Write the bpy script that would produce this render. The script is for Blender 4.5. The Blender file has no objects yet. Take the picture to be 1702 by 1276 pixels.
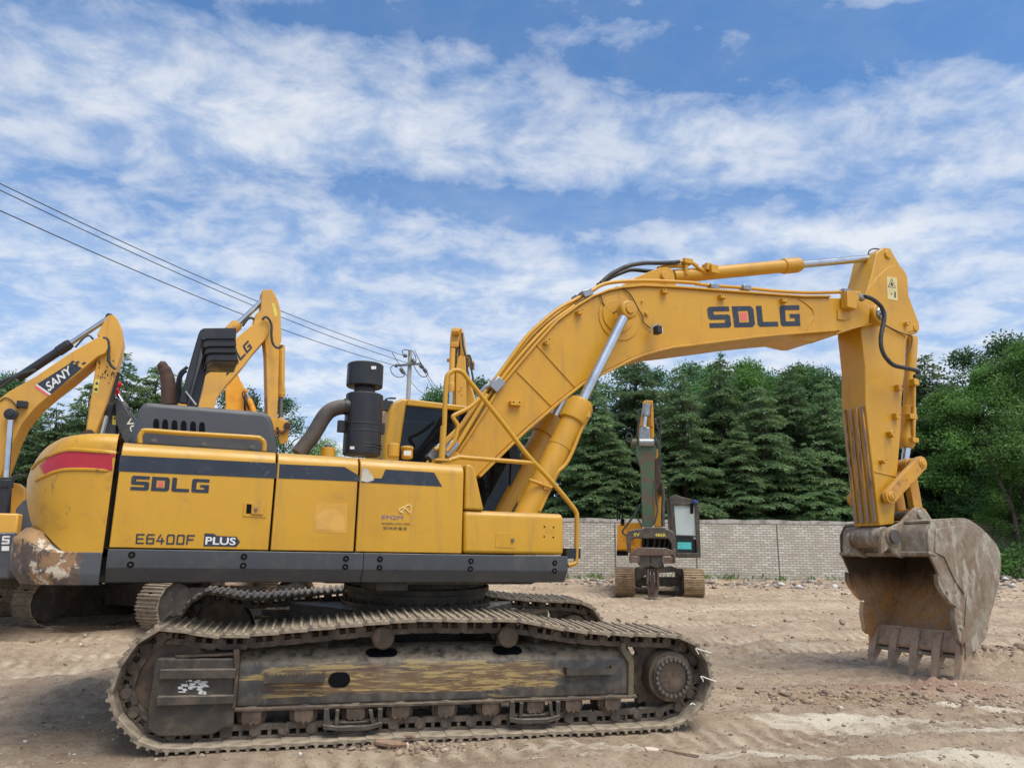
import bpy, bmesh, math, random
import numpy as np
from mathutils import Vector, Matrix
random.seed(7); RNG=np.random.default_rng(11)
R=math.radians
S=bpy.context.scene
COL=S.collection
# ------------------------------------------------------------------ camera, sky, sun, exposure
FPX,PITCH,ROLL,H=1249.0,R(13.202),R(-0.756),1.536
VR=Vector((1,0,0)); VF=Vector((0,math.cos(PITCH),math.sin(PITCH))); VU=Vector((0,-math.sin(PITCH),math.cos(PITCH)))
CR=VR*math.cos(ROLL)-VU*math.sin(ROLL); CU=VR*math.sin(ROLL)+VU*math.cos(ROLL)
EYE=Vector((0,0,H))
cd=bpy.data.cameras.new('camera'); cam=bpy.data.objects.new('camera',cd); COL.objects.link(cam)
m=Matrix((( CR.x,CU.x,-VF.x,0),(CR.y,CU.y,-VF.y,0),(CR.z,CU.z,-VF.z,H),(0,0,0,1))); cam.matrix_world=m
cd.sensor_width=36; cd.lens=FPX/1702*36; cd.clip_end=2000; cd.clip_start=.05
S.camera=cam
def ray(px,py):
    a=(px-851)/FPX; b=(638-py)/FPX
    return VF+CR*a+CU*b
SUN_EL,SUN_AZ=R(63),R(138)   # azimuth clockwise from +Y: behind the camera, to the right
W=bpy.data.worlds.new('World'); S.world=W; W.use_nodes=True
NT=W.node_tree; NT.nodes.clear()
class X:
    """tiny arithmetic wrapper over math nodes"""
    def __init__(s,sock): s.s=sock
def _n(nt,t,**k):
    n=nt.nodes.new(t)
    for a,b in k.items(): setattr(n,a,b)
    return n
def mth(nt,op,a,b=None,c=None,clamp=False):
    n=nt.nodes.new('ShaderNodeMath'); n.operation=op; n.use_clamp=clamp
    for i,q in enumerate((a,b,c)):
        if q is None: continue
        if isinstance(q,(int,float)): n.inputs[i].default_value=q
        else: nt.links.new(q,n.inputs[i])
    return n.outputs[0]
def mixc(nt,f,a,b,bt='MIX'):
    n=nt.nodes.new('ShaderNodeMix'); n.data_type='RGBA'; n.blend_type=bt
    for i,q in ((0,f),(6,a),(7,b)):
        if isinstance(q,(int,float)): n.inputs[i].default_value=q
        elif isinstance(q,tuple): n.inputs[i].default_value=(q[0],q[1],q[2],1)
        else: nt.links.new(q,n.inputs[i])
    return n.outputs[2]
def noise(nt,vec,sc,det=4,ro=.5,dist=0,lac=2):
    n=nt.nodes.new('ShaderNodeTexNoise'); n.inputs['Scale'].default_value=sc; n.inputs['Detail'].default_value=det
    n.inputs['Roughness'].default_value=ro; n.inputs['Distortion'].default_value=dist; n.inputs['Lacunarity'].default_value=lac
    if vec is not None: nt.links.new(vec,n.inputs['Vector'])
    return n.outputs['Fac']
def remap(nt,v,a,b,c=0,d=1,smooth=True):
    n=nt.nodes.new('ShaderNodeMapRange'); n.interpolation_type='SMOOTHSTEP' if smooth else 'LINEAR'
    for i,q in zip((1,2,3,4),(a,b,c,d)): n.inputs[i].default_value=q
    nt.links.new(v,n.inputs[0]); return n.outputs[0]
def mapping(nt,vec,sc=(1,1,1),rot=(0,0,0),loc=(0,0,0)):
    n=nt.nodes.new('ShaderNodeMapping'); n.inputs['Scale'].default_value=sc; n.inputs['Rotation'].default_value=rot; n.inputs['Location'].default_value=loc
    nt.links.new(vec,n.inputs['Vector']); return n.outputs[0]
def build_sky():
    nt=NT
    out=_n(nt,'ShaderNodeOutputWorld'); bg=_n(nt,'ShaderNodeBackground'); bg.inputs[1].default_value=.1
    nt.links.new(bg.outputs[0],out.inputs[0])
    sky=_n(nt,'ShaderNodeTexSky'); sky.sky_type='NISHITA'; sky.sun_disc=False
    sky.sun_elevation=SUN_EL; sky.sun_rotation=SUN_AZ; sky.air_density=1.0; sky.dust_density=.6; sky.ozone_density=2.2
    tc=_n(nt,'ShaderNodeTexCoord'); D=tc.outputs['Generated']
    sp=_n(nt,'ShaderNodeSeparateXYZ'); nt.links.new(D,sp.inputs[0]); x,y,z=sp.outputs
    zc=mth(nt,'ADD',mth(nt,'MAXIMUM',z,0.0),.22)
    cx=mth(nt,'DIVIDE',x,zc); cy=mth(nt,'DIVIDE',y,zc)
    cb=_n(nt,'ShaderNodeCombineXYZ'); nt.links.new(cx,cb.inputs[0]); nt.links.new(cy,cb.inputs[1]); P=cb.outputs[0]
    yc=mth(nt,'MAXIMUM',y,.15); qx=mth(nt,'DIVIDE',x,yc); qz=mth(nt,'DIVIDE',z,yc)
    # a slow warp breaks the outlines of the large cloud masses
    wn=_n(nt,'ShaderNodeTexNoise'); wn.inputs['Scale'].default_value=1.6; wn.inputs['Detail'].default_value=5; wn.inputs['Roughness'].default_value=.6; nt.links.new(P,wn.inputs['Vector'])
    ws=_n(nt,'ShaderNodeSeparateColor'); nt.links.new(wn.outputs['Color'],ws.inputs[0])
    qx=mth(nt,'ADD',qx,mth(nt,'MULTIPLY',mth(nt,'SUBTRACT',ws.outputs[0],.5),.34)); qz=mth(nt,'ADD',qz,mth(nt,'MULTIPLY',mth(nt,'SUBTRACT',ws.outputs[1],.5),.16))
    def blob(px,py,rx,ry,ang,amp):
        d=ray(px,py); a,b=d.x/d.y,d.z/d.y; rx/=FPX; ry/=FPX; c,s_=math.cos(R(ang)),math.sin(R(ang))
        dx=mth(nt,'SUBTRACT',qx,a); dz=mth(nt,'SUBTRACT',qz,b)
        u=mth(nt,'ADD',mth(nt,'MULTIPLY',dx,c/rx),mth(nt,'MULTIPLY',dz,s_/rx))
        v=mth(nt,'ADD',mth(nt,'MULTIPLY',dx,-s_/ry),mth(nt,'MULTIPLY',dz,c/ry))
        r2=mth(nt,'ADD',mth(nt,'MULTIPLY',u,u),mth(nt,'MULTIPLY',v,v))
        return mth(nt,'MULTIPLY',mth(nt,'EXPONENT',mth(nt,'MULTIPLY',r2,-1.0)),amp)
    SKY_BLOBS=[(330,150,600,180,-10,.15),(620,230,420,90,-18,.09),(1000,200,380,60,-8,.12),(1350,190,330,50,12,.10),(60,90,200,110,0,.06),(760,80,60,25,-10,.1),
      (60,10,300,26,0,-.05),(520,30,330,40,-6,-.13),(900,70,260,45,-16,-.17),(1250,90,430,60,8,-.19),(1500,40,260,50,0,-.13),(1150,10,500,50,0,-.14),(740,330,330,50,-4,-.17),(1080,345,360,34,2,-.16),(150,290,200,30,0,-.12),(300,330,160,30,0,-.08),(900,390,160,26,-8,-.12),(330,80,120,30,-20,-.06),
      (1640,165,110,34,14,.24),(1560,285,230,26,14,.22),(1400,385,300,36,-2,.24),(1180,385,170,28,-4,.16),(960,460,240,30,10,.18),(1520,370,110,34,10,.14),(1350,270,260,24,12,.08),(880,280,260,22,0,.08),
      (120,420,240,50,0,.08),(640,410,300,40,0,.10),(480,360,200,26,6,.07),(700,600,1100,60,0,.14),(1150,500,600,40,0,.10)]
    tot=None
    for b in SKY_BLOBS:
        q=blob(*b); tot=q if tot is None else mth(nt,'ADD',tot,q)
    n1=noise(nt,mapping(nt,P,(.8,1.0,1),(0,0,R(-28)),(3.1,1.7,0)),1.7,10,.60,.25)
    n2=noise(nt,mapping(nt,P,(1,1.25,1),(0,0,R(-20)),(7.3,2.2,0)),6.0,9,.62,.35)
    n3=noise(nt,mapping(nt,P,(.5,1.5,1),(0,0,R(-32)),(1.3,9.2,0)),3.4,8,.62,.5)
    n4=noise(nt,mapping(nt,P,(1,1,1),(0,0,0),(2,5,0)),15,6,.6,.4)
    dens=mth(nt,'ADD',mth(nt,'ADD',mth(nt,'MULTIPLY',n1,.24),mth(nt,'MULTIPLY',n2,.44)),mth(nt,'ADD',mth(nt,'MULTIPLY',n3,.34),mth(nt,'MULTIPLY',n4,.22)))
    dens=mth(nt,'ADD',dens,mth(nt,'MULTIPLY',tot,.70))
    cov=remap(nt,dens,.555,.87,0,1,False)
    cov=mth(nt,'POWER',cov,.75)
    veil=remap(nt,z,.58,.03,0.10,.84)
    inv=mth(nt,'MULTIPLY',mth(nt,'SUBTRACT',1.0,mth(nt,'MULTIPLY',cov,.82)),mth(nt,'SUBTRACT',1.0,veil))
    cov2=mth(nt,'SUBTRACT',1.0,inv)
    ccol=mixc(nt,remap(nt,dens,.60,.95),(4.5,5.5,7.2),(6.1,6.7,7.5))
    ccol=mixc(nt,remap(nt,mth(nt,'ADD',n2,mth(nt,'MULTIPLY',n4,.4)),.55,.85),ccol,(7.2,7.45,7.8))
    # the Nishita sky, made a little bluer as the photograph's clear patches are
    skyc=mixc(nt,1.0,sky.outputs[0],(.50,1.02,1.40),'MULTIPLY')
    fin=mixc(nt,cov2,skyc,ccol)
    # glow added round the veiled sun, unseen behind the camera, to brighten the yard
    sv=(math.sin(SUN_AZ)*math.cos(SUN_EL),math.cos(SUN_AZ)*math.cos(SUN_EL),math.sin(SUN_EL))
    dt=mth(nt,'ADD',mth(nt,'ADD',mth(nt,'MULTIPLY',x,sv[0]),mth(nt,'MULTIPLY',y,sv[1])),mth(nt,'MULTIPLY',z,sv[2]))
    gl=mth(nt,'MULTIPLY',mth(nt,'POWER',mth(nt,'MAXIMUM',dt,0.0),7.0),1.0)
    fin=mixc(nt,gl,fin,(17.0,16.6,15.6))
    nt.links.new(fin,bg.inputs[0])
build_sky()
sl=bpy.data.lights.new('sun','SUN'); sun=bpy.data.objects.new('sun',sl); COL.objects.link(sun)
sl.energy=2.4; sl.angle=R(40); sl.color=(1,.95,.86)
sd=Vector((math.sin(SUN_AZ)*math.cos(SUN_EL),math.cos(SUN_AZ)*math.cos(SUN_EL),math.sin(SUN_EL)))
sun.rotation_euler=sd.to_track_quat('Z','Y').to_euler(); sun.location=(0,0,60)
S.view_settings.view_transform='Standard'; S.view_settings.look='None'; S.view_settings.gamma=1; S.view_settings.exposure=.3
S.cycles.max_bounces=6; S.cycles.diffuse_bounces=3; S.cycles.glossy_bounces=3; S.cycles.transparent_max_bounces=8

# ------------------------------------------------------------------ frames: a photo pixel to a point on a plane of a thing
class Frame:
    def __init__(s,x,y,z0,yaw):
        s.o=Vector((x,y,z0)); s.yaw=R(yaw); c,q=math.cos(s.yaw),math.sin(s.yaw)
        s.U=Vector((c,q,0)); s.V=Vector((-q,c,0))
    def p(s,px,py,v):
        d=ray(px,py); t=(v+s.V.dot(s.o-EYE))/s.V.dot(d); w=EYE+d*t-s.o
        return (w.dot(s.U),w.z)
    def pts(s,l,v): return [s.p(a,b,v) for a,b in l]
    def P3(s,px,py,v):
        u,z=s.p(px,py,v); return Vector((u,v,z))
    def path(s,l,v=None): return [s.P3(q[0],q[1],q[2] if len(q)>2 else v) for q in l]
    def scale(s,px,py,v):   # metres per photo pixel there
        a=s.p(px,py-5,v); b=s.p(px,py+5,v); return abs(a[1]-b[1])/10
def crop(ox,oy,k): return lambda *l:[(ox+k*a,oy+k*b)+tuple(r) for a,b,*r in l]
C1=crop(0,620,.2822); C2=crop(440,560,.3292); C3=crop(150,940,.3231); C4=crop(660,940,.3231); C5=crop(700,400,.2822)
C6=crop(1140,390,.2743); C7=crop(1340,640,.4077); C8=crop(960,640,.29); D1=crop(0,500,.2978); D2=crop(230,460,.2038); D3=crop(640,530,.1332); D5=crop(560,560,.1881)

# ------------------------------------------------------------------ mesh builder
class MB:
    def __init__(s): s.v=[]; s.f=[]; s.m=[]
    def add(s,vs,fs,mi=0):
        k=len(s.v); s.v+= [tuple(q) for q in vs]; s.f+=[tuple(i+k for i in f) for f in fs]; s.m+=[mi]*len(fs); return s
    def prism(s,poly,v0,v1,mi=0):
        n=len(poly)
        a=sum(poly[i][0]*poly[(i+1)%n][1]-poly[(i+1)%n][0]*poly[i][1] for i in range(n))
        if a<0: poly=poly[::-1]
        vs=[(u,v0,z) for u,z in poly]+[(u,v1,z) for u,z in poly]
        fs=[tuple(range(n)),tuple(range(2*n-1,n-1,-1))]+[(i,i+n,(i+1)%n+n,(i+1)%n) for i in range(n)]
        return s.add(vs,fs,mi)
    def prismx(s,poly,u0,u1,mi=0):   # section (v,z) swept along u
        n=len(poly); vs=[(u0,v,z) for v,z in poly]+[(u1,v,z) for v,z in poly]
        a=sum(poly[i][0]*poly[(i+1)%n][1]-poly[(i+1)%n][0]*poly[i][1] for i in range(n))
        fs=[tuple(range(n)),tuple(range(2*n-1,n-1,-1))]+[(i,i+n,(i+1)%n+n,(i+1)%n) for i in range(n)]
        if a*(u1-u0)>0: fs=[f[::-1] for f in fs]
        return s.add(vs,fs,mi)
    def box(s,c,d,mi=0,rot=None):
        x,y,z=[q/2 for q in d]; vs=[Vector((a*x,b*y,e*z)) for e in(-1,1) for b in(-1,1) for a in(-1,1)]
        if rot is not None: vs=[rot@q for q in vs]
        vs=[q+Vector(c) for q in vs]
        return s.add(vs,[(0,2,3,1),(4,5,7,6),(0,1,5,4),(2,6,7,3),(0,4,6,2),(1,3,7,5)],mi)
    def cyl(s,p0,p1,r0,r1=None,n=20,mi=0,cap=True):
        r1=r0 if r1 is None else r1; p0=Vector(p0);p1=Vector(p1); a=(p1-p0).normalized()
        t=a.orthogonal().normalized(); b=a.cross(t)
        vs=[p+(t*math.cos(2*math.pi*i/n)+b*math.sin(2*math.pi*i/n))*r for p,r in((p0,r0),(p1,r1)) for i in range(n)]
        fs=[(i,(i+1)%n,(i+1)%n+n,i+n) for i in range(n)]
        if cap: fs+=[tuple(range(n-1,-1,-1)),tuple(range(n,2*n))]
        return s.add(vs,fs,mi)
    def lathe(s,p0,ax,prof,n=24,mi=0):
        p0=Vector(p0); a=Vector(ax).normalized(); t=a.orthogonal().normalized(); b=a.cross(t); vs=[];fs=[]
        for h,r in prof: vs+=[p0+a*h+(t*math.cos(2*math.pi*i/n)+b*math.sin(2*math.pi*i/n))*r for i in range(n)]
        for k in range(len(prof)-1): fs+=[(k*n+i,k*n+(i+1)%n,(k+1)*n+(i+1)%n,(k+1)*n+i) for i in range(n)]
        fs+=[tuple(range(n-1,-1,-1)),tuple(range((len(prof)-1)*n,len(prof)*n))]
        return s.add(vs,fs,mi)
    def tube(s,pts,r,n=8,mi=0,smooth=0):
        pts=[Vector(p) for p in pts]
        if smooth: pts=spline(pts,smooth)
        rr=r if isinstance(r,(list,tuple)) else [r]*len(pts)
        if len(rr)!=len(pts): rr=[rr[min(len(rr)-1,int(i/(len(pts)-1)*(len(rr)-1)+.5))] for i in range(len(pts))]
        vs=[];fs=[]; t0=None
        for i,p in enumerate(pts):
            a=(pts[min(i+1,len(pts)-1)]-pts[max(i-1,0)]).normalized()
            t=(a.orthogonal() if t0 is None else t0-a*t0.dot(a)).normalized(); t0=t; b=a.cross(t)
            vs+=[p+(t*math.cos(2*math.pi*k/n)+b*math.sin(2*math.pi*k/n))*rr[i] for k in range(n)]
        for i in range(len(pts)-1): fs+=[(i*n+k,i*n+(k+1)%n,(i+1)*n+(k+1)%n,(i+1)*n+k) for k in range(n)]
        L=(len(pts)-1)*n; fs+=[tuple(range(n-1,-1,-1)),tuple(range(L,L+n))]
        return s.add(vs,fs,mi)
    def strip(s,line,v0,v1,th,mi=0,side=1):   # a plate following a (u,z) line, from v0 to v1, thickness th
        n=len(line); off=[]
        for i in range(n):
            a=Vector(line[max(i-1,0)]);b=Vector(line[min(i+1,n-1)]); d=(b-a).normalized(); q=Vector((-d.y,d.x))*th*side
            off.append((line[i][0]+q.x,line[i][1]+q.y))
        return s.prism(list(line)+off[::-1],v0,v1,mi)
    def build(s,name,mats,parent=None,bevel=0,angle=38,rotz=None,seg=2,loc=None,smooth=True,split=0):
        if split:
            out=[]
            for part_ in s.islands(split): out.append(part_.build(name,mats,parent,bevel,angle,rotz,seg,loc,smooth))
            return out[0]
        me=bpy.data.meshes.new(name); me.from_pydata(s.v,[],s.f)
        for m_ in (mats if isinstance(mats,(list,tuple)) else [mats]): me.materials.append(m_)
        if any(s.m): me.polygons.foreach_set('material_index',s.m)
        me.update()
        if smooth:
            me.polygons.foreach_set('use_smooth',[True]*len(me.polygons)); me.set_sharp_from_angle(angle=R(angle))
        o=bpy.data.objects.new(name,me); COL.objects.link(o); o.parent=parent
        if rotz is not None: o.rotation_euler=(0,0,rotz)
        if loc is not None: o.location=loc
        if bevel:
            b=o.modifiers.new('bevel','BEVEL'); b.width=bevel; b.segments=seg; b.limit_method='ANGLE'; b.angle_limit=R(32); b.harden_normals=False
        return o
def _islands(s,tol):
    n=len(s.v); pa=list(range(n))
    def find(a):
        while pa[a]!=a: pa[a]=pa[pa[a]]; a=pa[a]
        return a
    for f in s.f:
        r=find(f[0])
        for i in f[1:]: pa[find(i)]=r
    gr={}
    for i in range(n): gr.setdefault(find(i),[]).append(i)
    bb=[]
    for k,l in gr.items():
        P=np.array([s.v[i] for i in l]); bb.append([P.min(0)-tol,P.max(0)+tol,{k}])
    ch=True
    while ch:
        ch=False
        for i in range(len(bb)):
            for j in range(len(bb)-1,i,-1):
                if (bb[i][0]<=bb[j][1]).all() and (bb[j][0]<=bb[i][1]).all():
                    bb[i]=[np.minimum(bb[i][0],bb[j][0]),np.maximum(bb[i][1],bb[j][1]),bb[i][2]|bb[j][2]]; del bb[j]; ch=True
    res=[]
    for _,_,ks in bb:
        m=MB(); mp={}
        for f,mi in zip(s.f,s.m):
            if find(f[0]) in ks:
                g=[]
                for i in f:
                    if i not in mp: mp[i]=len(m.v); m.v.append(s.v[i])
                    g.append(mp[i])
                m.f.append(tuple(g)); m.m.append(mi)
        res.append(m)
    return res
MB.islands=_islands
def spline(pts,k):
    out=[];n=len(pts)
    for i in range(n-1):
        p0,p1,p2,p3=pts[max(i-1,0)],pts[i],pts[i+1],pts[min(i+2,n-1)]
        for j in range(k):
            t=j/k; out.append(.5*((2*p1)+(p2-p0)*t+(2*p0-5*p1+4*p2-p3)*t*t+(3*p1-p0-3*p2+p3)*t**3))
    return out+[pts[-1]]
def sp2(l,k): return [(q.x,q.y) for q in spline([Vector((a,b,0)) for a,b in l],k)]
def circ(c,r,n=20,a0=0,a1=360): return [(c[0]+r*math.cos(R(a0+(a1-a0)*i/n)),c[1]+r*math.sin(R(a0+(a1-a0)*i/n))) for i in range(n+(0 if a1-a0==360 else 1))]
def capsule(a,b,ra,rb,n=10):   # outline of a link between two eyes
    a=Vector(a);b=Vector(b);ang=math.degrees(math.atan2(b.y-a.y,b.x-a.x))
    return circ(b,rb,n,ang-90,ang+90)+circ(a,ra,n,ang+90,ang+270)
def empty(name,F,label,cat,group=None):
    o=bpy.data.objects.new(name,None); COL.objects.link(o); o.location=F.o; o.rotation_euler=(0,0,F.yaw); o.empty_display_size=.3
    tag(o,label,cat,group); return o
def tag(o,label=None,cat=None,group=None,kind=None):
    if label: o['label']=label
    if cat: o['category']=cat
    if group: o['group']=group
    if kind: o['kind']=kind
    return o

# ------------------------------------------------------------------ materials
MATS={}
def newmat(name):
    m=bpy.data.materials.new(name); m.use_nodes=True; nt=m.node_tree
    b=nt.nodes['Principled BSDF']; tc=nt.nodes.new('ShaderNodeTexCoord'); return m,nt,b,tc.outputs['Object']
def bump(nt,b,h,strength=.3,dist=.01):
    n=nt.nodes.new('ShaderNodeBump'); n.inputs['Strength'].default_value=strength; n.inputs['Distance'].default_value=dist
    nt.links.new(h,n.inputs['Height']); nt.links.new(n.outputs[0],b.inputs['Normal'])
def surf(name,col,rough=.5,metal=0,col2=None,sc=3,lo=.45,hi=.65,dirt=None,dsc=6,dlo=.55,dhi=.75,damt=.6,bmp=0,bsc=40,bdist=.004,coat=0,rv=.12,spec=.5,updust=0,dust=(.30,.25,.19),grime=None):
    m,nt,b,oc=newmat(name); c=col
    b.inputs['Roughness'].default_value=rough; b.inputs['Metallic'].default_value=metal; b.inputs['Specular IOR Level'].default_value=spec
    if coat: b.inputs['Coat Weight'].default_value=coat; b.inputs['Coat Roughness'].default_value=.25
    cc=None
    n1=noise(nt,oc,sc,6,.6,.3)
    if col2 is None: col2=tuple(q*.86 for q in col)
    cc=mixc(nt,remap(nt,n1,lo,hi),col,col2)
    if dirt:
        n2=noise(nt,mapping(nt,oc,(1,1,1),(0,0,0),(4.2,1.3,7.7)),dsc,9,.68,.2)
        cc=mixc(nt,mth(nt,'MULTIPLY',remap(nt,n2,dlo,dhi),damt),cc,dirt)
    if grime:   # vertical runs
        n4=noise(nt,mapping(nt,oc,(1,1,.12),(0,0,0),(9,3,1)),grime[1],6,.6)
        cc=mixc(nt,mth(nt,'MULTIPLY',remap(nt,n4,.52,.75),grime[2]),cc,grime[0])
    if updust:  # dust that settles on faces looking up
        g=nt.nodes.new('ShaderNodeNewGeometry'); sp=nt.nodes.new('ShaderNodeSeparateXYZ'); nt.links.new(g.outputs['Normal'],sp.inputs[0])
        n5=noise(nt,oc,9,6,.6)
        f=mth(nt,'MULTIPLY',mth(nt,'MULTIPLY',remap(nt,sp.outputs[2],.25,.9),remap(nt,n5,.3,.6)),updust)
        cc=mixc(nt,f,cc,dust)
    nt.links.new(cc,b.inputs['Base Color'])
    rn=noise(nt,oc,sc*2.3,5,.6); nt.links.new(remap(nt,rn,.3,.7,max(0,rough-rv),min(1,rough+rv)),b.inputs['Roughness'])
    if bmp: bump(nt,b,noise(nt,oc,bsc,6,.6),bmp,bdist)
    MATS[name]=m; return m
YEL=(.56,.295,.013)
M_yel=surf('yellow_paint',YEL,.38,col2=(.50,.255,.013),sc=1.2,dirt=(.36,.19,.04),dsc=7,dlo=.54,dhi=.76,damt=.5,coat=.2,updust=.35,bmp=.12,bsc=2.2,bdist=.03,grime=((.30,.17,.05),8,.45))
M_yelb=surf('boom_yellow',(.58,.298,.015),.42,col2=(.51,.255,.015),sc=.9,dirt=(.32,.17,.05),dsc=6,dlo=.55,dhi=.78,damt=.45,coat=.15,updust=.3,bmp=.1,bsc=3,bdist=.02,grime=((.28,.16,.06),7,.35))
M_yelw=surf('worn_yellow',(.60,.29,.022),.45,col2=(.5,.25,.04),sc=2,dirt=(.16,.09,.05),dsc=11,dlo=.56,dhi=.66,damt=.8,updust=.4)
M_yelbg=surf('faded_yellow',(.66,.35,.05),.5,col2=(.56,.30,.06),sc=1.2,dirt=(.2,.11,.05),dsc=5,dlo=.62,dhi=.74,damt=.6,updust=.3,grime=((.25,.13,.06),4,.35))
M_orange=surf('orange_paint',(.80,.36,.018),.4,col2=(.75,.29,.015),dirt=(.2,.1,.04),damt=.5)
M_seam=surf('seam_black',(.008,.008,.010),.85,spec=.1)
M_grey=surf('dark_grey_paint',(.050,.056,.066),.42,col2=(.062,.067,.075),sc=1.5,dirt=(.13,.115,.095),dsc=6,dlo=.5,dhi=.75,damt=.45,updust=.3,bmp=.08,bsc=8,grime=((.12,.105,.085),6,.25))
M_hood=surf('hood_grey',(.060,.066,.078),.5,col2=(.075,.08,.09),sc=1.1,dirt=(.14,.125,.105),dsc=4,dlo=.5,dhi=.8,damt=.35,updust=.35,bmp=.1,bsc=5)
M_blk=surf('black_plastic',(.017,.019,.024),.42,col2=(.022,.024,.029),dirt=(.1,.09,.08),dsc=9,dlo=.62,dhi=.8,damt=.3,updust=.35)
M_rub=surf('rubber_hose',(.03,.032,.034),.6,col2=(.05,.05,.048),dirt=(.15,.13,.1),damt=.4)
M_navy=surf('navy_decal',(.022,.030,.046),.4,col2=(.03,.038,.055),sc=4,dirt=(.17,.17,.17),dsc=16,dlo=.58,dhi=.7,damt=.5)
M_red=surf('red_decal',(.42,.018,.035),.4,col2=(.36,.02,.035),sc=3,dirt=(.5,.2,.2),dsc=9,dlo=.62,dhi=.85,damt=.35)
M_white=surf('white_decal',(.72,.72,.70),.5,dirt=(.4,.38,.34),damt=.4)
M_pink=surf('pink_red',(.75,.13,.16),.5)
M_blue=surf('blue_ink',(.12,.11,.30),.5); M_ygold=surf('pale_gold',(.75,.55,.22),.5)
M_ystick=surf('warning_yellow',(.72,.62,.10),.5,dirt=(.3,.25,.1),damt=.4); M_ypale=surf('warning_pale',(.66,.56,.26),.5)
M_chrome=surf('chrome_rod',(.62,.63,.65),.16,1.0,col2=(.5,.51,.53),sc=3,rv=.06)
M_steel=surf('steel_fitting',(.36,.36,.36),.35,.9,dirt=(.1,.08,.06),damt=.5)
M_bolt=surf('bolt_steel',(.17,.16,.15),.5,.6,dirt=(.2,.15,.1),damt=.5)
M_rust=surf('rusty_pipe',(.085,.045,.032),.75,col2=(.05,.03,.026),sc=5,dirt=(.16,.08,.045),damt=.6,bmp=.2)
M_duct=surf('dusty_duct',(.060,.048,.042),.6,col2=(.09,.07,.055),sc=4,dirt=(.13,.10,.08),damt=.6,updust=.4)
M_under=surf('undercarriage_dark',(.035,.031,.028),.6,col2=(.06,.052,.044),sc=4,dirt=(.16,.13,.10),dsc=7,dlo=.5,dhi=.7,damt=.5,updust=.7,bmp=.25,bsc=20)
M_shoe=surf('track_shoe_steel',(.17,.142,.108),.65,.15,col2=(.27,.225,.17),sc=6,dirt=(.42,.335,.235),dsc=13,dlo=.42,dhi=.62,damt=.7,updust=.85,dust=(.44,.36,.265),bmp=.4,bsc=35)
M_link=surf('track_link_steel',(.075,.058,.046),.6,.15,col2=(.14,.11,.085),sc=7,dirt=(.20,.16,.12),dsc=11,dlo=.48,dhi=.66,damt=.6,updust=.8,dust=(.28,.24,.18),bmp=.4,bsc=35)
M_roll=surf('roller_steel',(.085,.062,.046),.55,.2,col2=(.16,.115,.08),sc=7,dirt=(.22,.17,.13),dsc=9,damt=.6,updust=.7,bmp=.3,bsc=30)
M_bshoe=surf('tan_track_shoe',(.42,.30,.17),.7,0,col2=(.28,.19,.11),sc=5,dirt=(.10,.07,.05),dsc=9,damt=.6,updust=.4,bmp=.4,bsc=25)
M_gunm=surf('gunmetal_tank',(.050,.044,.037),.5,col2=(.085,.070,.054),sc=3,dirt=(.20,.15,.10),dsc=5,dlo=.48,dhi=.72,damt=.6,updust=.6,bmp=.15,bsc=12,grime=((.13,.10,.08),6,.5))
M_green=surf('green_rusty_paint',(.055,.11,.058),.5,col2=(.07,.12,.065),sc=3,dirt=(.13,.065,.045),dsc=2.4,dlo=.47,dhi=.60,damt=.85,updust=.4)
M_brown=surf('brown_clamp_steel',(.115,.075,.055),.65,col2=(.17,.12,.09),sc=5,dirt=(.06,.04,.035),damt=.6,updust=.6,bmp=.2)
M_conc=surf('pole_concrete',(.40,.395,.38),.85,col2=(.42,.41,.38),sc=2)
M_wire=surf('wire_dark',(.03,.032,.035),.6)
M_ins=surf('insulator_grey',(.16,.17,.18),.4)
M_bark=surf('tree_bark',(.075,.062,.05),.9,col2=(.045,.038,.032),sc=8,bmp=.5,bsc=20,bdist=.02)
M_turq=surf('turquoise_card',(.10,.62,.60),.5)
M_yarn=surf('white_cord',(.7,.68,.62),.7)
M_redc=surf('red_cloth',(.62,.015,.03),.7)
def rustbase():
    m,nt,b,oc=newmat('scraped_counterweight')
    n=noise(nt,oc,1.3,8,.65,.6); n2=noise(nt,mapping(nt,oc,(1,1,1),(0,0,0),(3,8,1)),5.5,9,.7,.5); n3=noise(nt,oc,9,7,.7,.3)
    c=mixc(nt,remap(nt,n3,.35,.7),(.075,.062,.056),(.17,.115,.085))
    sx=nt.nodes.new('ShaderNodeSeparateXYZ'); nt.links.new(oc,sx.inputs[0])
    gp=mth(nt,'ADD',mth(nt,'MULTIPLY',n2,.9),remap(nt,sx.outputs[0],-3.25,-3.0,-.25,.32))
    c=mixc(nt,remap(nt,gp,.52,.58),c,(.075,.082,.09))
    ex=mth(nt,'ADD',n,mth(nt,'MULTIPLY',remap(nt,n2,.47,.53),.06))
    c=mixc(nt,remap(nt,ex,.60,.63),c,(.30,.17,.085))
    ex3=mth(nt,'ADD',mth(nt,'MULTIPLY',n,.45),mth(nt,'MULTIPLY',n3,.55)); c=mixc(nt,remap(nt,ex3,.57,.59),c,(.55,.47,.36))
    yy=mth(nt,'ADD',n2,remap(nt,sx.outputs[2],1.48,1.72,-.12,.16)); c=mixc(nt,remap(nt,yy,.56,.6),c,(.42,.24,.10))
    nt.links.new(c,b.inputs['Base Color']); b.inputs['Roughness'].default_value=.7; bump(nt,b,n2,.5,.02); return m
M_cwbase=rustbase()
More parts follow.
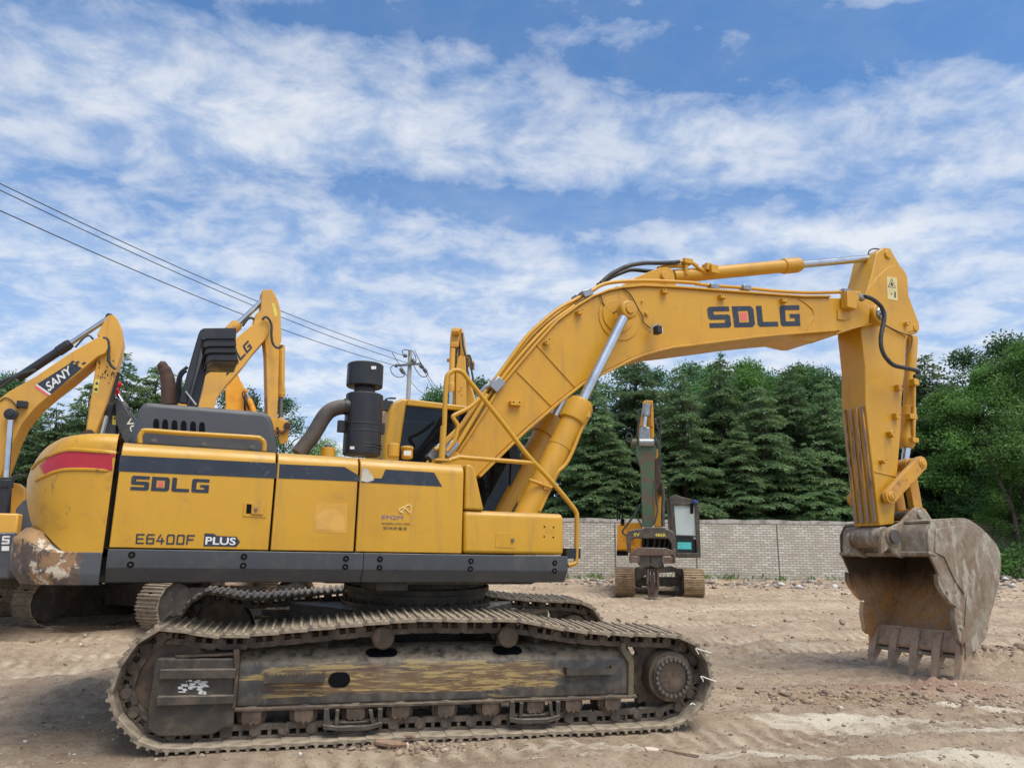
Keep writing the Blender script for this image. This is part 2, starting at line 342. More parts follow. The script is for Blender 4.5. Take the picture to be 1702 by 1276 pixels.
def cwyel():
    m,nt,b,oc=newmat('dented_yellow'); n=noise(nt,oc,1.1,5,.6,.3); c=mixc(nt,remap(nt,n,.4,.7),(.56,.295,.014),(.50,.255,.016))
    n2=noise(nt,mapping(nt,oc,(1,1,1),(0,R(40),0),(2,5,4)),3.1,8,.72,.8); c=mixc(nt,mth(nt,'MULTIPLY',remap(nt,n2,.50,.62),.65),c,(.42,.20,.03))
    n3=noise(nt,mapping(nt,oc,(1,1,.5),(0,R(35),0),(1,1,9)),12,9,.75,.3); c=mixc(nt,mth(nt,'MULTIPLY',remap(nt,n3,.57,.66),.7),c,(.13,.085,.04))
    c=mixc(nt,mth(nt,'MULTIPLY',remap(nt,n3,.26,.20),.6),c,(.66,.50,.25))
    nt.links.new(c,b.inputs['Base Color']); b.inputs['Roughness'].default_value=.42; b.inputs['Coat Weight'].default_value=.2; b.inputs['Coat Roughness'].default_value=.3
    bump(nt,b,noise(nt,oc,4,5,.6),.18,.02); return m
M_cw=cwyel()
def framemat():
    m,nt,b,oc=newmat('worn_track_frame')
    sx=nt.nodes.new('ShaderNodeSeparateXYZ'); nt.links.new(oc,sx.inputs[0]); xx,yy,z=sx.outputs
    st=noise(nt,mapping(nt,oc,(.55,1,5)),2.6,9,.7,.6); st2=noise(nt,mapping(nt,oc,(.8,1,9),(0,0,0),(5,2,2)),5,8,.7,.3); n3=noise(nt,oc,11,7,.65)
    c=mixc(nt,remap(nt,n3,.4,.65),(.052,.047,.042),(.105,.09,.075))
    band=mth(nt,'MULTIPLY',remap(nt,z,.37,.44),remap(nt,z,.69,.60)); bx=mth(nt,'MULTIPLY',remap(nt,xx,-1.6,-1.2),remap(nt,xx,1.35,.9)); band=mth(nt,'MULTIPLY',band,bx)
    yv=mth(nt,'ADD',st,mth(nt,'MULTIPLY',band,.22)); c=mixc(nt,mth(nt,'MULTIPLY',remap(nt,yv,.60,.67),.85),c,(.44,.31,.11))
    br=mth(nt,'ADD',st2,mth(nt,'MULTIPLY',band,.14)); c=mixc(nt,mth(nt,'MULTIPLY',remap(nt,br,.58,.66),.85),c,(.115,.06,.035))
    g=nt.nodes.new('ShaderNodeNewGeometry'); sp=nt.nodes.new('ShaderNodeSeparateXYZ'); nt.links.new(g.outputs['Normal'],sp.inputs[0])
    f=mth(nt,'MULTIPLY',mth(nt,'MULTIPLY',remap(nt,sp.outputs[2],.1,.8),remap(nt,n3,.3,.6)),.85); c=mixc(nt,f,c,(.37,.29,.20))
    gr=noise(nt,mapping(nt,oc,(1,1,.15),(0,0,0),(2,0,0)),9,6,.6); c=mixc(nt,mth(nt,'MULTIPLY',remap(nt,gr,.5,.72),.35),c,(.22,.18,.13))
    nt.links.new(c,b.inputs['Base Color']); b.inputs['Roughness'].default_value=.5; bump(nt,b,n3,.25,.006); return m
M_frame=framemat()
def bucketmat(name,inner):
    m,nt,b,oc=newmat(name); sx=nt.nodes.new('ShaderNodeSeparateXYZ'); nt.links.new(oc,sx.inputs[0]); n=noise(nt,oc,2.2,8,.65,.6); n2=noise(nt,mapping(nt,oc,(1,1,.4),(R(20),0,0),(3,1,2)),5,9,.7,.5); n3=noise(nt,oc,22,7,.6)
    if inner: c=mixc(nt,remap(nt,n,.38,.62),(.62,.41,.24),(.48,.32,.19)); c=mixc(nt,mth(nt,'MULTIPLY',remap(nt,n2,.44,.58),.8),c,(.68,.34,.10))
    else: c=mixc(nt,remap(nt,n,.38,.62),(.30,.262,.20),(.20,.135,.09)); c=mixc(nt,mth(nt,'MULTIPLY',remap(nt,n2,.5,.60),.8),c,(.43,.395,.33)); c=mixc(nt,mth(nt,'MULTIPLY',remap(nt,n2,.42,.30),.7),c,(.14,.075,.055))
    if inner: c=mixc(nt,remap(nt,mth(nt,'ADD',sx.outputs[2],mth(nt,'MULTIPLY',n2,.7)),1.40,1.85,0,.93),c,(.055,.045,.040))  # upper inside darkened in colour for the cavity's shade; soil tone stays below
    c=mixc(nt,mth(nt,'MULTIPLY',remap(nt,n3,.5,.7),.4),c,(.12,.085,.06))
    nt.links.new(c,b.inputs['Base Color']); b.inputs['Roughness'].default_value=.7; b.inputs['Metallic'].default_value=.1; bump(nt,b,n3,.35,.008); return m
M_tooth=surf('worn_tooth_steel',(.42,.29,.19),.65,.1,col2=(.28,.195,.13),sc=7,dirt=(.48,.40,.31),dsc=9,dlo=.5,dhi=.66,damt=.6,bmp=.4,bsc=30)
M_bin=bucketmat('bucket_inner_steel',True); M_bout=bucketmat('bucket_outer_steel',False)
def wearmat():
    m,nt,b,oc=newmat('scraped_wear_strip'); n=noise(nt,mapping(nt,oc,(1,3,.25)),9,8,.7,.3); c=mixc(nt,remap(nt,n,.42,.5),(.58,.30,.05),(.30,.19,.12)); c=mixc(nt,remap(nt,n,.55,.60),c,(.07,.05,.045)); n2=noise(nt,oc,3,4)
    sx=nt.nodes.new('ShaderNodeSeparateXYZ'); nt.links.new(oc,sx.inputs[0]); f=mth(nt,'ADD',remap(nt,sx.outputs[2],3.4,2.0,0,.6),mth(nt,'MULTIPLY',n,.4)); c=mixc(nt,remap(nt,f,.45,.8),c,(.26,.20,.15))
    nt.links.new(c,b.inputs['Base Color']); b.inputs['Roughness'].default_value=.55; return m
M_wear=wearmat()
def glassmat(name,tint,tr):
    m,nt,b,oc=newmat(name); b.inputs['Base Color'].default_value=(*tint,1); b.inputs['Roughness'].default_value=.04; b.inputs['Specular IOR Level'].default_value=.5
    t=nt.nodes.new('ShaderNodeBsdfTransparent'); t.inputs[0].default_value=(.55,.62,.62,1); mx=nt.nodes.new('ShaderNodeMixShader'); mx.inputs[0].default_value=1-tr
    nt.links.new(t.outputs[0],mx.inputs[1]); nt.links.new(b.outputs[0],mx.inputs[2]); nt.links.new(mx.outputs[0],nt.nodes['Material Output'].inputs[0]); return m
M_glass=glassmat('tinted_cab_glass',(.006,.010,.016),.30); M_glass2=glassmat('front_window_glass',(.02,.03,.03),.35)
def leafmat(name,a,b_,tr=.25):
    m,nt,b,oc=newmat(name); n=noise(nt,oc,1.3,5,.6); g=nt.nodes.new('ShaderNodeObjectInfo')
    c=mixc(nt,remap(nt,n,.35,.65),a,b_); n2=noise(nt,oc,9,3); c=mixc(nt,mth(nt,'MULTIPLY',remap(nt,n2,.55,.75),.5),c,tuple(min(1,q*1.7) for q in b_))
    hs=nt.nodes.new('ShaderNodeHueSaturation'); nt.links.new(c,hs.inputs['Color']); nt.links.new(remap(nt,g.outputs['Random'],0,1,.7,1.35,False),hs.inputs['Value']); hs.inputs['Saturation'].default_value=.95
    nt.links.new(hs.outputs[0],b.inputs['Base Color']); b.inputs['Roughness'].default_value=.55; b.inputs['Specular IOR Level'].default_value=.3
    t=nt.nodes.new('ShaderNodeBsdfTranslucent'); nt.links.new(hs.outputs[0],t.inputs[0]); mx=nt.nodes.new('ShaderNodeMixShader'); mx.inputs[0].default_value=tr
    nt.links.new(b.outputs[0],mx.inputs[1]); nt.links.new(t.outputs[0],mx.inputs[2]); nt.links.new(mx.outputs[0],nt.nodes['Material Output'].inputs[0]); return m
M_cedar=leafmat('cedar_needles',(.12,.205,.088),(.185,.275,.11),.38)
M_leaf=leafmat('broad_leaves',(.085,.195,.045),(.15,.29,.058),.4)
M_leafd=leafmat('dark_leaves',(.06,.14,.055),(.10,.21,.07),.35)
M_will=leafmat('willow_leaves',(.16,.26,.07),(.22,.33,.09),.4)

# ------------------------------------------------------------------ lettering
def text_data(s,bold=False):
    cu=bpy.data.curves.new('t','FONT'); cu.body=s; cu.size=1; cu.resolution_u=3
    if bold: cu.offset=.022
    o=bpy.data.objects.new('t',cu); COL.objects.link(o); bpy.context.view_layer.update()
    me=bpy.data.meshes.new_from_object(o.evaluated_get(bpy.context.evaluated_depsgraph_get()))
    vs=[(v.co.x,v.co.y) for v in me.vertices]; fs=[tuple(p.vertices) for p in me.polygons]
    bpy.data.objects.remove(o); bpy.data.curves.remove(cu); bpy.data.meshes.remove(me)
    xs=[a for a,b in vs]; ys=[b for a,b in vs]; x0,x1,y0,y1=min(xs),max(xs),min(ys),max(ys)
    return [((a-x0)/(x1-x0),(b-y0)/(y1-y0)) for a,b in vs],fs
def quadmap(F,q,v):   # q: TL,TR,BR,BL in photo pixels
    tl,tr,br,bl=[Vector(F.p(a,b,v)) for a,b in q]
    return lambda s,t: (bl*(1-s)+br*s)*(1-t)+(tl*(1-s)+tr*s)*t
def text_on(mb,F,s,q,v,mi=0,bold=False,face=-1):
    vs,fs=text_data(s,bold); f=quadmap(F,q,v)
    P=[f(a,b) for a,b in vs]; n=len(P)
    mb.add([(p.x,v+.003*face,p.y) for p in P],[tuple(k) for k in fs],mi)
LOGO={'S':[[(0.0,.88),(.1,1),(1,1),(1,.77),(.27,.77),(.27,.62),(.92,.62),(1,.54),(1,.1),(.9,0),(0,0),(0,.23),(.73,.23),(.73,.38),(.08,.38),(0,.46)]],
 'D':[[(0,0),(0,1),(.27,1),(.27,0)],[(.27,1),(.88,1),(1,.86),(1,.77),(.27,.77)],[(.27,.23),(1,.23),(1,.14),(.88,0),(.27,0)],[(.73,.23),(.73,.77),(1,.77),(1,.23)]],
 'L':[[(0,1),(.27,1),(.27,.23),(1,.23),(1,0),(.1,0),(0,.1)]],
 'G':[[(1,1),(.1,1),(0,.9),(0,.1),(.1,0),(1,0),(1,.58),(.48,.58),(.48,.38),(.73,.38),(.73,.23),(.27,.23),(.27,.77),(1,.77)]]}
def logo_on(mb,F,q,v,mi=0,mr=1,slant=0):
    f=quadmap(F,q,v); w=.228; g=(1-4*w)/3
    for i,c in enumerate('SDLG'):
        x0=i*(w+g)
        for pl in LOGO[c]:
            P=[f(x0+a*w,b) for a,b in pl]; mb.add([(p.x,v-.003,p.y) for p in P],[tuple(range(len(P)))],mi)
        if c=='D':
            P=[f(x0+a*w,b) for a,b in ((.36,.32),(.64,.32),(.64,.68),(.36,.68))]; mb.add([(p.x,v-.003,p.y) for p in P],[(0,1,2,3)],mr)
SEG={'E':[[(1,1),(0,1),(0,0),(1,0)],[(0,.5),(.9,.5)]],'6':[[(1,1),(.15,1),(0,.85),(0,0),(1,0),(1,.55),(0,.55)]],'4':[[(.45,1),(0,.3),(1,.3)],[(.72,.62),(.72,0)]],'0':[[(.12,1),(.88,1),(1,.88),(1,0),(0,0),(0,.88),(.12,1)]],'F':[[(1,1),(0,1),(0,0)],[(0,.5),(.85,.5)]]}
def model_on(mb,F,s,q,v,w=.075):
    f=quadmap(F,q,v); n=len(s); cw=.80/n; gp=(1-cw*n)/(n-1); asp=.19
    for i,c in enumerate(s):
        x0=i*(cw+gp)
        for pl in SEG[c]:
            for k,((a,b),(c2,d)) in enumerate(zip(pl,pl[1:])):
                A=f(x0+(.08+a*.84)*cw,.08+b*.84); B=f(x0+(.08+c2*.84)*cw,.08+d*.84); h=(f(0,1)-f(0,0)).length*w; dr=(B-A).normalized(); nn=Vector((-dr.y,dr.x))*h; A=A-dr*h*.98; B=B+dr*h*.98
                P=[A-nn,B-nn,B+nn,A+nn]; mb.add([(p.x,v-.0032-.00012*k,p.y) for p in P],[(0,1,2,3)])
def flat(mb,F,l,v,mi=0,off=.003):
    P=F.pts(l,v); mb.prism(P,v-off,v+.001,mi)
# ------------------------------------------------------------------ the setting: ground
def gbase(x,y):
    t=y-13.0; return (np.sqrt(t*t+4)+t)/2*.047 if not np.isscalar(y) else (math.sqrt(t*t+4)+t)/2*.047
def vnoise(x,y,seed):
    r=np.random.default_rng(seed); T=r.random((256,256)); xi=np.floor(x).astype(int); yi=np.floor(y).astype(int); fx=x-xi; fy=y-yi
    fx=fx*fx*(3-2*fx); fy=fy*fy*(3-2*fy); a=T[xi%256,yi%256];b=T[(xi+1)%256,yi%256];c=T[xi%256,(yi+1)%256];d=T[(xi+1)%256,(yi+1)%256]
    return (a*(1-fx)+b*fx)*(1-fy)+(c*(1-fx)+d*fx)*fy-.5
TILT=.058
TX,TY,YT,YU=-1.019,8.523,14.468,23.418
FT=Frame(TX,TY,0,YT); FU=Frame(TX,TY,0,YU)
def gtilt(x,y):   # the yard rises a little under the far track of the big machine
    du=(x-TX)*math.cos(R(YT))+(y-TY)*math.sin(R(YT)); dv=-(x-TX)*math.sin(R(YT))+(y-TY)*math.cos(R(YT))
    f=lambda t:np.clip(t,0,1)**2*(3-2*np.clip(t,0,1))
    return TILT*np.clip(dv+1.67,0,3.6)*(1-f((np.abs(du)-2.7)/2.2))*(1-f((dv-2.0)/4.0))
def gheight(x,y):
    h=gbase(x,np.minimum(y,34.0))+gtilt(x,y)
    a=R(16); u=x*math.cos(a)+y*math.sin(a); v=-x*math.sin(a)+y*math.cos(a)
    n=.10*vnoise(u*.45+9,v*1.1+4,1)+.05*vnoise(u*1.1,v*3.0,2)+.045*vnoise(u*4,v*8,3)+.024*vnoise(x*13,y*13,4)+.016*vnoise(x*31,y*31,5)
    # old track ruts
    for vc,w in ((6.3,.35),(11.6,.3),(13.2,.4),(15.6,.4),(18.5,.5),(5.0,.22),(4.3,.2),(22,.5)):
        q=np.abs(v-vc-.25*np.sin(u*.35+vc)); n=n-.06*np.exp(-(q/w)**2)+.035*np.exp(-((q-w*1.6)/.2)**2)
        n=n+.022*np.sin(u*2*math.pi/.22)*np.exp(-(q/(w*.8))**2)*(vnoise(u*.5,v*.5,9)>0)
    cl=vnoise(x*1.3+3,y*1.6,12); n=n+np.clip(cl-.22,0,1)*.35*(vnoise(x*11,y*11,13)+.5)
    # flat pad under the big machine, soil heaped behind the bucket
    du=(x-TX)*math.cos(R(YT))+(y-TY)*math.sin(R(YT)); dv=-(x-TX)*math.sin(R(YT))+(y-TY)*math.cos(R(YT))
    pad=1/(1+np.exp(np.clip((np.maximum(np.abs(du)-2.9,np.abs(dv)-1.85))*7,-50,50))); n=n*(1-.8*pad)+.012*pad
    bx,by=FU.o.x+8.9*FU.U.x,FU.o.y+8.9*FU.U.y
    for cx,cy,rx,ry,am in ((bx+.5,by+.2,1.0,.4,.30),(bx+1.8,by-.2,.9,.35,.26),(bx-2.1,by-2.2,1.1,.3,.08),(bx-.2,by-2.0,1.2,.25,.07)):
        g=np.exp(-((x-cx)/rx)**2-((y-cy)/ry)**2); n=n+am*g*(.45+1.3*np.abs(vnoise(x*7,y*9,21)+vnoise(x*17,y*17,22)*.6))
    w=np.exp(-((y-29.0)/1.1)**2); n=n+w*(.10+.22*np.abs(vnoise(x*.8,y*2,31))+.1*vnoise(x*5,y*5,32))*(x>1)
    g=np.exp(-((x-17.5)/3.0)**2-((y-26.5)/3)**2); n=n+g*.5*(.8+.5*vnoise(x*3,y*3,33))
    return h+n*np.clip((y-1)/2,0,1)
def build_ground():
    def axis(segs):
        out=[]
        for a,b,s in segs:
            n=max(1,int(round((b-a)/s))); out+=list(np.linspace(a,b,n,endpoint=False))
        return np.array(out+[segs[-1][1]])
    def geo(a,b,n): return list(np.geomspace(a,b,n))
    xs=np.concatenate([-np.array(geo(16,900,22))[::-1],axis([(-15.9,-7,.12),(-7,10,.045),(10,22,.11)]),np.array(geo(22.5,900,22))])
    ys=np.concatenate([-np.array(geo(1,900,18))[::-1],axis([(0,3.4,.3),(3.4,9,.03),(9,14,.045),(14,22,.08),(22,34,.14)]),np.array(geo(34.5,1400,22))])
    Xg,Yg=np.meshgrid(xs,ys); Z=gheight(Xg,Yg); far=(np.abs(Xg)>60)|(Yg>60)|(Yg<-5); Z=np.where(far,gbase(Xg,np.minimum(Yg,34.)),Z)
    nx,ny=len(xs),len(ys); co=np.stack([Xg,Yg,Z],-1).reshape(-1,3).astype(np.float32)
    i=np.arange(nx*ny).reshape(ny,nx); q=np.stack([i[:-1,:-1],i[:-1,1:],i[1:,1:],i[1:,:-1]],-1).reshape(-1,4)
    me=bpy.data.meshes.new('ground'); me.vertices.add(len(co)); me.vertices.foreach_set('co',co.ravel())
    me.loops.add(q.size); me.loops.foreach_set('vertex_index',q.ravel().astype(np.int32)); me.polygons.add(len(q)); me.polygons.foreach_set('loop_start',np.arange(0,q.size,4,dtype=np.int32)); me.polygons.foreach_set('loop_total',np.full(len(q),4,np.int32))
    me.polygons.foreach_set('use_smooth',np.ones(len(q),bool)); me.update(calc_edges=True); me.validate()
    m,nt,b,oc=newmat('bare_earth')
    n=noise(nt,oc,.55,8,.62,.4); n2=noise(nt,oc,3.1,9,.7,.3); n3=noise(nt,oc,30,8,.75); n4=noise(nt,mapping(nt,oc,(.35,1.6,1),(0,0,R(14)),(3,6,0)),1.1,9,.66,.9); n5=noise(nt,oc,9,7,.7)
    c=mixc(nt,remap(nt,n,.36,.66),(.51,.39,.275),(.37,.272,.19))
    c=mixc(nt,mth(nt,'MULTIPLY',remap(nt,n2,.45,.7),.65),c,(.66,.545,.41))
    c=mixc(nt,mth(nt,'MULTIPLY',remap(nt,n5,.50,.32),.8),c,(.29,.205,.14))
    c=mixc(nt,mth(nt,'MULTIPLY',remap(nt,n4,.60,.70),.45),c,(.70,.60,.46))
    sx=nt.nodes.new('ShaderNodeSeparateXYZ'); nt.links.new(oc,sx.inputs[0]); xx,yy,zz=sx.outputs
    def region(cx,cy,rx,ry,ang):
        a,s_=math.cos(R(ang)),math.sin(R(ang)); dx=mth(nt,'SUBTRACT',xx,cx); dy=mth(nt,'SUBTRACT',yy,cy)
        u=mth(nt,'ADD',mth(nt,'MULTIPLY',dx,a/rx),mth(nt,'MULTIPLY',dy,s_/rx)); v=mth(nt,'ADD',mth(nt,'MULTIPLY',dx,-s_/ry),mth(nt,'MULTIPLY',dy,a/ry))
        return mth(nt,'SUBTRACT',1.0,mth(nt,'ADD',mth(nt,'MULTIPLY',u,u),mth(nt,'MULTIPLY',v,v)))
    # pale, smeared clay on the right, in front of the bucket
    for px,py,rx,ry,an in ((1600,1208,2.0,.34,-4),(1440,1196,1.3,.14,4),(1660,1185,1.2,.12,-12),(1560,1258,2.2,.20,2),(930,1247,.45,.07,2),(1010,1240,.5,.12,-10),(930,1265,.4,.05,0)):
        g=ground_at(px,py); f=mth(nt,'ADD',region(g.x,g.y,rx,ry,an),mth(nt,'MULTIPLY',mth(nt,'SUBTRACT',n4,.5),5.5)); f=mth(nt,'ADD',f,mth(nt,'MULTIPLY',mth(nt,'SUBTRACT',n2,.5),1.6))
        c=mixc(nt,mth(nt,'MULTIPLY',remap(nt,f,-.15,.9),.92),c,(.82,.73,.58))
    for px,py,rx,ry,an,col in ((1520,1150,1.6,.5,-10,(.36,.20,.15)),(1400,1165,1.2,.4,0,(.42,.29,.17)),(1640,1080,1.2,.5,0,(.26,.15,.11)),(450,1268,2.0,.15,0,(.30,.21,.15))):
        g=ground_at(px,py); f=mth(nt,'ADD',region(g.x,g.y,rx,ry,an),mth(nt,'MULTIPLY',mth(nt,'SUBTRACT',n5,.5),4)); c=mixc(nt,mth(nt,'MULTIPLY',remap(nt,f,.1,.9),.6),c,col)
    c=mixc(nt,mth(nt,'MULTIPLY',remap(nt,n3,.58,.78),.55),c,(.64,.56,.45)); c=mixc(nt,mth(nt,'MULTIPLY',remap(nt,n3,.47,.30),.8),c,(.15,.10,.068))
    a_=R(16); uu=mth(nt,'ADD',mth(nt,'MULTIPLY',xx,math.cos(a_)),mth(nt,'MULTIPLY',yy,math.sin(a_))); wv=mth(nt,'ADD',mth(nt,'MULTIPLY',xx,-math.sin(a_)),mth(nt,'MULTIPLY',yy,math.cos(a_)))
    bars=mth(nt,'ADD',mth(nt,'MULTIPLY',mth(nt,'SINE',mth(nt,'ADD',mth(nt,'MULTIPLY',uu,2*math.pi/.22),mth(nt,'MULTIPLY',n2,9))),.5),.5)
    for vc,w in ((6.3,.35),(11.6,.3),(13.2,.4),(15.6,.4),(18.5,.5),(5.0,.22),(4.3,.2),(22,.5)):  # pale dusty bars and damp ruts, coloured to stand in for relief shading
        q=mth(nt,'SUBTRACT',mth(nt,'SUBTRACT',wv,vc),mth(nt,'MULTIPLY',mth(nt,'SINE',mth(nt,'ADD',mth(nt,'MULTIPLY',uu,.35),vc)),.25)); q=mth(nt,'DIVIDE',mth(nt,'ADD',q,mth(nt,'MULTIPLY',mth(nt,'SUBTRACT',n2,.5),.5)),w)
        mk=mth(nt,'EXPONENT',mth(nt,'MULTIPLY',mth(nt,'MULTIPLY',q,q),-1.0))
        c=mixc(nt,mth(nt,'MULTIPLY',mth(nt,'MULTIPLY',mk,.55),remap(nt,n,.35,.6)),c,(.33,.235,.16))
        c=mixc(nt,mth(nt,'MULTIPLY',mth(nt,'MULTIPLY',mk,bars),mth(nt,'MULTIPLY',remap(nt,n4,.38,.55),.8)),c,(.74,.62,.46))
    vo=nt.nodes.new('ShaderNodeTexVoronoi'); vo.inputs['Scale'].default_value=7; nt.links.new(oc,vo.inputs['Vector'])
    c=mixc(nt,mth(nt,'MULTIPLY',remap(nt,vo.outputs['Distance'],.16,.09),remap(nt,n2,.56,.6)),c,(.48,.42,.35))
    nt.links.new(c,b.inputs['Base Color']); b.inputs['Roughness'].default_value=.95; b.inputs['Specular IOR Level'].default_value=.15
    bump(nt,b,mth(nt,'ADD',mth(nt,'MULTIPLY',n3,.8),n5),1.0,.05)
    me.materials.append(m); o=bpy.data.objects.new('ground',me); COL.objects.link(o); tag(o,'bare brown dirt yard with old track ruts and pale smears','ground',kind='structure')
def ground_at(px,py):
    d=ray(px,py); t=1.0
    for k in range(4000):
        p=EYE+d*t
        if p.z<=gbase(p.x,min(p.y,34.)): return p
        t+=.02
    return p
build_ground()

# ------------------------------------------------------------------ the big excavator
MAIN=empty('crawler_excavator',FU,'large yellow excavator with its dark hood flap raised and its wide bucket resting on dirt','excavator','yellow excavators in the yard')
def U(l,v): return FU.pts(l,v)
def part(mb,name,mats,parent=MAIN,**k): return mb.build(name,mats,parent,**k)
vS=-1.46
# --- doors and panels: section with a rounded shoulder, swept along u
def shoulder(zb,zt,v0,vin,r=.11,n=6):
    return [(v0,zb)]+[(v0+r-r*math.cos(R(90*i/n)),zt-r+r*math.sin(R(90*i/n))) for i in range(n+1)]+[(vin,zt+.02),(vin,zb)]
def ztop(px): # top line of the bonnet through the photo
    pts=[(205,735),(463,751),(600,758),(774,768)]
    for (a,b),(c,d) in zip(pts,pts[1:]):
        if px<=c: return b+(d-b)*(px-a)/(c-a)
    return 768
def zbot(px): return 908+(925-908)*(px-178)/(940-178)
edges=[(201.5,180),(461,449),(599,589.5),(773,769)]
names=['rear_side_door','middle_side_door','front_side_door']
ZB=U([(448,914)],vS)[0][1]; ZT=U([(463,751)],vS+.05)[0][1]
us=[.5*(FU.p(a,735+ (a-205)*.058,vS)[0]+FU.p(b,905,vS)[0]) for a,b in edges]
DOORS=[]
for i in range(3):
    mb=MB(); mb.prismx(shoulder(ZB,ZT,vS,-.3),us[i]+.009,us[i+1]-.009)
    DOORS.append(part(mb,names[i],M_yel,bevel=.006))
mb=MB(); mb.prismx([(vS+.03,ZB+.01),(vS+.03,ZT-.10),(vS+.15,ZT-.015),(vS+.2,ZT-.03),(vS+.2,ZB+.01)],us[0]-.02,us[3]-.015); part(mb,'bonnet_frame',M_seam)
def onside(l,v=vS): return U(l,v)
mb=MB(); flat(mb,FU,C1((708,483),(1635,530),(1628,620),(697,577)),vS); part(mb,'side_stripe',M_navy,DOORS[0])
mb=MB(); logo_on(mb,FU,[(219,790),(348.5,796.5),(346.5,819),(216.5,814)],vS); part(mb,'lettering',[M_navy,M_pink],DOORS[0])
mb=MB(); model_on(mb,FU,'E6400F',[(227,886.5),(324,888.5),(322,905),(225.5,903.5)],vS); part(mb,'lettering',M_navy,DOORS[0])
mb=MB(); flat(mb,FU,C1((1205,942),(1262,945),(1275,957),(1392,962),(1414,993),(1392,1021),(1198,1018)),vS)
text_on(mb,FU,'PLUS',C1((1212,962),(1390,968),(1387,1012),(1208,1008)),vS-.0035,1,True); part(mb,'badge',[M_navy,M_white],DOORS[0])
# latch
mb=MB(); flat(mb,FU,C1((1436,762),(1574,768),(1566,850),(1432,842)),vS,0,.006); flat(mb,FU,C1((1453,770),(1482,771),(1478,828),(1449,826)),vS-.006,1,.001); flat(mb,FU,C1((1484,774),(1556,778),(1550,832),(1480,828)),vS-.006,0,.012)
c=U(C1((1506,803)),vS)[0]; mb.cyl((c[0],vS-.02,c[1]),(c[0],vS-.03,c[1]),.014,mi=2); part(mb,'door_latch',[M_yel,M_seam,M_bolt],DOORS[0],bevel=.002)
mb=MB(); flat(mb,FU,C2((75,641),(402,655),(480,701),(480,729),(70,712)),vS); part(mb,'side_stripe',M_navy,DOORS[1])
mb=MB(); flat(mb,FU,C2((253,835),(418,840),(412,990),(246,984)),vS,0,.0012); flat(mb,FU,C2((262,905),(300,872),(370,868),(402,918),(398,976),(258,972)),vS-.0012,1,.001); part(mb,'faded_decal_patch',[surf('sun_bleached_yellow',(.62,.325,.05),.45),surf('bleached_yellow_inner',(.66,.37,.08),.45)],DOORS[1])
mb=MB(); flat(mb,FU,C2((490,703),(497,703),(540,712),(590,713),(610,668),(855,683),(895,754),(487,733)),vS)
flat(mb,FU,C2((492,660),(520,666),(548,706),(552,722),(520,733),(487,726)),vS-.0035,1,.001); part(mb,'side_stripe',[M_navy,surf('scraped_primer',(.55,.50,.42),.6,col2=(.40,.36,.30),sc=14,dirt=(.1,.1,.12),dsc=18,damt=.8)],DOORS[2])
mb=MB()
mb.tube([FU.P3(a,b,vS-.003) for a,b in C2((700,888),(681,880),(682,868),(700,860),(718,872),(735,888),(738,865),(733,848),(715,852),(700,872),(690,882))],.0055,6,1,smooth=4)
text_on(mb,FU,'EFQM',C2((592,899),(698,902),(697,924),(591,921)),vS,2)
text_on(mb,FU,'热烈祝贺山东临工荣获',C2((590,935),(732,938),(731,950),(589,947)),vS,0)
text_on(mb,FU,'欧洲质量奖',C2((600,955),(720,959),(719,976),(599,972)),vS,0)
part(mb,'award_sticker',[M_navy,M_ygold,M_blue],DOORS[2])
# toolbox and slanted cover
mb=MB(); z0=U([(770,919)],vS)[0][1]; uR=FU.p(937,900,vS)[0]; zt=U([(860,851)],vS+.05)[0][1]
mb.prismx(shoulder(z0,zt,vS,-.55,.06),us[3]+.009,uR); tb=part(mb,'tool_box',M_yel,bevel=.03,seg=3)
mb=MB(); flat(mb,FU,C2((1168,988),(1267,992),(1264,1066),(1164,1060)),vS,0,.004); c=U(C2((1250,1025)),vS)[0]; mb.cyl((c[0],vS-.004,c[1]),(c[0],vS-.02,c[1]),.016,mi=1)
for a,b in C2((1412,957),(1458,960),(1411,1007),(1457,1010)): q=FU.p(a,b,vS); mb.cyl((q[0],vS,q[1]),(q[0],vS-.002,q[1]),.009,mi=2)
part(mb,'lock_hatch',[M_yel,M_bolt,M_seam],tb,bevel=.001,split=.001)
mb=MB(); P=U(C2((1017,640),(1040,643),(1060,660),(1108,868),(1015,868)),vS); P=[(max(P[0][0],us[3]+.009),P[0][1]),P[1],P[2],(P[3][0],zt+.003),(us[3]+.009,zt+.003)]; mb.prism(P,vS,-.75); part(mb,'slanted_cover',M_yel,bevel=.02,seg=3)
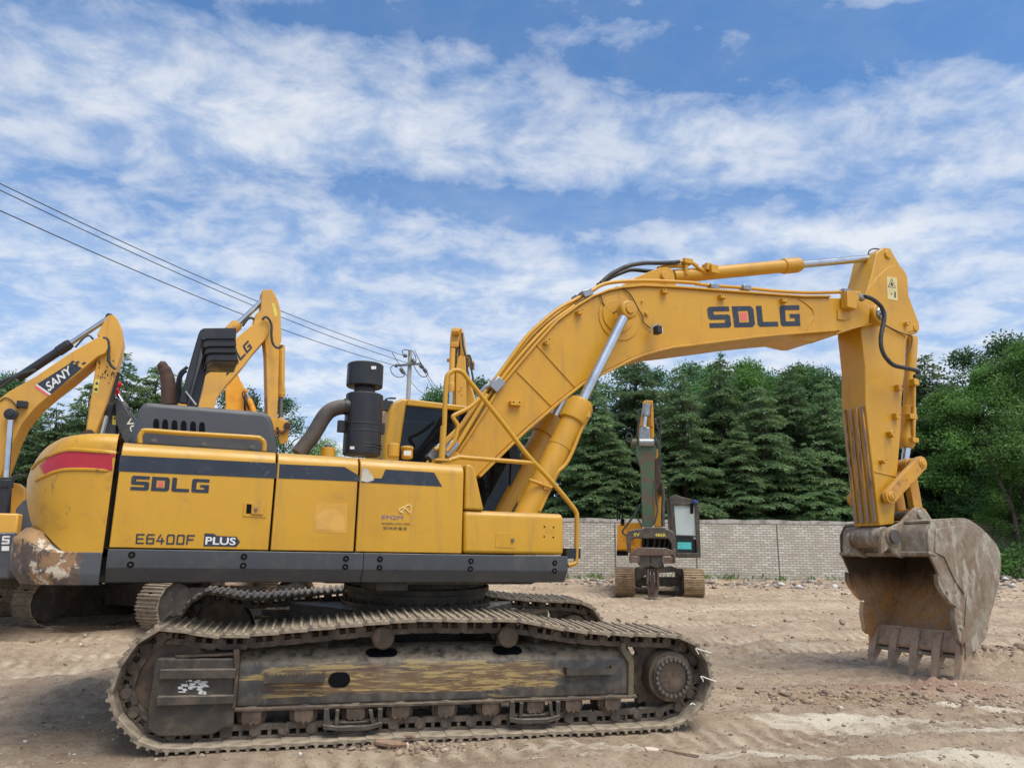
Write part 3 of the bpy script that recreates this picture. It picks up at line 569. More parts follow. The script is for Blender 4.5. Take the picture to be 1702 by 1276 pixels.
# skirt
mb=MB(); zs1=U([(560,917)],vS-.03)[0][1]; zs2=U([(560,946)],vS-.03)[0][1]; zs3=U([(560,967)],vS+.05)[0][1]
sec=[(vS-.03,zs1-.004),(vS-.03,zs2),(vS+.05,zs3),(vS+.35,zs3),(vS+.35,zs1-.004)]
uL=.5*(FU.p(179,910,vS-.03)[0]+FU.p(174,962,vS-.03)[0]); uM=FU.p(604,935,vS-.03)[0]; uE=FU.p(944,940,vS-.03)[0]
SK=[]
for a,b in ((uL,uM-.002),(uM+.002,uE)):
    mb=MB(); mb.prismx(sec,a,b); SK.append(part(mb,'platform_skirt',M_grey,bevel=.006))
for l,sk in ((C1((776,1069),(768,1127),(1437,1080),(1432,1133)),SK[0]),(C2((410,1118),(407,1160)),SK[0]),(C2((582,1120),(579,1164),(1041,1130),(1038,1170),(1464,1140),(1463,1180)),SK[1])):
    mb=MB()
    for a,b in l:
        q=FU.p(a,b,vS-.03); mb.lathe((q[0],vS-.031,q[1]),(0,-1,0),[(0,.026),(.004,.026),(.004,.019),(-.012+.014,.017)],16,0); mb.cyl((q[0],vS-.033,q[1]),(q[0],vS-.036,q[1]),.010,n=6,mi=1)
    part(mb,'skirt_bolt',[M_seam,M_under],sk,split=.001)
# underside and platform core
mb=MB(); mb.box((-.9,0,1.45),(4.0,2.1,.26)); mb.box((-2.7,0,1.42),(.9,2.5,.2)); mb.box((.0,0,1.40),(2.2,1.4,.2)); part(mb,'platform_deck',M_under)
# engine bay core (closes the view through the machine)
mb=MB(); mb.box((-1.9,.35,2.0),(2.2,1.6,.9)); part(mb,'engine_bay',M_seam)
mb=MB(); mb.box((-2.0,1.44,2.02),(2.0,.06,.85)); part(mb,'far_side_door',M_yel,bevel=.02)
# --- counterweight
uS=us[0]-.03
sil=U([(152,730.5),(112,731),(92,735),(74,746),(60,759),(49,777),(42,797),(40.5,815),(42,838),(47,862),(55,884)],-.9)
plan=[(0,-1.46),(.18,-1.46),(.36,-1.452),(.50,-1.43),(.62,-1.39),(.74,-1.32),(.84,-1.22),(.92,-1.09),(.98,-.9),(1.02,-.7),(1.07,-.4),(1.09,0)]
plan=[(g,-h) for g,h in [(a,-b) for a,b in plan]]; plan=plan+[(g,-h) for g,h in plan[-2::-1]]
zlo_side=U([(150,918)],vS)[0][1]; zlo_back=sil[-1][1]
def zlow(g): t=min(1,max(0,(g-.42)/.42)); t=t*t*(3-2*t); return zlo_side*(1-t)+zlo_back*t
zc_top=U([(197,733)],vS+.05)[0][1]; rows=26
silz=[z for u,z in sil]; sile=[(uS-u) for u,z in sil]
def E(z): return float(np.interp(z,silz[::-1],sile[::-1]))
def cw_pt(g,h,k):  # k 0..1 from top to bottom of the yellow shell
    zt_=sil[0][1]+(zc_top-sil[0][1])*(1-min(1,g)) if g<1 else sil[0][1]
    zt_=max(zc_top,sil[0][1]); zl=zlow(abs(g)); z=zt_+(zl-zt_)*k
    e=E(min(z,silz[0])); r=.11; d=max(0,r-(zt_-z)); ins=r-math.sqrt(max(0,r*r-d*d)); 
    hh=h*(1-ins/1.46); return (uS-e*g,hh,z)
mb=MB(); n=len(plan); ks=[0,.015,.03,.05,.075,.1,.13,.17]+[.17+.83*i/20 for i in range(1,21)]
vs=[cw_pt(g,h,k) for k in ks for g,h in plan]; fs=[(r*n+i,(r+1)*n+i,(r+1)*n+i+1,r*n+i+1) for r in range(len(ks)-1) for i in range(n-1)]
fs.append(tuple(range(n)));  mb.add(vs,fs)
CW=part(mb,'counterweight',M_cw,angle=60)
silb=U([(25,883),(19,890),(16,905),(14,930),(13.5,951),(17,961),(28,968)],-.9)
bz=[z for u,z in silb]; be=[uS-u for u,z in silb]; zbm=bz[-1]
vs=[];kb=[0,.012,.06]+[i/10+.02 for i in range(1,9)]; kb[-1]=.9; kb=kb[:10]+[1]
for k in kb:
    for g,h in plan:
        zl=zlow(g)+(.03 if k==0 else -.045*min(1,max(0,(g-.35)/.4))); z=zl+(zbm-zl)*k; e=float(np.interp(z,bz[::-1],be[::-1])); t=min(1,max(0,(g-.3)/.5)); ey=E(zlo_back); 
        e2=e; edge=(1.0 if k>0 else .93); hh=h*((.96 if k==0 else 1.008) if k<.9 else .99); vs.append((uS-e2*g*edge,hh,z))
fs=[(r*n+i,(r+1)*n+i,(r+1)*n+i+1,r*n+i+1) for r in range(10) for i in range(n-1)]; fs.append(tuple(range(11*n-1,10*n-1,-1))); fs.append(tuple(range(n)))
mb=MB(); mb.add(vs,fs); cwb=part(mb,'counterweight_base',M_cwbase,CW,angle=50)
# things painted on the curved counterweight: vertices dropped onto its surface
from mathutils.bvhtree import BVHTree
def drape(F,obj,loops,name,mat,parent,off=.004,res=5.0,thick=0):
    me=obj.data; bv=BVHTree.FromPolygons([v.co for v in me.vertices],[tuple(p.vertices) for p in me.polygons])
    bm=bmesh.new(); Mi=Matrix.Rotation(-F.yaw,3,'Z')
    bmv=[bm.verts.new((a,b,0)) for a,b in loops]; bm.faces.new(bmv)
    xs=[a for a,b in loops]; ys=[b for a,b in loops]
    k=min(xs)+res
    while k<max(xs): bmesh.ops.bisect_plane(bm,geom=bm.verts[:]+bm.edges[:]+bm.faces[:],plane_co=(k,0,0),plane_no=(1,0,0)); k+=res
    k=min(ys)+res
    while k<max(ys): bmesh.ops.bisect_plane(bm,geom=bm.verts[:]+bm.edges[:]+bm.faces[:],plane_co=(0,k,0),plane_no=(0,1,0)); k+=res
    out=[]; ok=True
    o=Mi@(EYE-F.o)
    for v in bm.verts:
        d=(Mi@ray(v.co.x,v.co.y)).normalized(); h,nn,_,_=bv.ray_cast(o,d)
        out.append((h+ (nn if nn.dot(d)<0 else -nn)*off) if h else None)
    last=[q for q in out if q is not None]
    fs=[tuple(q.index for q in f.verts) for f in bm.faces if (bm.verts.index_update() or all(out[q.index] is not None for q in f.verts))]
    out=[q if q is not None else last[0] for q in out]
    mb=MB(); mb.add(out,fs); bm.free(); return mb.build(name,mat,parent,angle=60)
drape(FU,CW,C1((380,460),(440,458),(696,476),(682,575),(440,562),(370,565),(320,577),(266,600),(236,545),(300,492)),'red_stripe',M_red,CW)
def groove(l,r=.012):
    me=CW.data; bv=BVHTree.FromPolygons([v.co for v in me.vertices],[tuple(p.vertices) for p in me.polygons]); Mi=Matrix.Rotation(-FU.yaw,3,'Z'); o=Mi@(EYE-FU.o); P=[]
    for a,b in sp2(l,5):
        h,nn,_,_=bv.ray_cast(o,(Mi@ray(a,b)).normalized())
        if h: P.append(h)
    return P
mb=MB(); mb.tube(groove(C1((695,470),(540,458),(440,452),(375,458),(300,485),(235,520),(190,562))),.016,6)
mb.tube(groove(C1((690,580),(540,568),(440,566),(370,570),(310,586),(255,610),(212,632))),.014,6); part(mb,'raised_ridge',M_cw,CW,split=.001)
# --- engine hood
vH=-1.22
mb=MB(); P=U(C1((748,412),(770,350),(795,285),(822,205),(845,178),(870,169),(1200,196),(1550,225),(1592,243),(1610,290),(1622,350),(1640,466)),vH); P[0]=(P[0][0],ZT-.01); P[-1]=(P[-1][0],ZT-.01)
mb.prism(P,vH,.25); HD=part(mb,'engine_hood',M_hood,bevel=.045,seg=4)
mb=MB()
for cx in (920,973,1028,1082,1137,1190):
    a=C1((cx-18,345),(cx-17,290),(cx-13,274),(cx,267),(cx+13,274),(cx+17,290),(cx+18,345)); flat(mb,FU,[(x,y+(cx-920)*.0206) for x,y in a],vH,0,.004)
part(mb,'hood_slot',M_seam,HD,split=.001)
mb=MB()
for cx,cy in ((908,400),(1203,420),(1483,437)):
    q=FU.p(*C1((cx,cy))[0],vH); mb.cyl((q[0],vH,q[1]),(q[0],vH-.006,q[1]),.024); mb.cyl((q[0],vH-.006,q[1]),(q[0],vH-.02,q[1]),.013,n=6)
part(mb,'hood_bolt',M_bolt,HD,split=.001)
mb=MB(); mb.tube(FU.path(C1((824,412),(824,375),(838,350),(868,338),(1100,355),(1490,378),(1535,388),(1556,412),(1556,458)),vS+.10),.021,10,smooth=5); part(mb,'hood_handrail',M_yel)
# bits on the far side of the bonnet top
mb=MB(); q=FU.P3(*C2((320,575))[0],-.7); mb.cyl(q-Vector((0,0,.1)),q+Vector((0,0,.03)),.07); mb.cyl(q+Vector((0,0,.03)),q+Vector((0,0,.06)),.035,mi=1); part(mb,'small_cap',[M_yel,M_bolt],bevel=.004)
# raised hood flap
vF=-.35
mb=MB(); mb.prism(U(D2((335,1030),(365,900),(450,600),(488,470),(503,436),(528,418),(555,416),(548,440),(520,475),(510,560),(470,760),(400,1035)),vF),vF,vF+.05)
mb.prism(U(D2((395,1035),(440,800),(500,560),(545,700),(552,770),(480,1040)),vF),vF+.22,vF+.9)
fl=part(mb,'raised_hood_flap',M_blk,bevel=.012)
mb=MB(); mb.prism(U(D2((392,1035),(425,880),(505,560),(525,640),(448,900),(412,1038)),vF),vF+.03,vF+.07); part(mb,'inner_lining',M_hood,fl)
for i,l in enumerate((((505,500),(515,445),(535,418),(790,414),(800,420),(797,500),(790,506),(560,506),(525,520)),((522,570),(530,520),(560,508),(795,506),(800,560),(790,568),(575,568),(545,580)),((536,630),(545,582),(575,570),(800,568),(806,618),(795,624),(590,622),(560,635)),((548,700),(556,640),(590,624),(804,622),(812,680),(808,690),(600,684),(575,700),(556,728)))):
    mb=MB(); mb.prism(U(D2(*l),vF+.02*i),vF+.02*i,vF+.75-.05*i); part(mb,'louvre_shelf',M_blk,fl,bevel=.016,seg=3)
mb=MB(); mb.tube(FU.path(D2((385,935),(470,1045)),vF-.02),.012,8); part(mb,'prop_rod',M_steel,fl)
mb=MB(); mb.tube(FU.path(D2((248,1040),(247,940),(240,850),(222,780),(196,730),(168,708)),.15),[.072,.072,.070,.064,.054,.038],16,smooth=5); part(mb,'exhaust_pipe',M_rust)
mb=MB(); mb.tube(FU.path(D2((318,1030),(318,880),(340,790),(375,755),(400,735)),.3),.018,8,smooth=4); mb.tube(FU.path(D2((335,1030),(340,850),(360,790),(392,765)),.3),.018,8,smooth=4); part(mb,'rear_grab_rail',M_blk)
# --- air cleaner
vA=-.55
def vcyl(mb,cx,y0,y1,rpx,v,mi=0,n=32,chamf=.01):
    a=FU.P3(cx[0],y0,v); b=FU.P3(cx[1],y1,v); r=rpx*FU.scale(cx[0],(y0+y1)/2,v); z0_,z1_=min(a.z,b.z),max(a.z,b.z)
    mb.lathe((.5*(a.x+b.x),v,z0_),(0,0,1),[(0,r-chamf),(chamf,r),(z1_-z0_-chamf,r),(z1_-z0_,r-chamf)],n,mi)
mb=MB(); vcyl(mb,(605,602),656,757,30.5,vA); 
for yy in (706,718,739,744): vcyl(mb,(603,603),yy,yy+1.6,31.3,vA,chamf=.002)
AC=part(mb,'air_cleaner',M_blk,angle=30)
mb=MB(); vcyl(mb,(607,606.5),606,644,29,vA); vcyl(mb,(606,606),644,657,17,vA); part(mb,'precleaner_cap',M_blk,AC,angle=30)
mb=MB()
for l in (((303,257),(346,257),(347,284),(303,284)),((115,966),(154,966),(154,990),(115,990))): 
    drp=D5(*l); P=[FU.P3(a,b,vA-.235) for a,b in drp]; mb.add(P,[(3,2,1,0)]); 
part(mb,'paper_label',M_white,AC)
mb=MB(); P=FU.path(C2((415,352),(372,356),(330,372),(298,405),(268,455),(240,500),(205,545),(170,590)),vA-.02); mb.tube(P,.078,16,smooth=4); mb.tube([P[0]+Vector((.02,0,0)),P[0]-Vector((.03,0,0))],.086,16,mi=1); part(mb,'intake_duct',[M_duct,M_blk])
mb=MB(); mb.box(FU.P3(*D5((40,790))[0],vA),(.08,.06,.12)); mb.box(FU.P3(*D5((398,810))[0],vA),(.05,.06,.12)); part(mb,'mounting_bracket',M_blk,AC,bevel=.005,split=.001)
# --- caps in front of the cab
for nm,x0,x1,y0,y1 in (('breather_cap',447,552,935,1050),('filler_cap',566,676,966,1060)):
    mb=MB(); cx=D5(((x0+x1)/2,0))[0][0]; a=D5((0,y0))[0][1]; b=D5((0,y1))[0][1]; r=(x1-x0)/2*.1881
    vcyl(mb,(cx,cx),a+1,b+3,r*(1 if nm[0]=='b' else .9),-1.0,chamf=.012)
    if nm[0]=='f': vcyl(mb,(cx,cx),a,a+6,r*1.05,-1.0,chamf=.012)
    cp=part(mb,nm,M_yel,angle=30)
    if nm[0]=='f': mb=MB(); mb.add([FU.P3(p[0],p[1],-1.0-.115) for p in D5((592,1003),(655,1005),(655,1045),(592,1043))],[(3,2,1,0)]); part(mb,'paper_label',M_white,cp)
# --- cab
vC0,vC1=.42,1.42
fr=U(C2((592,640),(602,540),(622,430),(632,370),(655,328),(690,309),(730,311),(1035,350),(1200,372),(1260,480),(1300,640),(1280,820),(1180,960)),vC0)
zf=1.5
outer=[(fr[0][0],zf)]+fr[:-1]+[(fr[-2][0]-.02,zf)]
win=U(C2((660,750),(684,560),(716,345),(1040,378),(1170,392),(1215,490),(1245,640),(1230,760)),vC0)
mb=MB()
# near wall as a frame: pieces round the window
def ring(mb,out,inn,v0,v1,mi=0):
    n=len(out)
    for i in range(n):
        j=(i+1)%n; q=[out[i],out[j],inn[j],inn[i]]; mb.prism(q,v0,v1,mi)
o2=[(win[0][0]-.17,zf),U(C2((622,470)),vC0)[0],U(C2((655,326)),vC0)[0],fr[7],fr[8],fr[9],fr[10],(fr[11][0],zf)]
i2=[(win[0][0]+.02,zf+.55),win[1],win[2],win[3],win[4],win[5],win[6],(win[7][0],zf+.12)]
mb.prism([o2[0],fr[1],fr[2],fr[3],fr[4],fr[5],fr[6],win[2],win[1],i2[0],(i2[0][0],zf)],vC0,vC1)  # rear pillar block (solid corner)
CAB=part(mb,'cab',M_yel,bevel=.03,seg=3)
mb=MB(); mb.prism([fr[6],fr[7],fr[8],fr[9],win[5],win[4],win[3],win[2]],vC0+.003,vC1); part(mb,'cab_roof',M_yel,CAB,bevel=.015)
mb=MB(); mb.prism([fr[9],fr[10],fr[11],(fr[11][0]-.06,zf),(win[7][0]-.02,zf),win[6],win[5]],vC0+.006,vC0+.07); mb.prism([(win[0][0],zf),(win[0][0],zf+.35),(win[7][0],zf+.12),(win[7][0],zf)],vC0+.006,vC0+.06); x=.5*(win[3][0]+win[2][0])+.2; mb.prism([(x,zf),(x,win[3][1]),(x+.07,win[3][1]),(x+.07,zf)],vC0+.02,vC0+.06); part(mb,'window_pillar',M_blk,CAB,bevel=.006,split=.001)
mb=MB(); mb.prism([(win[0][0],zf+.34)]+win[1:7]+[(win[7][0],zf+.1)],vC0+.03,vC0+.036); part(mb,'side_window',M_glass,CAB)
mb=MB(); mb.prism([(win[1][0],zf+.5),(win[2][0]+.05,win[2][1]-.02),(win[4][0],win[4][1]-.02),(win[6][0],win[6][1]),(win[7][0],zf+.3)],vC1-.05,vC1-.044); part(mb,'side_window',M_glass,CAB)
mb=MB(); mb.prism([(win[1][0]+.0,zf),(win[1][0],zf+.7),(win[7][0]-.05,zf+.5),(win[7][0]-.05,zf)],vC0+.3,vC1-.05,0); mb.box((win[1][0]+.55,.9,zf+.9),(.14,.5,.9),0,Matrix.Rotation(R(-8),3,'Y')); mb.box((win[1][0]+.55,.9,zf+1.45),(.1,.3,.25)); part(mb,'driver_seat',M_seam,CAB,bevel=.03)
mb=MB(); mb.box((fr[10][0]-.03,.5*(vC0+vC1),zf+.55),(.05,.95,.06)); mb.tube([(fr[9][0],vC1-.05,fr[9][1]),(fr[10][0]-.02,vC1-.05,fr[10][1]),(fr[11][0]-.02,vC1-.05,zf)],.035); part(mb,'front_frame',M_blk,CAB)
mb=MB(); mb.add([(fr[9][0],vC0+.08,fr[9][1]),(fr[9][0],vC1-.08,fr[9][1]),(fr[10][0]-.02,vC1-.08,fr[10][1]),(fr[10][0]-.02,vC0+.08,fr[10][1]),(fr[11][0]-.02,vC1-.08,zf),(fr[11][0]-.02,vC0+.08,zf)],[(0,1,2,3),(3,2,4,5)]); part(mb,'windscreen',M_glass,CAB)
# mirror / lamp behind the air cleaner
mb=MB(); mb.tube(FU.path(D5((440,620),(438,545),(470,540),(520,541)),.6),.012,6); mb.tube(FU.path(D5((400,590),(435,545)),.6),.008,6); mb.box(FU.P3(*D5((418,606))[0],.6),(.2,.08,.12)); mb.tube(FU.path(D5((452,620),(448,670)),.6),.016,6); part(mb,'rear_lamp_bracket',M_blk)
mb=MB(); mb.prism(U(C2((745,500),(745,450),(765,455),(778,475),(775,530),(740,530)),vC0+.6),vC0+.75,vC0+.8); part(mb,'rear_sticker',M_duct,CAB)
# --- handrails at the front
mb=MB(); mb.tube(FU.path(C2((893,612),(905,480),(912,300),(920,205),(940,178),(965,168),(1000,180),(1040,230),(1120,330),(1230,470),(1330,600),(1450,730),(1545,845),(1572,885),(1576,920),(1573,1110),(1566,1140),(1530,1152)),-1.34),.024,12,smooth=5)
mb.tube(FU.path(C2((893,615),(903,450)),-1.34),.031,12); mb.tube(FU.path(C2((930,622),(985,606),(1020,609),(1360,636)),-1.34),.022,10,smooth=3)
q=FU.P3(*C2((1545,1092))[0],-1.3); mb.box(q,(.16,.12,.10),1); part(mb,'access_handrail',[M_yel,M_blk])
mb=MB(); q=FU.P3(*C2((893,618))[0],-1.34); mb.box(q-Vector((0,0,.01)),(.16,.12,.02)); part(mb,'rail_foot_plate',M_yel,bevel=.004)
# --- boom
vB=-.34; bw=.68
top=C2((938,615))+C5((200,1276),(300,1130),(470,860),(570,740),(690,600),(800,480),(920,390),(1010,335),(1100,300),(1180,283),(1300,272),(1500,280),(1630,290))+C6((200,345),(500,367),(700,381),(870,381),(965,386),(1050,400),(1120,430))
bot=C6((1110,535),(1040,565),(960,592),(900,575),(600,598),(400,617),(0,668))+C5((1480,622),(1390,643),(1300,668),(1220,700),(1150,737),(1050,785),(950,833),(800,950),(600,1120),(440,1276))+C2((1075,700),(1030,760))
tP=U(top,vB); bP=U(bot,vB)
foot=U(C2((930,800)),vB)
mb=MB(); mb.prism(tP+bP+foot,vB,vB+bw); BM=part(mb,'boom',M_yelb,bevel=.012)
mb=MB(); mb.strip(tP[1:-3],vB-.035,vB+bw+.035,.028,side=1); bl=bP[3:-1]; mb.strip(bl,vB-.045,vB+bw+.045,.032,side=1); part(mb,'boom_flange',M_yelb,BM,bevel=.006)
mb=MB(); q=FU.p(*C6((1165,485))[0],vB); mb.cyl((q[0],vB-.05,q[1]),(q[0],vB+bw+.05,q[1]),.155,n=32); 
mb.prism(U(C6((560,592),(760,640),(800,640),(925,600),(930,580)),vB),vB+.06,vB+bw-.06); part(mb,'boom_end_boss',M_yelb,BM,bevel=.01)
mb=MB(); mb.lathe((q[0],vB-.05,q[1]),(0,-1,0),[(0,.10),(.02,.10),(.035,.085),(.04,.03),(.09,.03)],24); part(mb,'pivot_pin',M_steel,BM)
# flat doubler plates and weld ribs
mb=MB()
def rib(a,b,w=.018,h=.012,v=vB,mi=0):
    p=FU.P3(*a,v); r=FU.P3(*b,v); d=(r-p).normalized(); n_=Vector((-d.z,0,d.x))*w/2
    mb.prism([((p-n_).x,(p-n_).z),((r-n_).x,(r-n_).z),((r+n_).x,(r+n_).z),((p+n_).x,(p+n_).z)],v-h,v+.002,mi)
rib(*C5((682,612),(905,858)),w=.03); rib(*C5((563,765),(765,968)),w=.03)
l=C6((685,388),(720,410),(770,455),(775,490),(715,592)); 
for a,b in zip(l,l[1:]): rib(a,b,.02)
l=C6((915,455),(990,462),(1005,490),(985,510),(920,515)); mb.prism(U(C6((915,450),(1000,455),(1010,480),(1000,505),(960,520),(915,515)),vB),vB-.02,vB+.002)
l=C6((910,600),(1000,570),(1120,540)); 
for a,b in zip(l,l[1:]): rib(a,b,.015)
c=FU.p(*C5((1165,455))[0],vB); mb.prism(circ(c,.30,36),vB-.012,vB+.002); mb.prism(circ((c[0]-.03,c[1]+.02),.22,32),vB-.026,vB+.002)
part(mb,'weld_rib',M_yelb,BM,bevel=.004,split=.001)
mb=MB()
def bracket(c,sz,an,v=vB,dep=.07):
    q=FU.P3(*c,v); mb.box((q.x,v-dep/2,q.z),(sz[0],dep,sz[1]),0,Matrix.Rotation(R(-an),3,'Y'))
    for s_ in (-.28,.28):
        w=Matrix.Rotation(R(-an),3,'Y')@Vector((s_*sz[0],0,.01)); mb.cyl((q.x+w.x,v-dep,q.z+w.z),(q.x+w.x,v-dep-.003,q.z+w.z),.009,n=8,mi=1)
for c,an in (((925,425),28),((735,600),45),((548,962),3),((1425,305),2)): bracket(C5(c)[0],(.085 if c[0]!=548 else .14,.05),an)
for c in ((210,382),(583,405)): bracket(C6(c)[0],(.1,.05),3)
for c,r_ in (((1298,360),.012),((1325,430),.03),((1258,428),.02)): q=FU.p(*C5(c)[0],vB); mb.cyl((q[0],vB,q[1]),(q[0],vB-.03,q[1]),r_,n=10)
part(mb,'hose_bracket',[M_yelb,M_seam],BM,bevel=.004,split=.002)
mb=MB(); logo_on(mb,FU,C6((125,437),(686,427),(694,553),(145,566)),vB); part(mb,'lettering',[M_navy,M_pink],BM)
# boom cylinders
def ram(F,base,collar,pin,v,rb,rr,mats,parent,name,fat=1.25,eye=.12,eyew=.14,coll=.30,n=24):
    b=F.P3(*base,v); c=F.P3(*collar,v); p=F.P3(*pin,v); d=(p-b).normalized(); c=b+d*(c-b).dot(d)
    L=(c-b).length; mb=MB(); mb.lathe(b,d,[(0,rb),(L-coll,rb),(L-coll+.01,rb*fat*.97),(L-coll+.04,rb*fat),(L-.06,rb*fat),(L-.05,rb*1.08),(L-.01,rb*1.05),(L,rb*.8)],n)
    o=mb.build(name,mats[0],parent,angle=32)
    m2=MB(); m2.cyl(c,p-d*eye*.8,rr,n=20); m2.build('piston_rod',mats[1],o)
    m3=MB(); m3.lathe(p+Vector((0,-eyew/2,0)),(0,1,0),[(0,eye*.85),(.015,eye),(eyew-.015,eye),(eyew,eye*.85)],24); m3.cyl(p+Vector((0,-eyew/2-.02,0)),p+Vector((0,eyew/2+.02,0)),eye*.5,n=16); m3.build('rod_eye',mats[0],o,bevel=.006)
    return o,b,c,p,d
vN=-.53
rn=ram(FU,C2((1287,960))[0],C2((1592,318))[0],C5((1212,412))[0],vN,.134,.060,(M_yelb,M_chrome),MAIN,'boom_cylinder')
rf=ram(FU,C2((1151,960))[0],C2((1432,388))[0],C5((1100,440))[0],.53,.134,.060,(M_yelb,M_chrome),MAIN,'boom_cylinder')
mb=MB(); mb.tube(FU.path(C2((1600,372),(1618,392),(1606,440),(1560,560),(1520,640),(1470,690),(1440,760),(1385,880)),vN-.1),.024,8,smooth=4); mb.box(FU.P3(*C2((1612,392))[0],vN-.1),(.12,.1,.07)); mb.tube(FU.path(C2((1335,720),(1450,762)),vN-.15),.02,6); mb.box(FU.P3(*C2((1420,752))[0],vN-.13),(.07,.05,.08)); part(mb,'cylinder_pipe',M_yelb,rn[0],bevel=.004)
mb=MB(); d=rn[4]; L=(rn[2]-rn[1]).length; q=rn[1]+d*(L-.65); mb.lathe(q,d,[(0,.139),(.05,.139)],24); t=d.orthogonal().normalized(); b_=d.cross(t)
for i in range(14):
    w=(t*math.cos(i*math.pi/7)+b_*math.sin(i*math.pi/7))*.140; mb.cyl(rn[2]-d*.07+w,rn[2]-d*.035+w,.014,n=6)
part(mb,'cylinder_band',M_yelb,rn[0],split=.0001)
# boom foot plates
mb=MB(); 
for v in (vB-.06,vB+bw+.02): mb.prism(U(C2((860,700),(930,560),(1040,640),(1010,760),(900,800)),vB),v,v+.04)
part(mb,'boom_foot_bracket',M_yelb,bevel=.01,split=.001)
# pipes along the boom
PA=C5((80,1230),(150,1190),(250,1080),(350,930),(460,785),(600,592),(680,508),(800,408),(900,352),(1000,298),(1060,262),(1140,244),(1300,236),(1450,240),(1630,251))+C6((60,297),(150,308),(340,322),(560,343),(760,352),(950,347))
PBs=C5((110,1276),(230,1100),(350,960),(470,800),(600,625),(700,515),(830,410),(930,352))
PC=C5((150,1276),(215,1190),(330,1010),(440,860),(560,705),(660,590),(770,480),(900,385),(960,345))
mb=MB(); mb.tube(FU.path(PA,-.26),.026,10,smooth=4); mb.tube(FU.path(PBs,-.14),.026,10,smooth=4); mb.tube(FU.path([(a,b) for a,b in PA[3:-5]],.1),.024,10,smooth=4); mb.tube(FU.path(PC,-.30),.022,10,smooth=4)
mb.tube(FU.path(C5((350,925),(280,985),(200,1025),(188,1042),(215,1085),(212,1120),(195,1180),(150,1240)),-.42),.024,10,smooth=4)
mb.tube(FU.path(C5((330,950),(240,1080),(120,1200),(70,1276)),-.05),.024,10,smooth=4)
mb.tube(FU.path(C5((390,905),(270,1110),(210,1210),(170,1276)),-.39),.026,10,smooth=4)
part(mb,'hydraulic_pipe',M_yelb,BM)
mb=MB()
for c,an,sz,v in (((378,882),50,(.16,.09),-.15),((440,852),50,(.17,.12),-.33),((968,315),25,(.14,.09),-.26),((925,338),25,(.12,.09),-.15),((165,1225),50,(.2,.1),-.36),((80,1250),50,(.2,.1),-.1)): mb.box(FU.P3(*C5(c)[0],v),(sz[0],.14,sz[1]),0,Matrix.Rotation(R(-an),3,'Y'))
for c,v in (((165,318),-.27),((360,325),-.27),((965,345),-.27)): mb.box(FU.P3(*C6(c)[0],v),(.14,.1,.07))
part(mb,'pipe_clamp',M_steel,BM,bevel=.008,split=.001)
mb=MB(); mb.tube(FU.path(C5((905,375),(955,345),(1000,335),(1060,312),(1110,290),(1165,272),(1215,300),(1250,345),(1275,395),(1305,445),(1310,480),(1350,515)),-.36),.008,6,smooth=4); mb.tube(FU.path(C5((1055,318),(1075,375),(1110,415),(1140,425)),-.36),.007,6,smooth=4)
mb.tube(FU.path(C5((1130,425),(1200,385)),-.37),.006,6); part(mb,'lamp_cable',M_rub,BM)
mb=MB(); mb.box(FU.P3(*C5((1393,527))[0],-.50),(.075,.11,.105)); lp=part(mb,'work_lamp',M_blk,BM,bevel=.012,seg=3)
mb=MB(); q=FU.P3(*C5((1393,527))[0],-.50); mb.box(q+Vector((.04,0,0)),(.012,.09,.085)); part(mb,'lens',M_white,lp); mb=MB(); mb.tube(FU.path(C5((1345,540),(1365,505),(1400,490)),-.42),.014,6); part(mb,'bracket',M_bolt,lp)
mb=MB(); mb.tube(FU.path(C5((1060,250),(1110,205),(1170,170),(1230,146),(1320,132),(1420,132),(1520,125)),-.12),.03,10,smooth=5); mb.tube(FU.path(C5((1040,262),(1120,215),(1190,185),(1240,172),(1320,178),(1380,183)),.05),.028,10,smooth=5); part(mb,'black_hose',M_rub,BM,split=.001)
# stick cylinder with its bracket on the boom
mb=MB(); 
for v in (-.14,.08): mb.prism(U(C5((1160,285),(1240,228),(1330,190),(1395,165),(1440,160),(1470,175),(1480,205),(1490,262),(1500,290)),-.1),v,v+.06)
c=FU.p(*C5((1432,210))[0],-.14); mb.cyl((c[0],-.18,c[1]),(c[0],.18,c[1]),.065,n=20); part(mb,'cylinder_bracket',M_yelb,BM,bevel=.006)
mb=MB(); mb.tube(FU.path(C5((1395,165),(1440,152),(1500,150),(1560,152)),-.06),.03,8,smooth=3); mb.tube(FU.path(C5((1520,125),(1560,118),(1590,125),(1630,150)),-.1)+FU.path(C6((30,165),(80,205),(130,235)),-.1),.022,8,smooth=3); mb.tube(FU.path(C5((1558,105),(1560,200)),-.1),.03,8); mb.box(FU.P3(*C5((1565,125))[0],-.1),(.14,.1,.07)); mb.box(FU.P3(*C6((150,220))[0],-.1),(.12,.2,.12)); mb.box(FU.P3(*C6((128,200))[0],-.1),(.09,.12,.1)); part(mb,'cylinder_port_pipe',M_yelb,BM,bevel=.006)
ra=ram(FU,C5((1478,212))[0],C6((695,202))[0],C6((1165,138))[0],0,.098,.058,(M_yelb,M_chrome),MAIN,'stick_cylinder',1.22,.08,.2,.36)
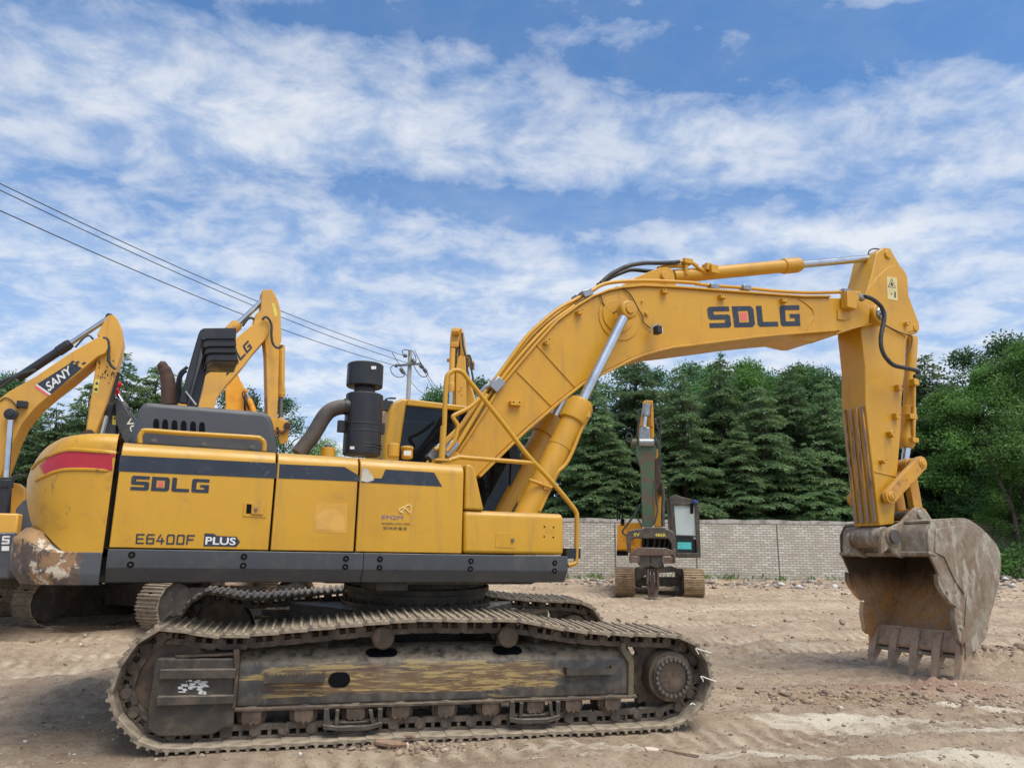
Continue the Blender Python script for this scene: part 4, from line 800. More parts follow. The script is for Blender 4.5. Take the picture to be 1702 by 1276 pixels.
# --- stick
vK=-.20; kw=.46
stk=[(1469,411),(1480,413),(1490,431),(1497,443),(1505,457),(1508.5,475),(1509,491),(1512,502),(1527,535),(1529,546),(1524,554),(1510,556),(1506,570),(1503,623),(1499,664),(1497,719),(1491,791),(1486,871),(1462,873),(1448,754),(1439,672),(1438,609),(1431,548),(1430,515),(1442,480),(1450,452),(1457,420)]
kP=U(stk,vK); mb=MB(); mb.prism(kP,vK,vK+kw); ST=part(mb,'stick',M_yelb,bevel=.012)
mb=MB()
dbl=U(C6((1085,350),(1150,262),(1225,195),(1262,186),(1300,196),(1322,225),(1338,260),(1345,370),(1400,520),(1402,575),(1338,592),(1330,620),(1200,545),(1100,560),(1062,570)),vK)
mb.prism(dbl,vK-.014,vK+.002); c=FU.p(*C6((1220,122))[0],vK); mb.cyl((c[0],vK-.03,c[1]),(c[0],vK+kw+.03,c[1]),.065,n=24); c=FU.p(*C6((1388,562))[0],vK); mb.cyl((c[0],vK-.025,c[1]),(c[0],vK+kw+.025,c[1]),.06,n=24)
rib(*C7((278,352),(366,372)),w=.02,v=vK); part(mb,'stick_doubler',M_yelb,ST,bevel=.006,split=.001)
mb=MB()
def br2(c,an,sz=(.09,.09)): 
    q=FU.P3(*c,vK); mb.box((q.x,vK-.04,q.z),(sz[0],.08,sz[1]),0,Matrix.Rotation(R(-an),3,'Y')); mb.cyl((q.x+.03,vK-.08,q.z+.02),(q.x+.03,vK-.084,q.z+.02),.009,n=8,mi=1)
br2(C6((1276,930))[0],5); br2(C6((1262,1102))[0],5); br2(C6((1228,1208))[0],-50,(.11,.06)); br2(C7((302,312))[0],-45,(.07,.035)); br2(C6((1322,546))[0],0,(.06,.05))
part(mb,'hose_bracket',[M_yelb,M_seam],ST,bevel=.004,split=.002)
mb=MB(); flat(mb,FU,C6((1217,252),(1278,262),(1282,400),(1222,390)),vK-.014,0,.003)
l=C6((1247,268),(1270,322),(1226,316))
for a,b in zip(l,l[1:]+l[:1]):
    p=FU.P3(*a,vK-.0175); r=FU.P3(*b,vK-.0175); d=(r-p).normalized(); n_=Vector((-d.z,0,d.x))*.006; mb.add([p-n_,r-n_,r+n_,p+n_],[(0,1,2,3)],1)
flat(mb,FU,C6((1242,290),(1250,288),(1258,312),(1240,308)),vK-.0172,1,.001); flat(mb,FU,C6((1264,345),(1272,347),(1272,383),(1262,380)),vK-.0172,1,.001); flat(mb,FU,C6((1240,357),(1252,356),(1252,362),(1240,362)),vK-.0172,1,.001)
part(mb,'warning_sticker',[M_ypale,M_navy],ST)
# wear strips on the inner face of the stick
A=FU.p(1439,674,vK); Bq=FU.p(1461,868,vK); d=Vector((Bq[0]-A[0],Bq[1]-A[1])); nrm=Vector((d.y,-d.x)).normalized()
if nrm.x>0: nrm=-nrm
mb=MB()
for i in range(4):
    v=vK+.035+i*.112; a=Vector(A)+nrm*.002; b=Vector(Bq)+nrm*.002; mb.prism([tuple(a),tuple(b),tuple(b+nrm*.028),tuple(a+nrm*.028)],v,v+.058)
part(mb,'wear_strip',M_wear,ST,bevel=.01,split=.001)
# manifold, hose on the stick
mb=MB(); mb.prism(U(C6((965,345),(1050,345),(1055,395),(1030,400),(1022,455),(965,440)),vB-.1),vB-.14,vB-.01); mb.box(FU.P3(*C6((1060,385))[0],vB-.12),(.1,.08,.05),1,Matrix.Rotation(R(20),3,'Y')); mb.tube(FU.path(C6((1030,360),(1070,370),(1090,378)),vB-.12),.025,8,mi=1); part(mb,'hose_manifold',[M_yelb,M_steel],BM,bevel=.006)
def corr(mb,pts,r,mi=0):
    P=spline([Vector(p) for p in pts],9); rr=[r*(1.0 if i%2 else .88) for i in range(len(P))]; vs=mb.tube(P,rr,10,mi)
mb=MB(); corr(mb,FU.path(C6((1085,375),(1120,385),(1155,408),(1185,440),(1200,480),(1200,520),(1190,570),(1182,620),(1183,670),(1195,715),(1220,755),(1260,790),(1320,805),(1370,815),(1412,828)),vK-.3),.034); mb.tube(FU.path(C6((1412,828),(1400,850),(1385,860)),vK-.28),.03,8); part(mb,'corrugated_hose',M_rub,ST)
mb=MB(); mb.tube(FU.path(C6((1210,548),(1260,575),(1320,600),(1365,615),(1370,640),(1360,690),(1335,725)),vK-.04),.009,6,smooth=4); mb.tube(FU.path(C6((1105,118),(1112,98),(1135,86),(1170,88)),0),.012,6,smooth=4); part(mb,'thin_hose',M_rub,ST,split=.001)
# bucket cylinder
v0=.03
b=FU.P3(1516,560,v0); e=FU.P3(1507,744,v0); d=(e-b).normalized(); L=(e-b).length; mb=MB()
mb.lathe(b,d,[(0,.08),(.05,.088),(L*.64,.088),(L*.65,.112),(L*.90,.112),(L*.91,.118),(L*.97,.118),(L,.09)],24); bc=part(mb,'bucket_cylinder',M_yelb,angle=30)
e2=FU.P3(1503,772,v0); mb=MB(); mb.cyl(e,e2,.058); part(mb,'piston_rod',M_chrome,bc)
mb=MB(); mb.tube(FU.path(C6((1385,870),(1383,1000),(1380,1120),(1382,1240)),v0-.14),.025,8); mb.box(FU.P3(*C6((1383,895))[0],v0-.14),(.11,.1,.1)); mb.box(FU.P3(*C6((1365,1103))[0],v0-.12),(.16,.1,.08)); mb.box(FU.P3(*C6((1378,1245))[0],v0-.12),(.13,.1,.07)); mb.lathe(b+d*L*.30,d,[(0,.094),(.04,.094)],20); part(mb,'cylinder_pipe',M_yelb,bc,bevel=.005)
# linkage
pa=FU.p(1477,825,vK-.08); pb=FU.p(1528,770,vK-.08)
for v in (vK-.13,vK+kw+.05):
    mb=MB(); mb.prism(capsule(pa,pb,.105,.105,12),v,v+.08); 
    for c in (pa,pb): mb.lathe((c[0],v-.02,c[1]),(0,1,0),[(0,.06),(.01,.072),(.11,.072),(.12,.06)],24); mb.cyl((c[0],v-.03,c[1]),(c[0],v-.02,c[1]),.045,n=6)
    part(mb,'tipping_link',M_yelw,bevel=.008)
mb=MB(); mb.cyl((pb[0],vK-.05,pb[1]),(pb[0],vK+kw+.05,pb[1]),.09,n=20); pc=FU.p(1519,852,-.05)
for v in (.0-.13,.16): mb.prism(capsule(pb,(pc[0]+.02,pc[1]-.02),.1,.09,10),v,v+.1)
mb.cyl((pc[0]+.02,-.2,pc[1]-.02),(pc[0]+.02,.32,pc[1]-.02),.085,n=20); part(mb,'bucket_link',M_yelw,bevel=.008)
mb=MB(); mb.cyl((pa[0],vK-.1,pa[1]),(pa[0],vK+kw+.1,pa[1]),.07,n=16); part(mb,'link_pin',M_bolt)
# --- bucket
bN,bF=-.78,.78
prof=U(C7((625,1062),(640,1110),(690,1075),(728,1010),(748,940),(775,850),(791,760),(792,700),(784,668),(757,630),(730,603),(700,577),(668,556),(640,551),(580,553),(512,560),(497,600),(503,690)),bN)
mouth=U(C7((503,690),(525,735),(548,790),(575,850),(608,892),(622,940),(630,1000),(640,1058)),bN)
outer_=prof[1:]  # lip -> back -> top -> front beam
mb=MB()
line=sp2(outer_[0:15],3); n_=len(line)
mb.strip(line,bN+.02,bF-.02,.035,side=-1)
# find orientation: thickness must go inward; recompute if the sheet went outward
cx=sum(p[0] for p in line)/n_; cz=sum(p[1] for p in line)/n_
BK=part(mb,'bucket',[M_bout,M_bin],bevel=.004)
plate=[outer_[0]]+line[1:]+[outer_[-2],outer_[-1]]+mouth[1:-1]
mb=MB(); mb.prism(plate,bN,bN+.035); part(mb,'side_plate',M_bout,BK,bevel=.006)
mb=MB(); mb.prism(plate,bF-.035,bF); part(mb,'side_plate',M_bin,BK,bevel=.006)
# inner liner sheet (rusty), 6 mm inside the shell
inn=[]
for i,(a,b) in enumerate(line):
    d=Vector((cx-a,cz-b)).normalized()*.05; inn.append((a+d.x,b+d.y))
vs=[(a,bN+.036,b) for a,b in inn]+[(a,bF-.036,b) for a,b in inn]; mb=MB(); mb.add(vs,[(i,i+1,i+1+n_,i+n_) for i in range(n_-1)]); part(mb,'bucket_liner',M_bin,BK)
# top beam across the mouth
bm_=U(C7((512,562),(500,590),(500,640),(503,688),(520,694),(545,680),(560,620),(560,565)),bN); mb=MB(); mb.prism(bm_,bN+.036,bF-.036)
bl2=U(C7((497,676),(500,694),(530,700),(530,682)),bN); mb.prism(bl2,bN-.012,bF+.012); part(mb,'bucket_beam',M_bout,BK,bevel=.02)
# bevelled outer cheek: raised reinforcement on the near side plate
mb=MB(); mb.prism(U(C7((525,585),(640,572),(684,600),(690,640),(668,740),(655,830),(640,850),(600,790),(560,700),(520,680)),bN),bN-.018,bN+.002)
mb.prism(U(C7((652,850),(690,905),(740,985),(725,1030),(690,1075),(645,1105),(640,1000)),bN),bN-.022,bN+.002); part(mb,'cheek_plate',M_bout,BK,bevel=.006,split=.0001)
# side cutters
for v0_,v1_ in ((bN-.03,bN+.045),(bF-.045,bF+.03)):
    for l in (((543,770),(562,790),(600,850),(622,885),(612,902),(590,880),(560,840),(547,810)),((614,905),(632,925),(652,985),(662,1035),(645,1058),(628,1040),(612,960))):
        mb=MB(); mb.prism(U(C7(*[(a-14,b) for a,b in l]),bN),v0_,v1_); 
        cc=U(C7(*[(a-14,b) for a,b in l]),bN); mx=sum(q[0] for q in cc)/len(cc); mz=sum(q[1] for q in cc)/len(cc)
        mb.cyl((mx,v0_-.02,mz),(mx,v1_+.02,mz),.03,n=6); part(mb,'side_cutter',M_bout if v0_<0 else M_bin,BK,bevel=.008)
# lip and teeth
lip0=FU.p(*C7((655,1082))[0],bN); tip=FU.p(*C7((631,1217))[0],bN)
ld=(Vector(tip)-Vector(lip0)).normalized(); ln=Vector((-ld.y,ld.x))
if ln.x>0: ln=-ln
L0=Vector(lip0); mb=MB(); mb.prism([tuple(L0-ld*.26+ln*.012),tuple(L0+ld*.02+ln*.03),tuple(L0+ld*.06-ln*.0),tuple(L0+ld*.0-ln*.045),tuple(L0-ld*.20-ln*.06)],bN+.002,bF-.002); part(mb,'cutting_lip',M_tooth,BK,bevel=.006)
tl=(Vector(tip)-L0).length
for i in range(5):
    vc=bN+.06+i*(bF-bN-.12)/4
    mb=MB(); sec=[(L0-ld*.20+ln*.045),(L0-ld*.04+ln*.065),(L0+ld*.10+ln*.055),(L0+ld*tl+ln*.012),(L0+ld*tl-ln*.012),(L0+ld*.12-ln*.09),(L0-ld*.10-ln*.12),(L0-ld*.25-ln*.06)]
    P=[tuple(q) for q in sec]; n_=len(P); wd=[.05,.07,.065,.034,.034,.065,.07,.05]
    vs=[(p[0],vc-w,p[1]) for p,w in zip(P,wd)]+[(p[0],vc+w,p[1]) for p,w in zip(P,wd)]
    mb.add(vs,[tuple(range(n_)),tuple(range(2*n_-1,n_-1,-1))]+[(k,k+n_,(k+1)%n_+n_,(k+1)%n_) for k in range(n_)])
    mb.box((L0.x+ld.x*.08,vc,L0.y+ld.y*.08),(.05,.15,.05)); 
    bmx=part(mb,'bucket_tooth',M_tooth,BK,bevel=.014)
# ears
ears=U(C7((300,690),(335,660),(372,700),(392,704),(385,690),(440,690),(520,640),(530,560),(505,545),(488,520),(462,498),(438,500),(415,520),(380,560),(340,578),(310,600),(298,640)),-.30)
for v in (-.33,.30):
    mb=MB(); mb.prism(ears,v,v+.055)
    c=FU.p(*C7((350,618))[0],-.33); mb.lathe((c[0],v-.03,c[1]),(0,1,0),[(0,.125),(.02,.135),(.09,.135),(.11,.12)],28); mb.cyl((c[0],v-.045,c[1]),(c[0],v-.03,c[1]),.08,n=24)
    c2=FU.p(*C7((461,524))[0],-.33); mb.cyl((c2[0],v-.03,c2[1]),(c2[0],v+.08,c2[1]),.06,n=24); part(mb,'bucket_ear',M_bout,BK,bevel=.012)
mb=MB(); mb.cyl((c[0],-.4,c[1]),(c[0],.4,c[1]),.10,n=24); mb.cyl((c2[0],-.35,c2[1]),(c2[0],.36,c2[1]),.05,n=20); part(mb,'bucket_pin',M_bolt,BK)
mb=MB(); mb.cyl((c[0],vK-.02,c[1]),(c[0],vK+kw+.02,c[1]),.15,n=28); part(mb,'stick_end_boss',M_bout,ST,bevel=.01)
# ------------------------------------------------------------------ undercarriage (its own heading, 9 degrees off the upper body)
RZ=R(YT-YU)
def tpart(mb,name,mats,parent=MAIN,**k):
    o=mb.build(name,mats,parent,rotz=RZ if parent is MAIN else None,**k)
    if parent is MAIN:
        for q in [c for c in MAIN.children if c.name.split('.')[0]==name and not c.get('_t')]: q.rotation_euler=(math.atan(TILT),0,RZ); q.location=(0,0,TILT*1.67)
    return o
vT=-1.67
out_px=[(344,1255),(273,1257),(233,1247),(208,1226),(188,1203),(178,1178),(176,1153),(181,1128),(192,1105),(206,1080),(224,1060),(247,1044),(275,1034),(320,1041),(376,1046),(440,1042),(515,1035),(610,1026),(699,1020),(780,1021),(854,1021),(896,1028),(940,1036),(983,1041),(1048,1045),(1110,1047),(1140,1054),(1160,1067),(1176,1088),(1185,1112),(1187,1136),(1182,1160),(1168,1182),(1148,1202),(1125,1213),(1048,1221),(925,1227),(821,1232),(715,1236),(600,1241),(447,1250)]
op=[FT.p(a,b,vT) for a,b in out_px]
op=[(a,max(b,.0)) for a,b in op]
def resample(pts,n):
    P=[Vector(p) for p in pts]; P.append(P[0]); L=[0]
    for a,b in zip(P,P[1:]): L.append(L[-1]+(b-a).length)
    out=[]
    for i in range(n):
        s=L[-1]*i/n; k=max(j for j in range(len(L)-1) if L[j]<=s); t=(s-L[k])/(L[k+1]-L[k]); out.append(P[k].lerp(P[k+1],t))
    return out,L[-1]
pp,LT=resample(sp2(op+[op[0]],6)[:-1],400)
for _ in range(3): pp=[(pp[i-1]+pp[i]*2+pp[(i+1)%400])/4 for i in range(400)]
pp=[Vector((p.x,max(p.y,0.0))) for p in pp]
def fit_path(off):   # shrink by off along the inward normal
    out=[]
    for i in range(400):
        d=(pp[(i+1)%400]-pp[i-1]).normalized(); out.append(pp[i]+Vector((d.y,-d.x))*off)
    return out
area=sum(pp[i].x*pp[(i+1)%400].y-pp[(i+1)%400].x*pp[i].y for i in range(400))
SGN=1 if area<0 else -1   # travelling clockwise: inward is to the right
NS=max(40,round(LT/.225)); pitch=LT/NS
def shoe_mesh(mb,v0,v1,p,L=pitch,path=None,n_out=None):
    t=.014
    # section in (s,n): plate with three grousers, n outward, 0 = tip of grousers
    t=.026; hgt=.058; g=[(-L/2+.004,-hgt),(-L/2+.004,-hgt+t),(-L*.40,-hgt+t),(-L*.385,-.008),(-L*.29,-.008),(-L*.25,-hgt+t),(-L*.08,-hgt+t),(-L*.05,-.014),(L*.045,-.014),(L*.075,-hgt+t),(L*.24,-hgt+t),(L*.275,-.008),(L*.365,-.008),(L*.39,-hgt+t),(L/2+.012,-hgt+t-.008),(L/2+.012,-hgt-.008)]
    o,tv,nv=p
    mb.prism([((o+tv*a+nv*b).x,(o+tv*a+nv*b).y) for a,b in g],v0,v1)
def link_mesh(mb,v,p,L=pitch,th=.045,up=-.056,dn=-.178,mi=0):
    o,tv,nv=p; f=lambda a,b:((o+tv*a+nv*b).x,(o+tv*a+nv*b).y)
    v0,v1=v-th/2,v+th/2; m_=(up+dn)/2
    mb.prism([f(-L*.5,up-.028),f(-L*.46,up),f(L*.46,up),f(L*.5,up-.028)],v0,v1,mi)
    mb.prism([f(-L*.52,dn+.05),f(-L*.42,dn),f(L*.42,dn),f(L*.52,dn+.05),f(L*.40,dn+.045),f(-L*.40,dn+.045)],v0-.004,v1+.004,mi)
    for a,w in ((-.40,.12),(0,.07),(.40,.12)): mb.prism([f((a-w)*L,dn+.03),f((a+w)*L,dn+.03),f((a+w*.8)*L,up-.02),f((a-w*.8)*L,up-.02)],v0+.003,v1-.003,mi)
    c=f(-L*.48,m_-.012); mb.cyl((c[0],v0-.012,c[1]),(c[0],v1+.012,c[1]),.043,n=12,mi=mi)
def track(vc,width,label,side):
    ch=MB(); T=None
    pts=[]
    for k in range(NS):
        i=k*400/NS; i0=int(i)%400; f=i-int(i); o=pp[i0].lerp(pp[(i0+1)%400],f); a=int((i-400/NS/2))%400; b=int((i+400/NS/2))%400
        d=(pp[b]-pp[a]).normalized(); nv=Vector((-d.y,d.x))*SGN; pts.append((o,d,nv))
    for p in pts:
        for dv in (-.115,.115): link_mesh(ch,vc+dv,p)
        o,d,nv=p; c=o-d*pitch*.48+nv*-.117; ch.cyl((c.x,vc-.11,c.y),(c.x,vc+.11,c.y),.026,n=8)
    tr=tpart(ch,'crawler_track',M_link,angle=40)
    o0,d0,n0=Vector((0,0)),Vector((1,0)),Vector((0,1)); base=None
    for o,d,nv in pts:
        if base is None:
            mb=MB(); shoe_mesh(mb,vc-width/2,vc+width/2,(o0,d0,n0)); base=mb.build('track_shoe',M_shoe,tr,bevel=.003,seg=1); s_=base
        else: s_=base.copy(); COL.objects.link(s_); s_.parent=tr
        # local axes: x along d, z along nv
        yv=Vector((0,1,0)) if (d.x*nv.y-d.y*nv.x)>0 else Vector((0,-1,0))
        s_.matrix_parent_inverse=Matrix.Identity(4)
        ang=math.atan2(d.y,d.x); s_.location=(o.x,0,o.y)
        if d.x*nv.y-d.y*nv.x>0: s_.rotation_euler=(0,-ang,0)
        else: # mirror through rotation about the tangent
            m_=Matrix(((d.x,0,nv.x),(0,-1,0),(d.y,0,nv.y))); s_.rotation_euler=m_.to_euler(); s_.location=(o.x,2*vc,o.y)
    return tr
trN=track(-1.37,.60,None,-1); trF=track(1.37,.60,None,1)
# --- track frames
z_b=FT.p(*C3((800,735))[0],-1.55)[1]; fl_=FT.p(392,1150,-1.52)[0]; fr_=FT.p(1051,1120,-1.52)[0]
def tframe(s):
    v=lambda q: s*q
    sec=[(v(-1.52),z_b),(v(-1.52),z_b+.31),(v(-1.49),z_b+.36),(v(-1.36),z_b+.43),(v(-1.18),z_b+.45),(v(-1.18),z_b)]
    mb=MB(); mb.prismx(sec if s>0 else sec[::-1],fl_,fr_); fo=tpart(mb,'track_frame',M_frame,bevel=.02,seg=3)
    return fo
for s in (1,-1):
    fo=tframe(s)
    mb=MB(); mb.prismx([(s*-1.57,z_b-.022),(s*-1.57,z_b+.002),(s*-1.1,z_b+.002),(s*-1.1,z_b-.022)],fl_-.02,fr_+.02); tpart(mb,'lower_flange',M_roll,fo,bevel=.004)
    if s>0:
        vf=-1.52
        mb=MB()
        q=FT.p(*C3((1280,588))[0],vf); mb.prism(capsule((q[0]-.03,q[1]),(q[0]+.03,q[1]),.062,.062,8),vf-.003,vf+.002)
        for cx,cy in (C3((1495,455))[0],C4((558,440))[0]):
            q=FT.p(cx,cy,-1.40); zz=z_b+.415
            P=[(q[0]+a*1.0,b) for a,b in capsule((-.08,0),(.08,0),.06,.06,8)]
            # lies on the sloped shoulder
            mb.add([(a,-1.425+b*.88,z_b+.36+(-1.425+b*.88+1.49)*.07/.13+.004) for a,b in P],[tuple(range(len(P)))])
        tpart(mb,'access_hole',M_seam,fo,split=.0001)
        for l in (C3((900,540),(1208,545),(1208,600),(897,595)),C4((852,512),(1095,512),(1095,556),(852,556))):
            P=[FT.p(a,b,vf) for a,b in l]; x0,x1=P[0][0],P[1][0]; zt_=P[0][1]; zb_=P[3][1]
            mb=MB(); n=26
            teeth=[(x0,zb_),(x0,zt_)]+[(x0+.03+(x1-x0-.06)*i/n, zt_-.012-(.016 if i%2 else 0)) for i in range(n+1)]+[(x1,zt_),(x1,zb_)]
            mb.prism(teeth,vf-.09,vf-.08); mb.prism([(x0,zb_),(x0,zb_+.008),(x1,zb_+.008),(x1,zb_)],vf-.08,vf); 
            for xx in (x0,x1-.01): mb.prism([(xx,zb_+.009),(xx,zt_-.01),(xx+.01,zt_-.01),(xx+.01,zb_+.009)],vf-.08,vf)
            tpart(mb,'step',M_gunm,fo)
        # end bracket beside the final drive
        mb=MB(); l=C4((1142,395),(1165,393),(1172,425),(1212,480),(1215,682),(1185,680),(1185,500),(1145,440)); mb.prism(FT.pts(l,vf-.03),vf-.03,vf+.10); tpart(mb,'drive_guard',surf('guard_ochre',(.16,.13,.075),.6,col2=(.09,.08,.065),sc=5,dirt=(.3,.25,.18),damt=.6),fo,bevel=.006)
        # front idler housing with its two ledges
        vi=-1.58
        mb=MB(); mb.prism(FT.pts(C3((332,490),(350,475),(745,475),(745,690),(735,835),(690,838),(625,874),(350,882),(290,845),(300,700),(318,600)),vi),vi,-1.28); GB=tpart(mb,'idler_housing',M_gunm,bevel=.018,seg=3)
        for l in (((362,533),(752,528),(748,578),(355,582)),((345,672),(740,664),(738,708),(340,720))):
            mb=MB(); mb.prism(FT.pts(C3(*l),vi-.05),vi-.05,vi+.002); tpart(mb,'ledge',M_gunm,GB,bevel=.006)
        mb=MB(); mb.prism(FT.pts(C3((738,430),(768,428),(770,500),(745,735),(728,735),(745,560)),vi-.02),vi-.02,-1.3); mb.prism(FT.pts(C3((440,462),(560,458),(738,448),(738,462),(440,474)),vi),vi+.0,-1.35); tpart(mb,'end_plate',M_roll,GB,bevel=.004)
        mb=MB(); tmp=[]; rr=np.random.default_rng(5)
        for i in range(46):
            cx,cy=rr.uniform(462,600),rr.uniform(590,658); w,h=rr.uniform(3,22),rr.uniform(2,7)
            if cx<490 or cy<600 or cy>648 or rr.random()<.45: P=FT.pts(C3((cx-w,cy-h),(cx+w*.6,cy-h*1.2),(cx+w,cy+h),(cx-w*.7,cy+h)),vi); mb.prism(P,vi-.002-.0001*i,vi+.001)
        tpart(mb,'worn_label',M_white,GB)
# carrier rollers
for cx,cy,rp in (C3((1505,372))[0]+(19.5,),C4((567,367))[0]+(18,)):
    for sg in (1,-1):
        q=FT.p(cx,cy,-1.56); r=rp*FT.scale(cx,cy,-1.56); mb=MB(); y0=-1.56*sg; y1=-1.15*sg; dd=(0,sg,0)
        mb.lathe((q[0],y0,q[1]),dd,[(0,r*.86),(.012,r),(.07,r),(.075,r*.8),(.30,r*.8),(.305,r),(.36,r)],28)
        for a in range(3): mb.cyl((q[0]+r*.5*math.cos(a*2.09+.5),y0-.004*sg,q[1]+r*.5*math.sin(a*2.09+.5)),(q[0]+r*.5*math.cos(a*2.09+.5),y0+.004*sg,q[1]+r*.5*math.sin(a*2.09+.5)),.018,n=8)
        mb.box((q[0],-1.3*sg,q[1]-.11),(.12,.08,.12)); tpart(mb,'carrier_roller',M_roll,angle=30)
# bottom rollers
RX=[419,505,590,664,739,812,886,949,1014]; zr=.245
us_=[FT.p(x,1185,-1.5)[0] for x in RX]
for i,u in enumerate(us_):
    for sg in (1,-1):
        mb=MB(); mb.lathe((u,-1.52*sg,zr),(0,sg,0),[(0,.08),(.01,.095),(.03,.095),(.035,.115),(.09,.115),(.095,.10),(.21,.10),(.215,.115),(.27,.115)],24)
        mb.prism([(u-.075,z_b-.022),(u-.075,zr-.02),(u-.045,zr-.05),(u-.02,zr-.035),(u,zr-.06),(u+.02,zr-.035),(u+.045,zr-.05),(u+.075,zr-.02),(u+.075,z_b-.022)],-1.56*sg,-1.515*sg); tpart(mb,'track_roller',M_roll,angle=30)
for dx in (0,1):
    f=(lambda l: l) if not dx else (lambda l:[(845+(x-536)*.86,y-12) for x,y in l])
    mb=MB(); 
    for l in (((1203,735),(1228,735),(1236,842),(1198,840)),((1262,742),(1282,742),(1274,828),(1256,828)),((1480,735),(1503,735),(1500,826),(1476,832)),((1432,742),(1452,742),(1462,828),(1448,828)),((1197,815),(1240,822),(1290,826),(1420,822),(1500,802),(1500,825),(1420,845),(1290,850),(1197,840))):
        mb.prism(FT.pts(f(C3(*l)),-1.60),-1.60-.002*len(l),-1.565)
    mb.prism(FT.pts(f(C3((1197,815),(1500,802),(1500,812),(1197,825))),-1.60),-1.565,-1.46); tpart(mb,'roller_guard',M_gunm,bevel=.003)
# idler wheel
for sg in (1,-1):
    q=FT.p(*C3((430,618))[0],-1.40); r=.43; mb=MB(); mb.lathe((q[0],-1.47*sg,q[1]),(0,sg,0),[(0,r*.55),(.0,r*.80),(.02,r*.84),(.02,r*.93),(.0,r*.97),(.04,r*.99),(.06,r*1.04),(.14,r*1.04),(.16,r*.99),(.20,r*.97)],48); mb.box((q[0]+.45,-1.37*sg,q[1]),(.5,.16,.2)); tpart(mb,'idler_wheel',M_roll,angle=30)
# final drive and sprocket
for sg in (1,-1):
    cf=FT.p(*C4((1410,572))[0],-1.60); s_=FT.scale(*C4((1410,572))[0],-1.60); r=34*s_; rb=43*s_
    mb=MB(); mb.lathe((cf[0],-1.60*sg,cf[1]),(0,sg,0),[(0,r*.93),(.008,r*1.03),(.03,r*1.06),(.035,rb*.98),(.10,rb),(.21,rb),(.22,rb*.9),(.40,rb*.9)],40); FD=tpart(mb,'final_drive',M_roll,angle=30)
    mb=MB()
    for i in range(22):
        a=i*2*math.pi/22; c=(cf[0]+r*.90*math.cos(a),cf[1]+r*.90*math.sin(a)); mb.cyl((c[0],-1.60*sg,c[1]),(c[0],-1.625*sg,c[1]),.019,n=6)
    tpart(mb,'drive_bolt',M_bolt,FD,split=.0001)
    mb=MB(); mb.cyl((cf[0],-1.604*sg,cf[1]),(cf[0],-1.6*sg,cf[1]),r*.74,n=32); tpart(mb,'drive_cover',M_roll,FD)
    mb=MB(); nt_=21; pr=.375; P=[]
    for i in range(nt_*4):
        a=i*2*math.pi/(nt_*4); rr_=pr*(1.0 if i%4 in(0,1) else .86); P.append((cf[0]+rr_*math.cos(a),cf[1]+rr_*math.sin(a)))
    mb.prism(P,-1.41,-1.33) if sg>0 else mb.prism(P,1.33,1.41); tpart(mb,'sprocket',M_roll,FD,bevel=.005)
# car body, legs and slewing ring
mb=MB()
for a in (1,-1):
    for sg in (1,-1): 
        p0=Vector((a*.45,sg*.3,.80)); p1=Vector((a*1.15,sg*1.2,.66)); d=p1-p0
        mb.box((p0+p1)/2,(.5,d.length,.30),0,Matrix.Rotation(-math.atan2(d.x,d.y),3,'Z')@Matrix.Identity(3))
mb.box((0,0,.82),(1.3,1.2,.36)); tpart(mb,'car_body',M_under,bevel=.02)
mb=MB(); mb.lathe((0,0,.98),(0,0,1),[(0,.80),(.05,.80),(.06,.74),(.14,.74),(.15,.78),(.20,.78),(.21,.72),(.32,.72)],48); 
for i in range(40):
    a=i*2*math.pi/40; mb.cyl((.765*math.cos(a),.765*math.sin(a),1.03),(.765*math.cos(a),.765*math.sin(a),1.06),.016,n=6)
tpart(mb,'slewing_ring',M_under,angle=30)
mb=MB(); mb.box((.15,-1.05,1.36),(1.3,.5,.10)); mb.box((-.6,-.95,1.30),(.3,.6,.10)); part(mb,'belly_plate',M_under,bevel=.01)
# white cords tied to the track at the sprocket end
for l in (C4((1605,443),(1560,432),(1532,423),(1526,424),(1535,440),(1541,450)),C4((1635,592),(1600,580),(1562,566),(1555,568),(1566,582),(1567,592)),C4((1505,712),(1515,705),(1530,712))):
    mb=MB(); mb.tube(FT.path(l,vT-.01),.006,6,smooth=3); tpart(mb,'tied_cord',M_yarn)

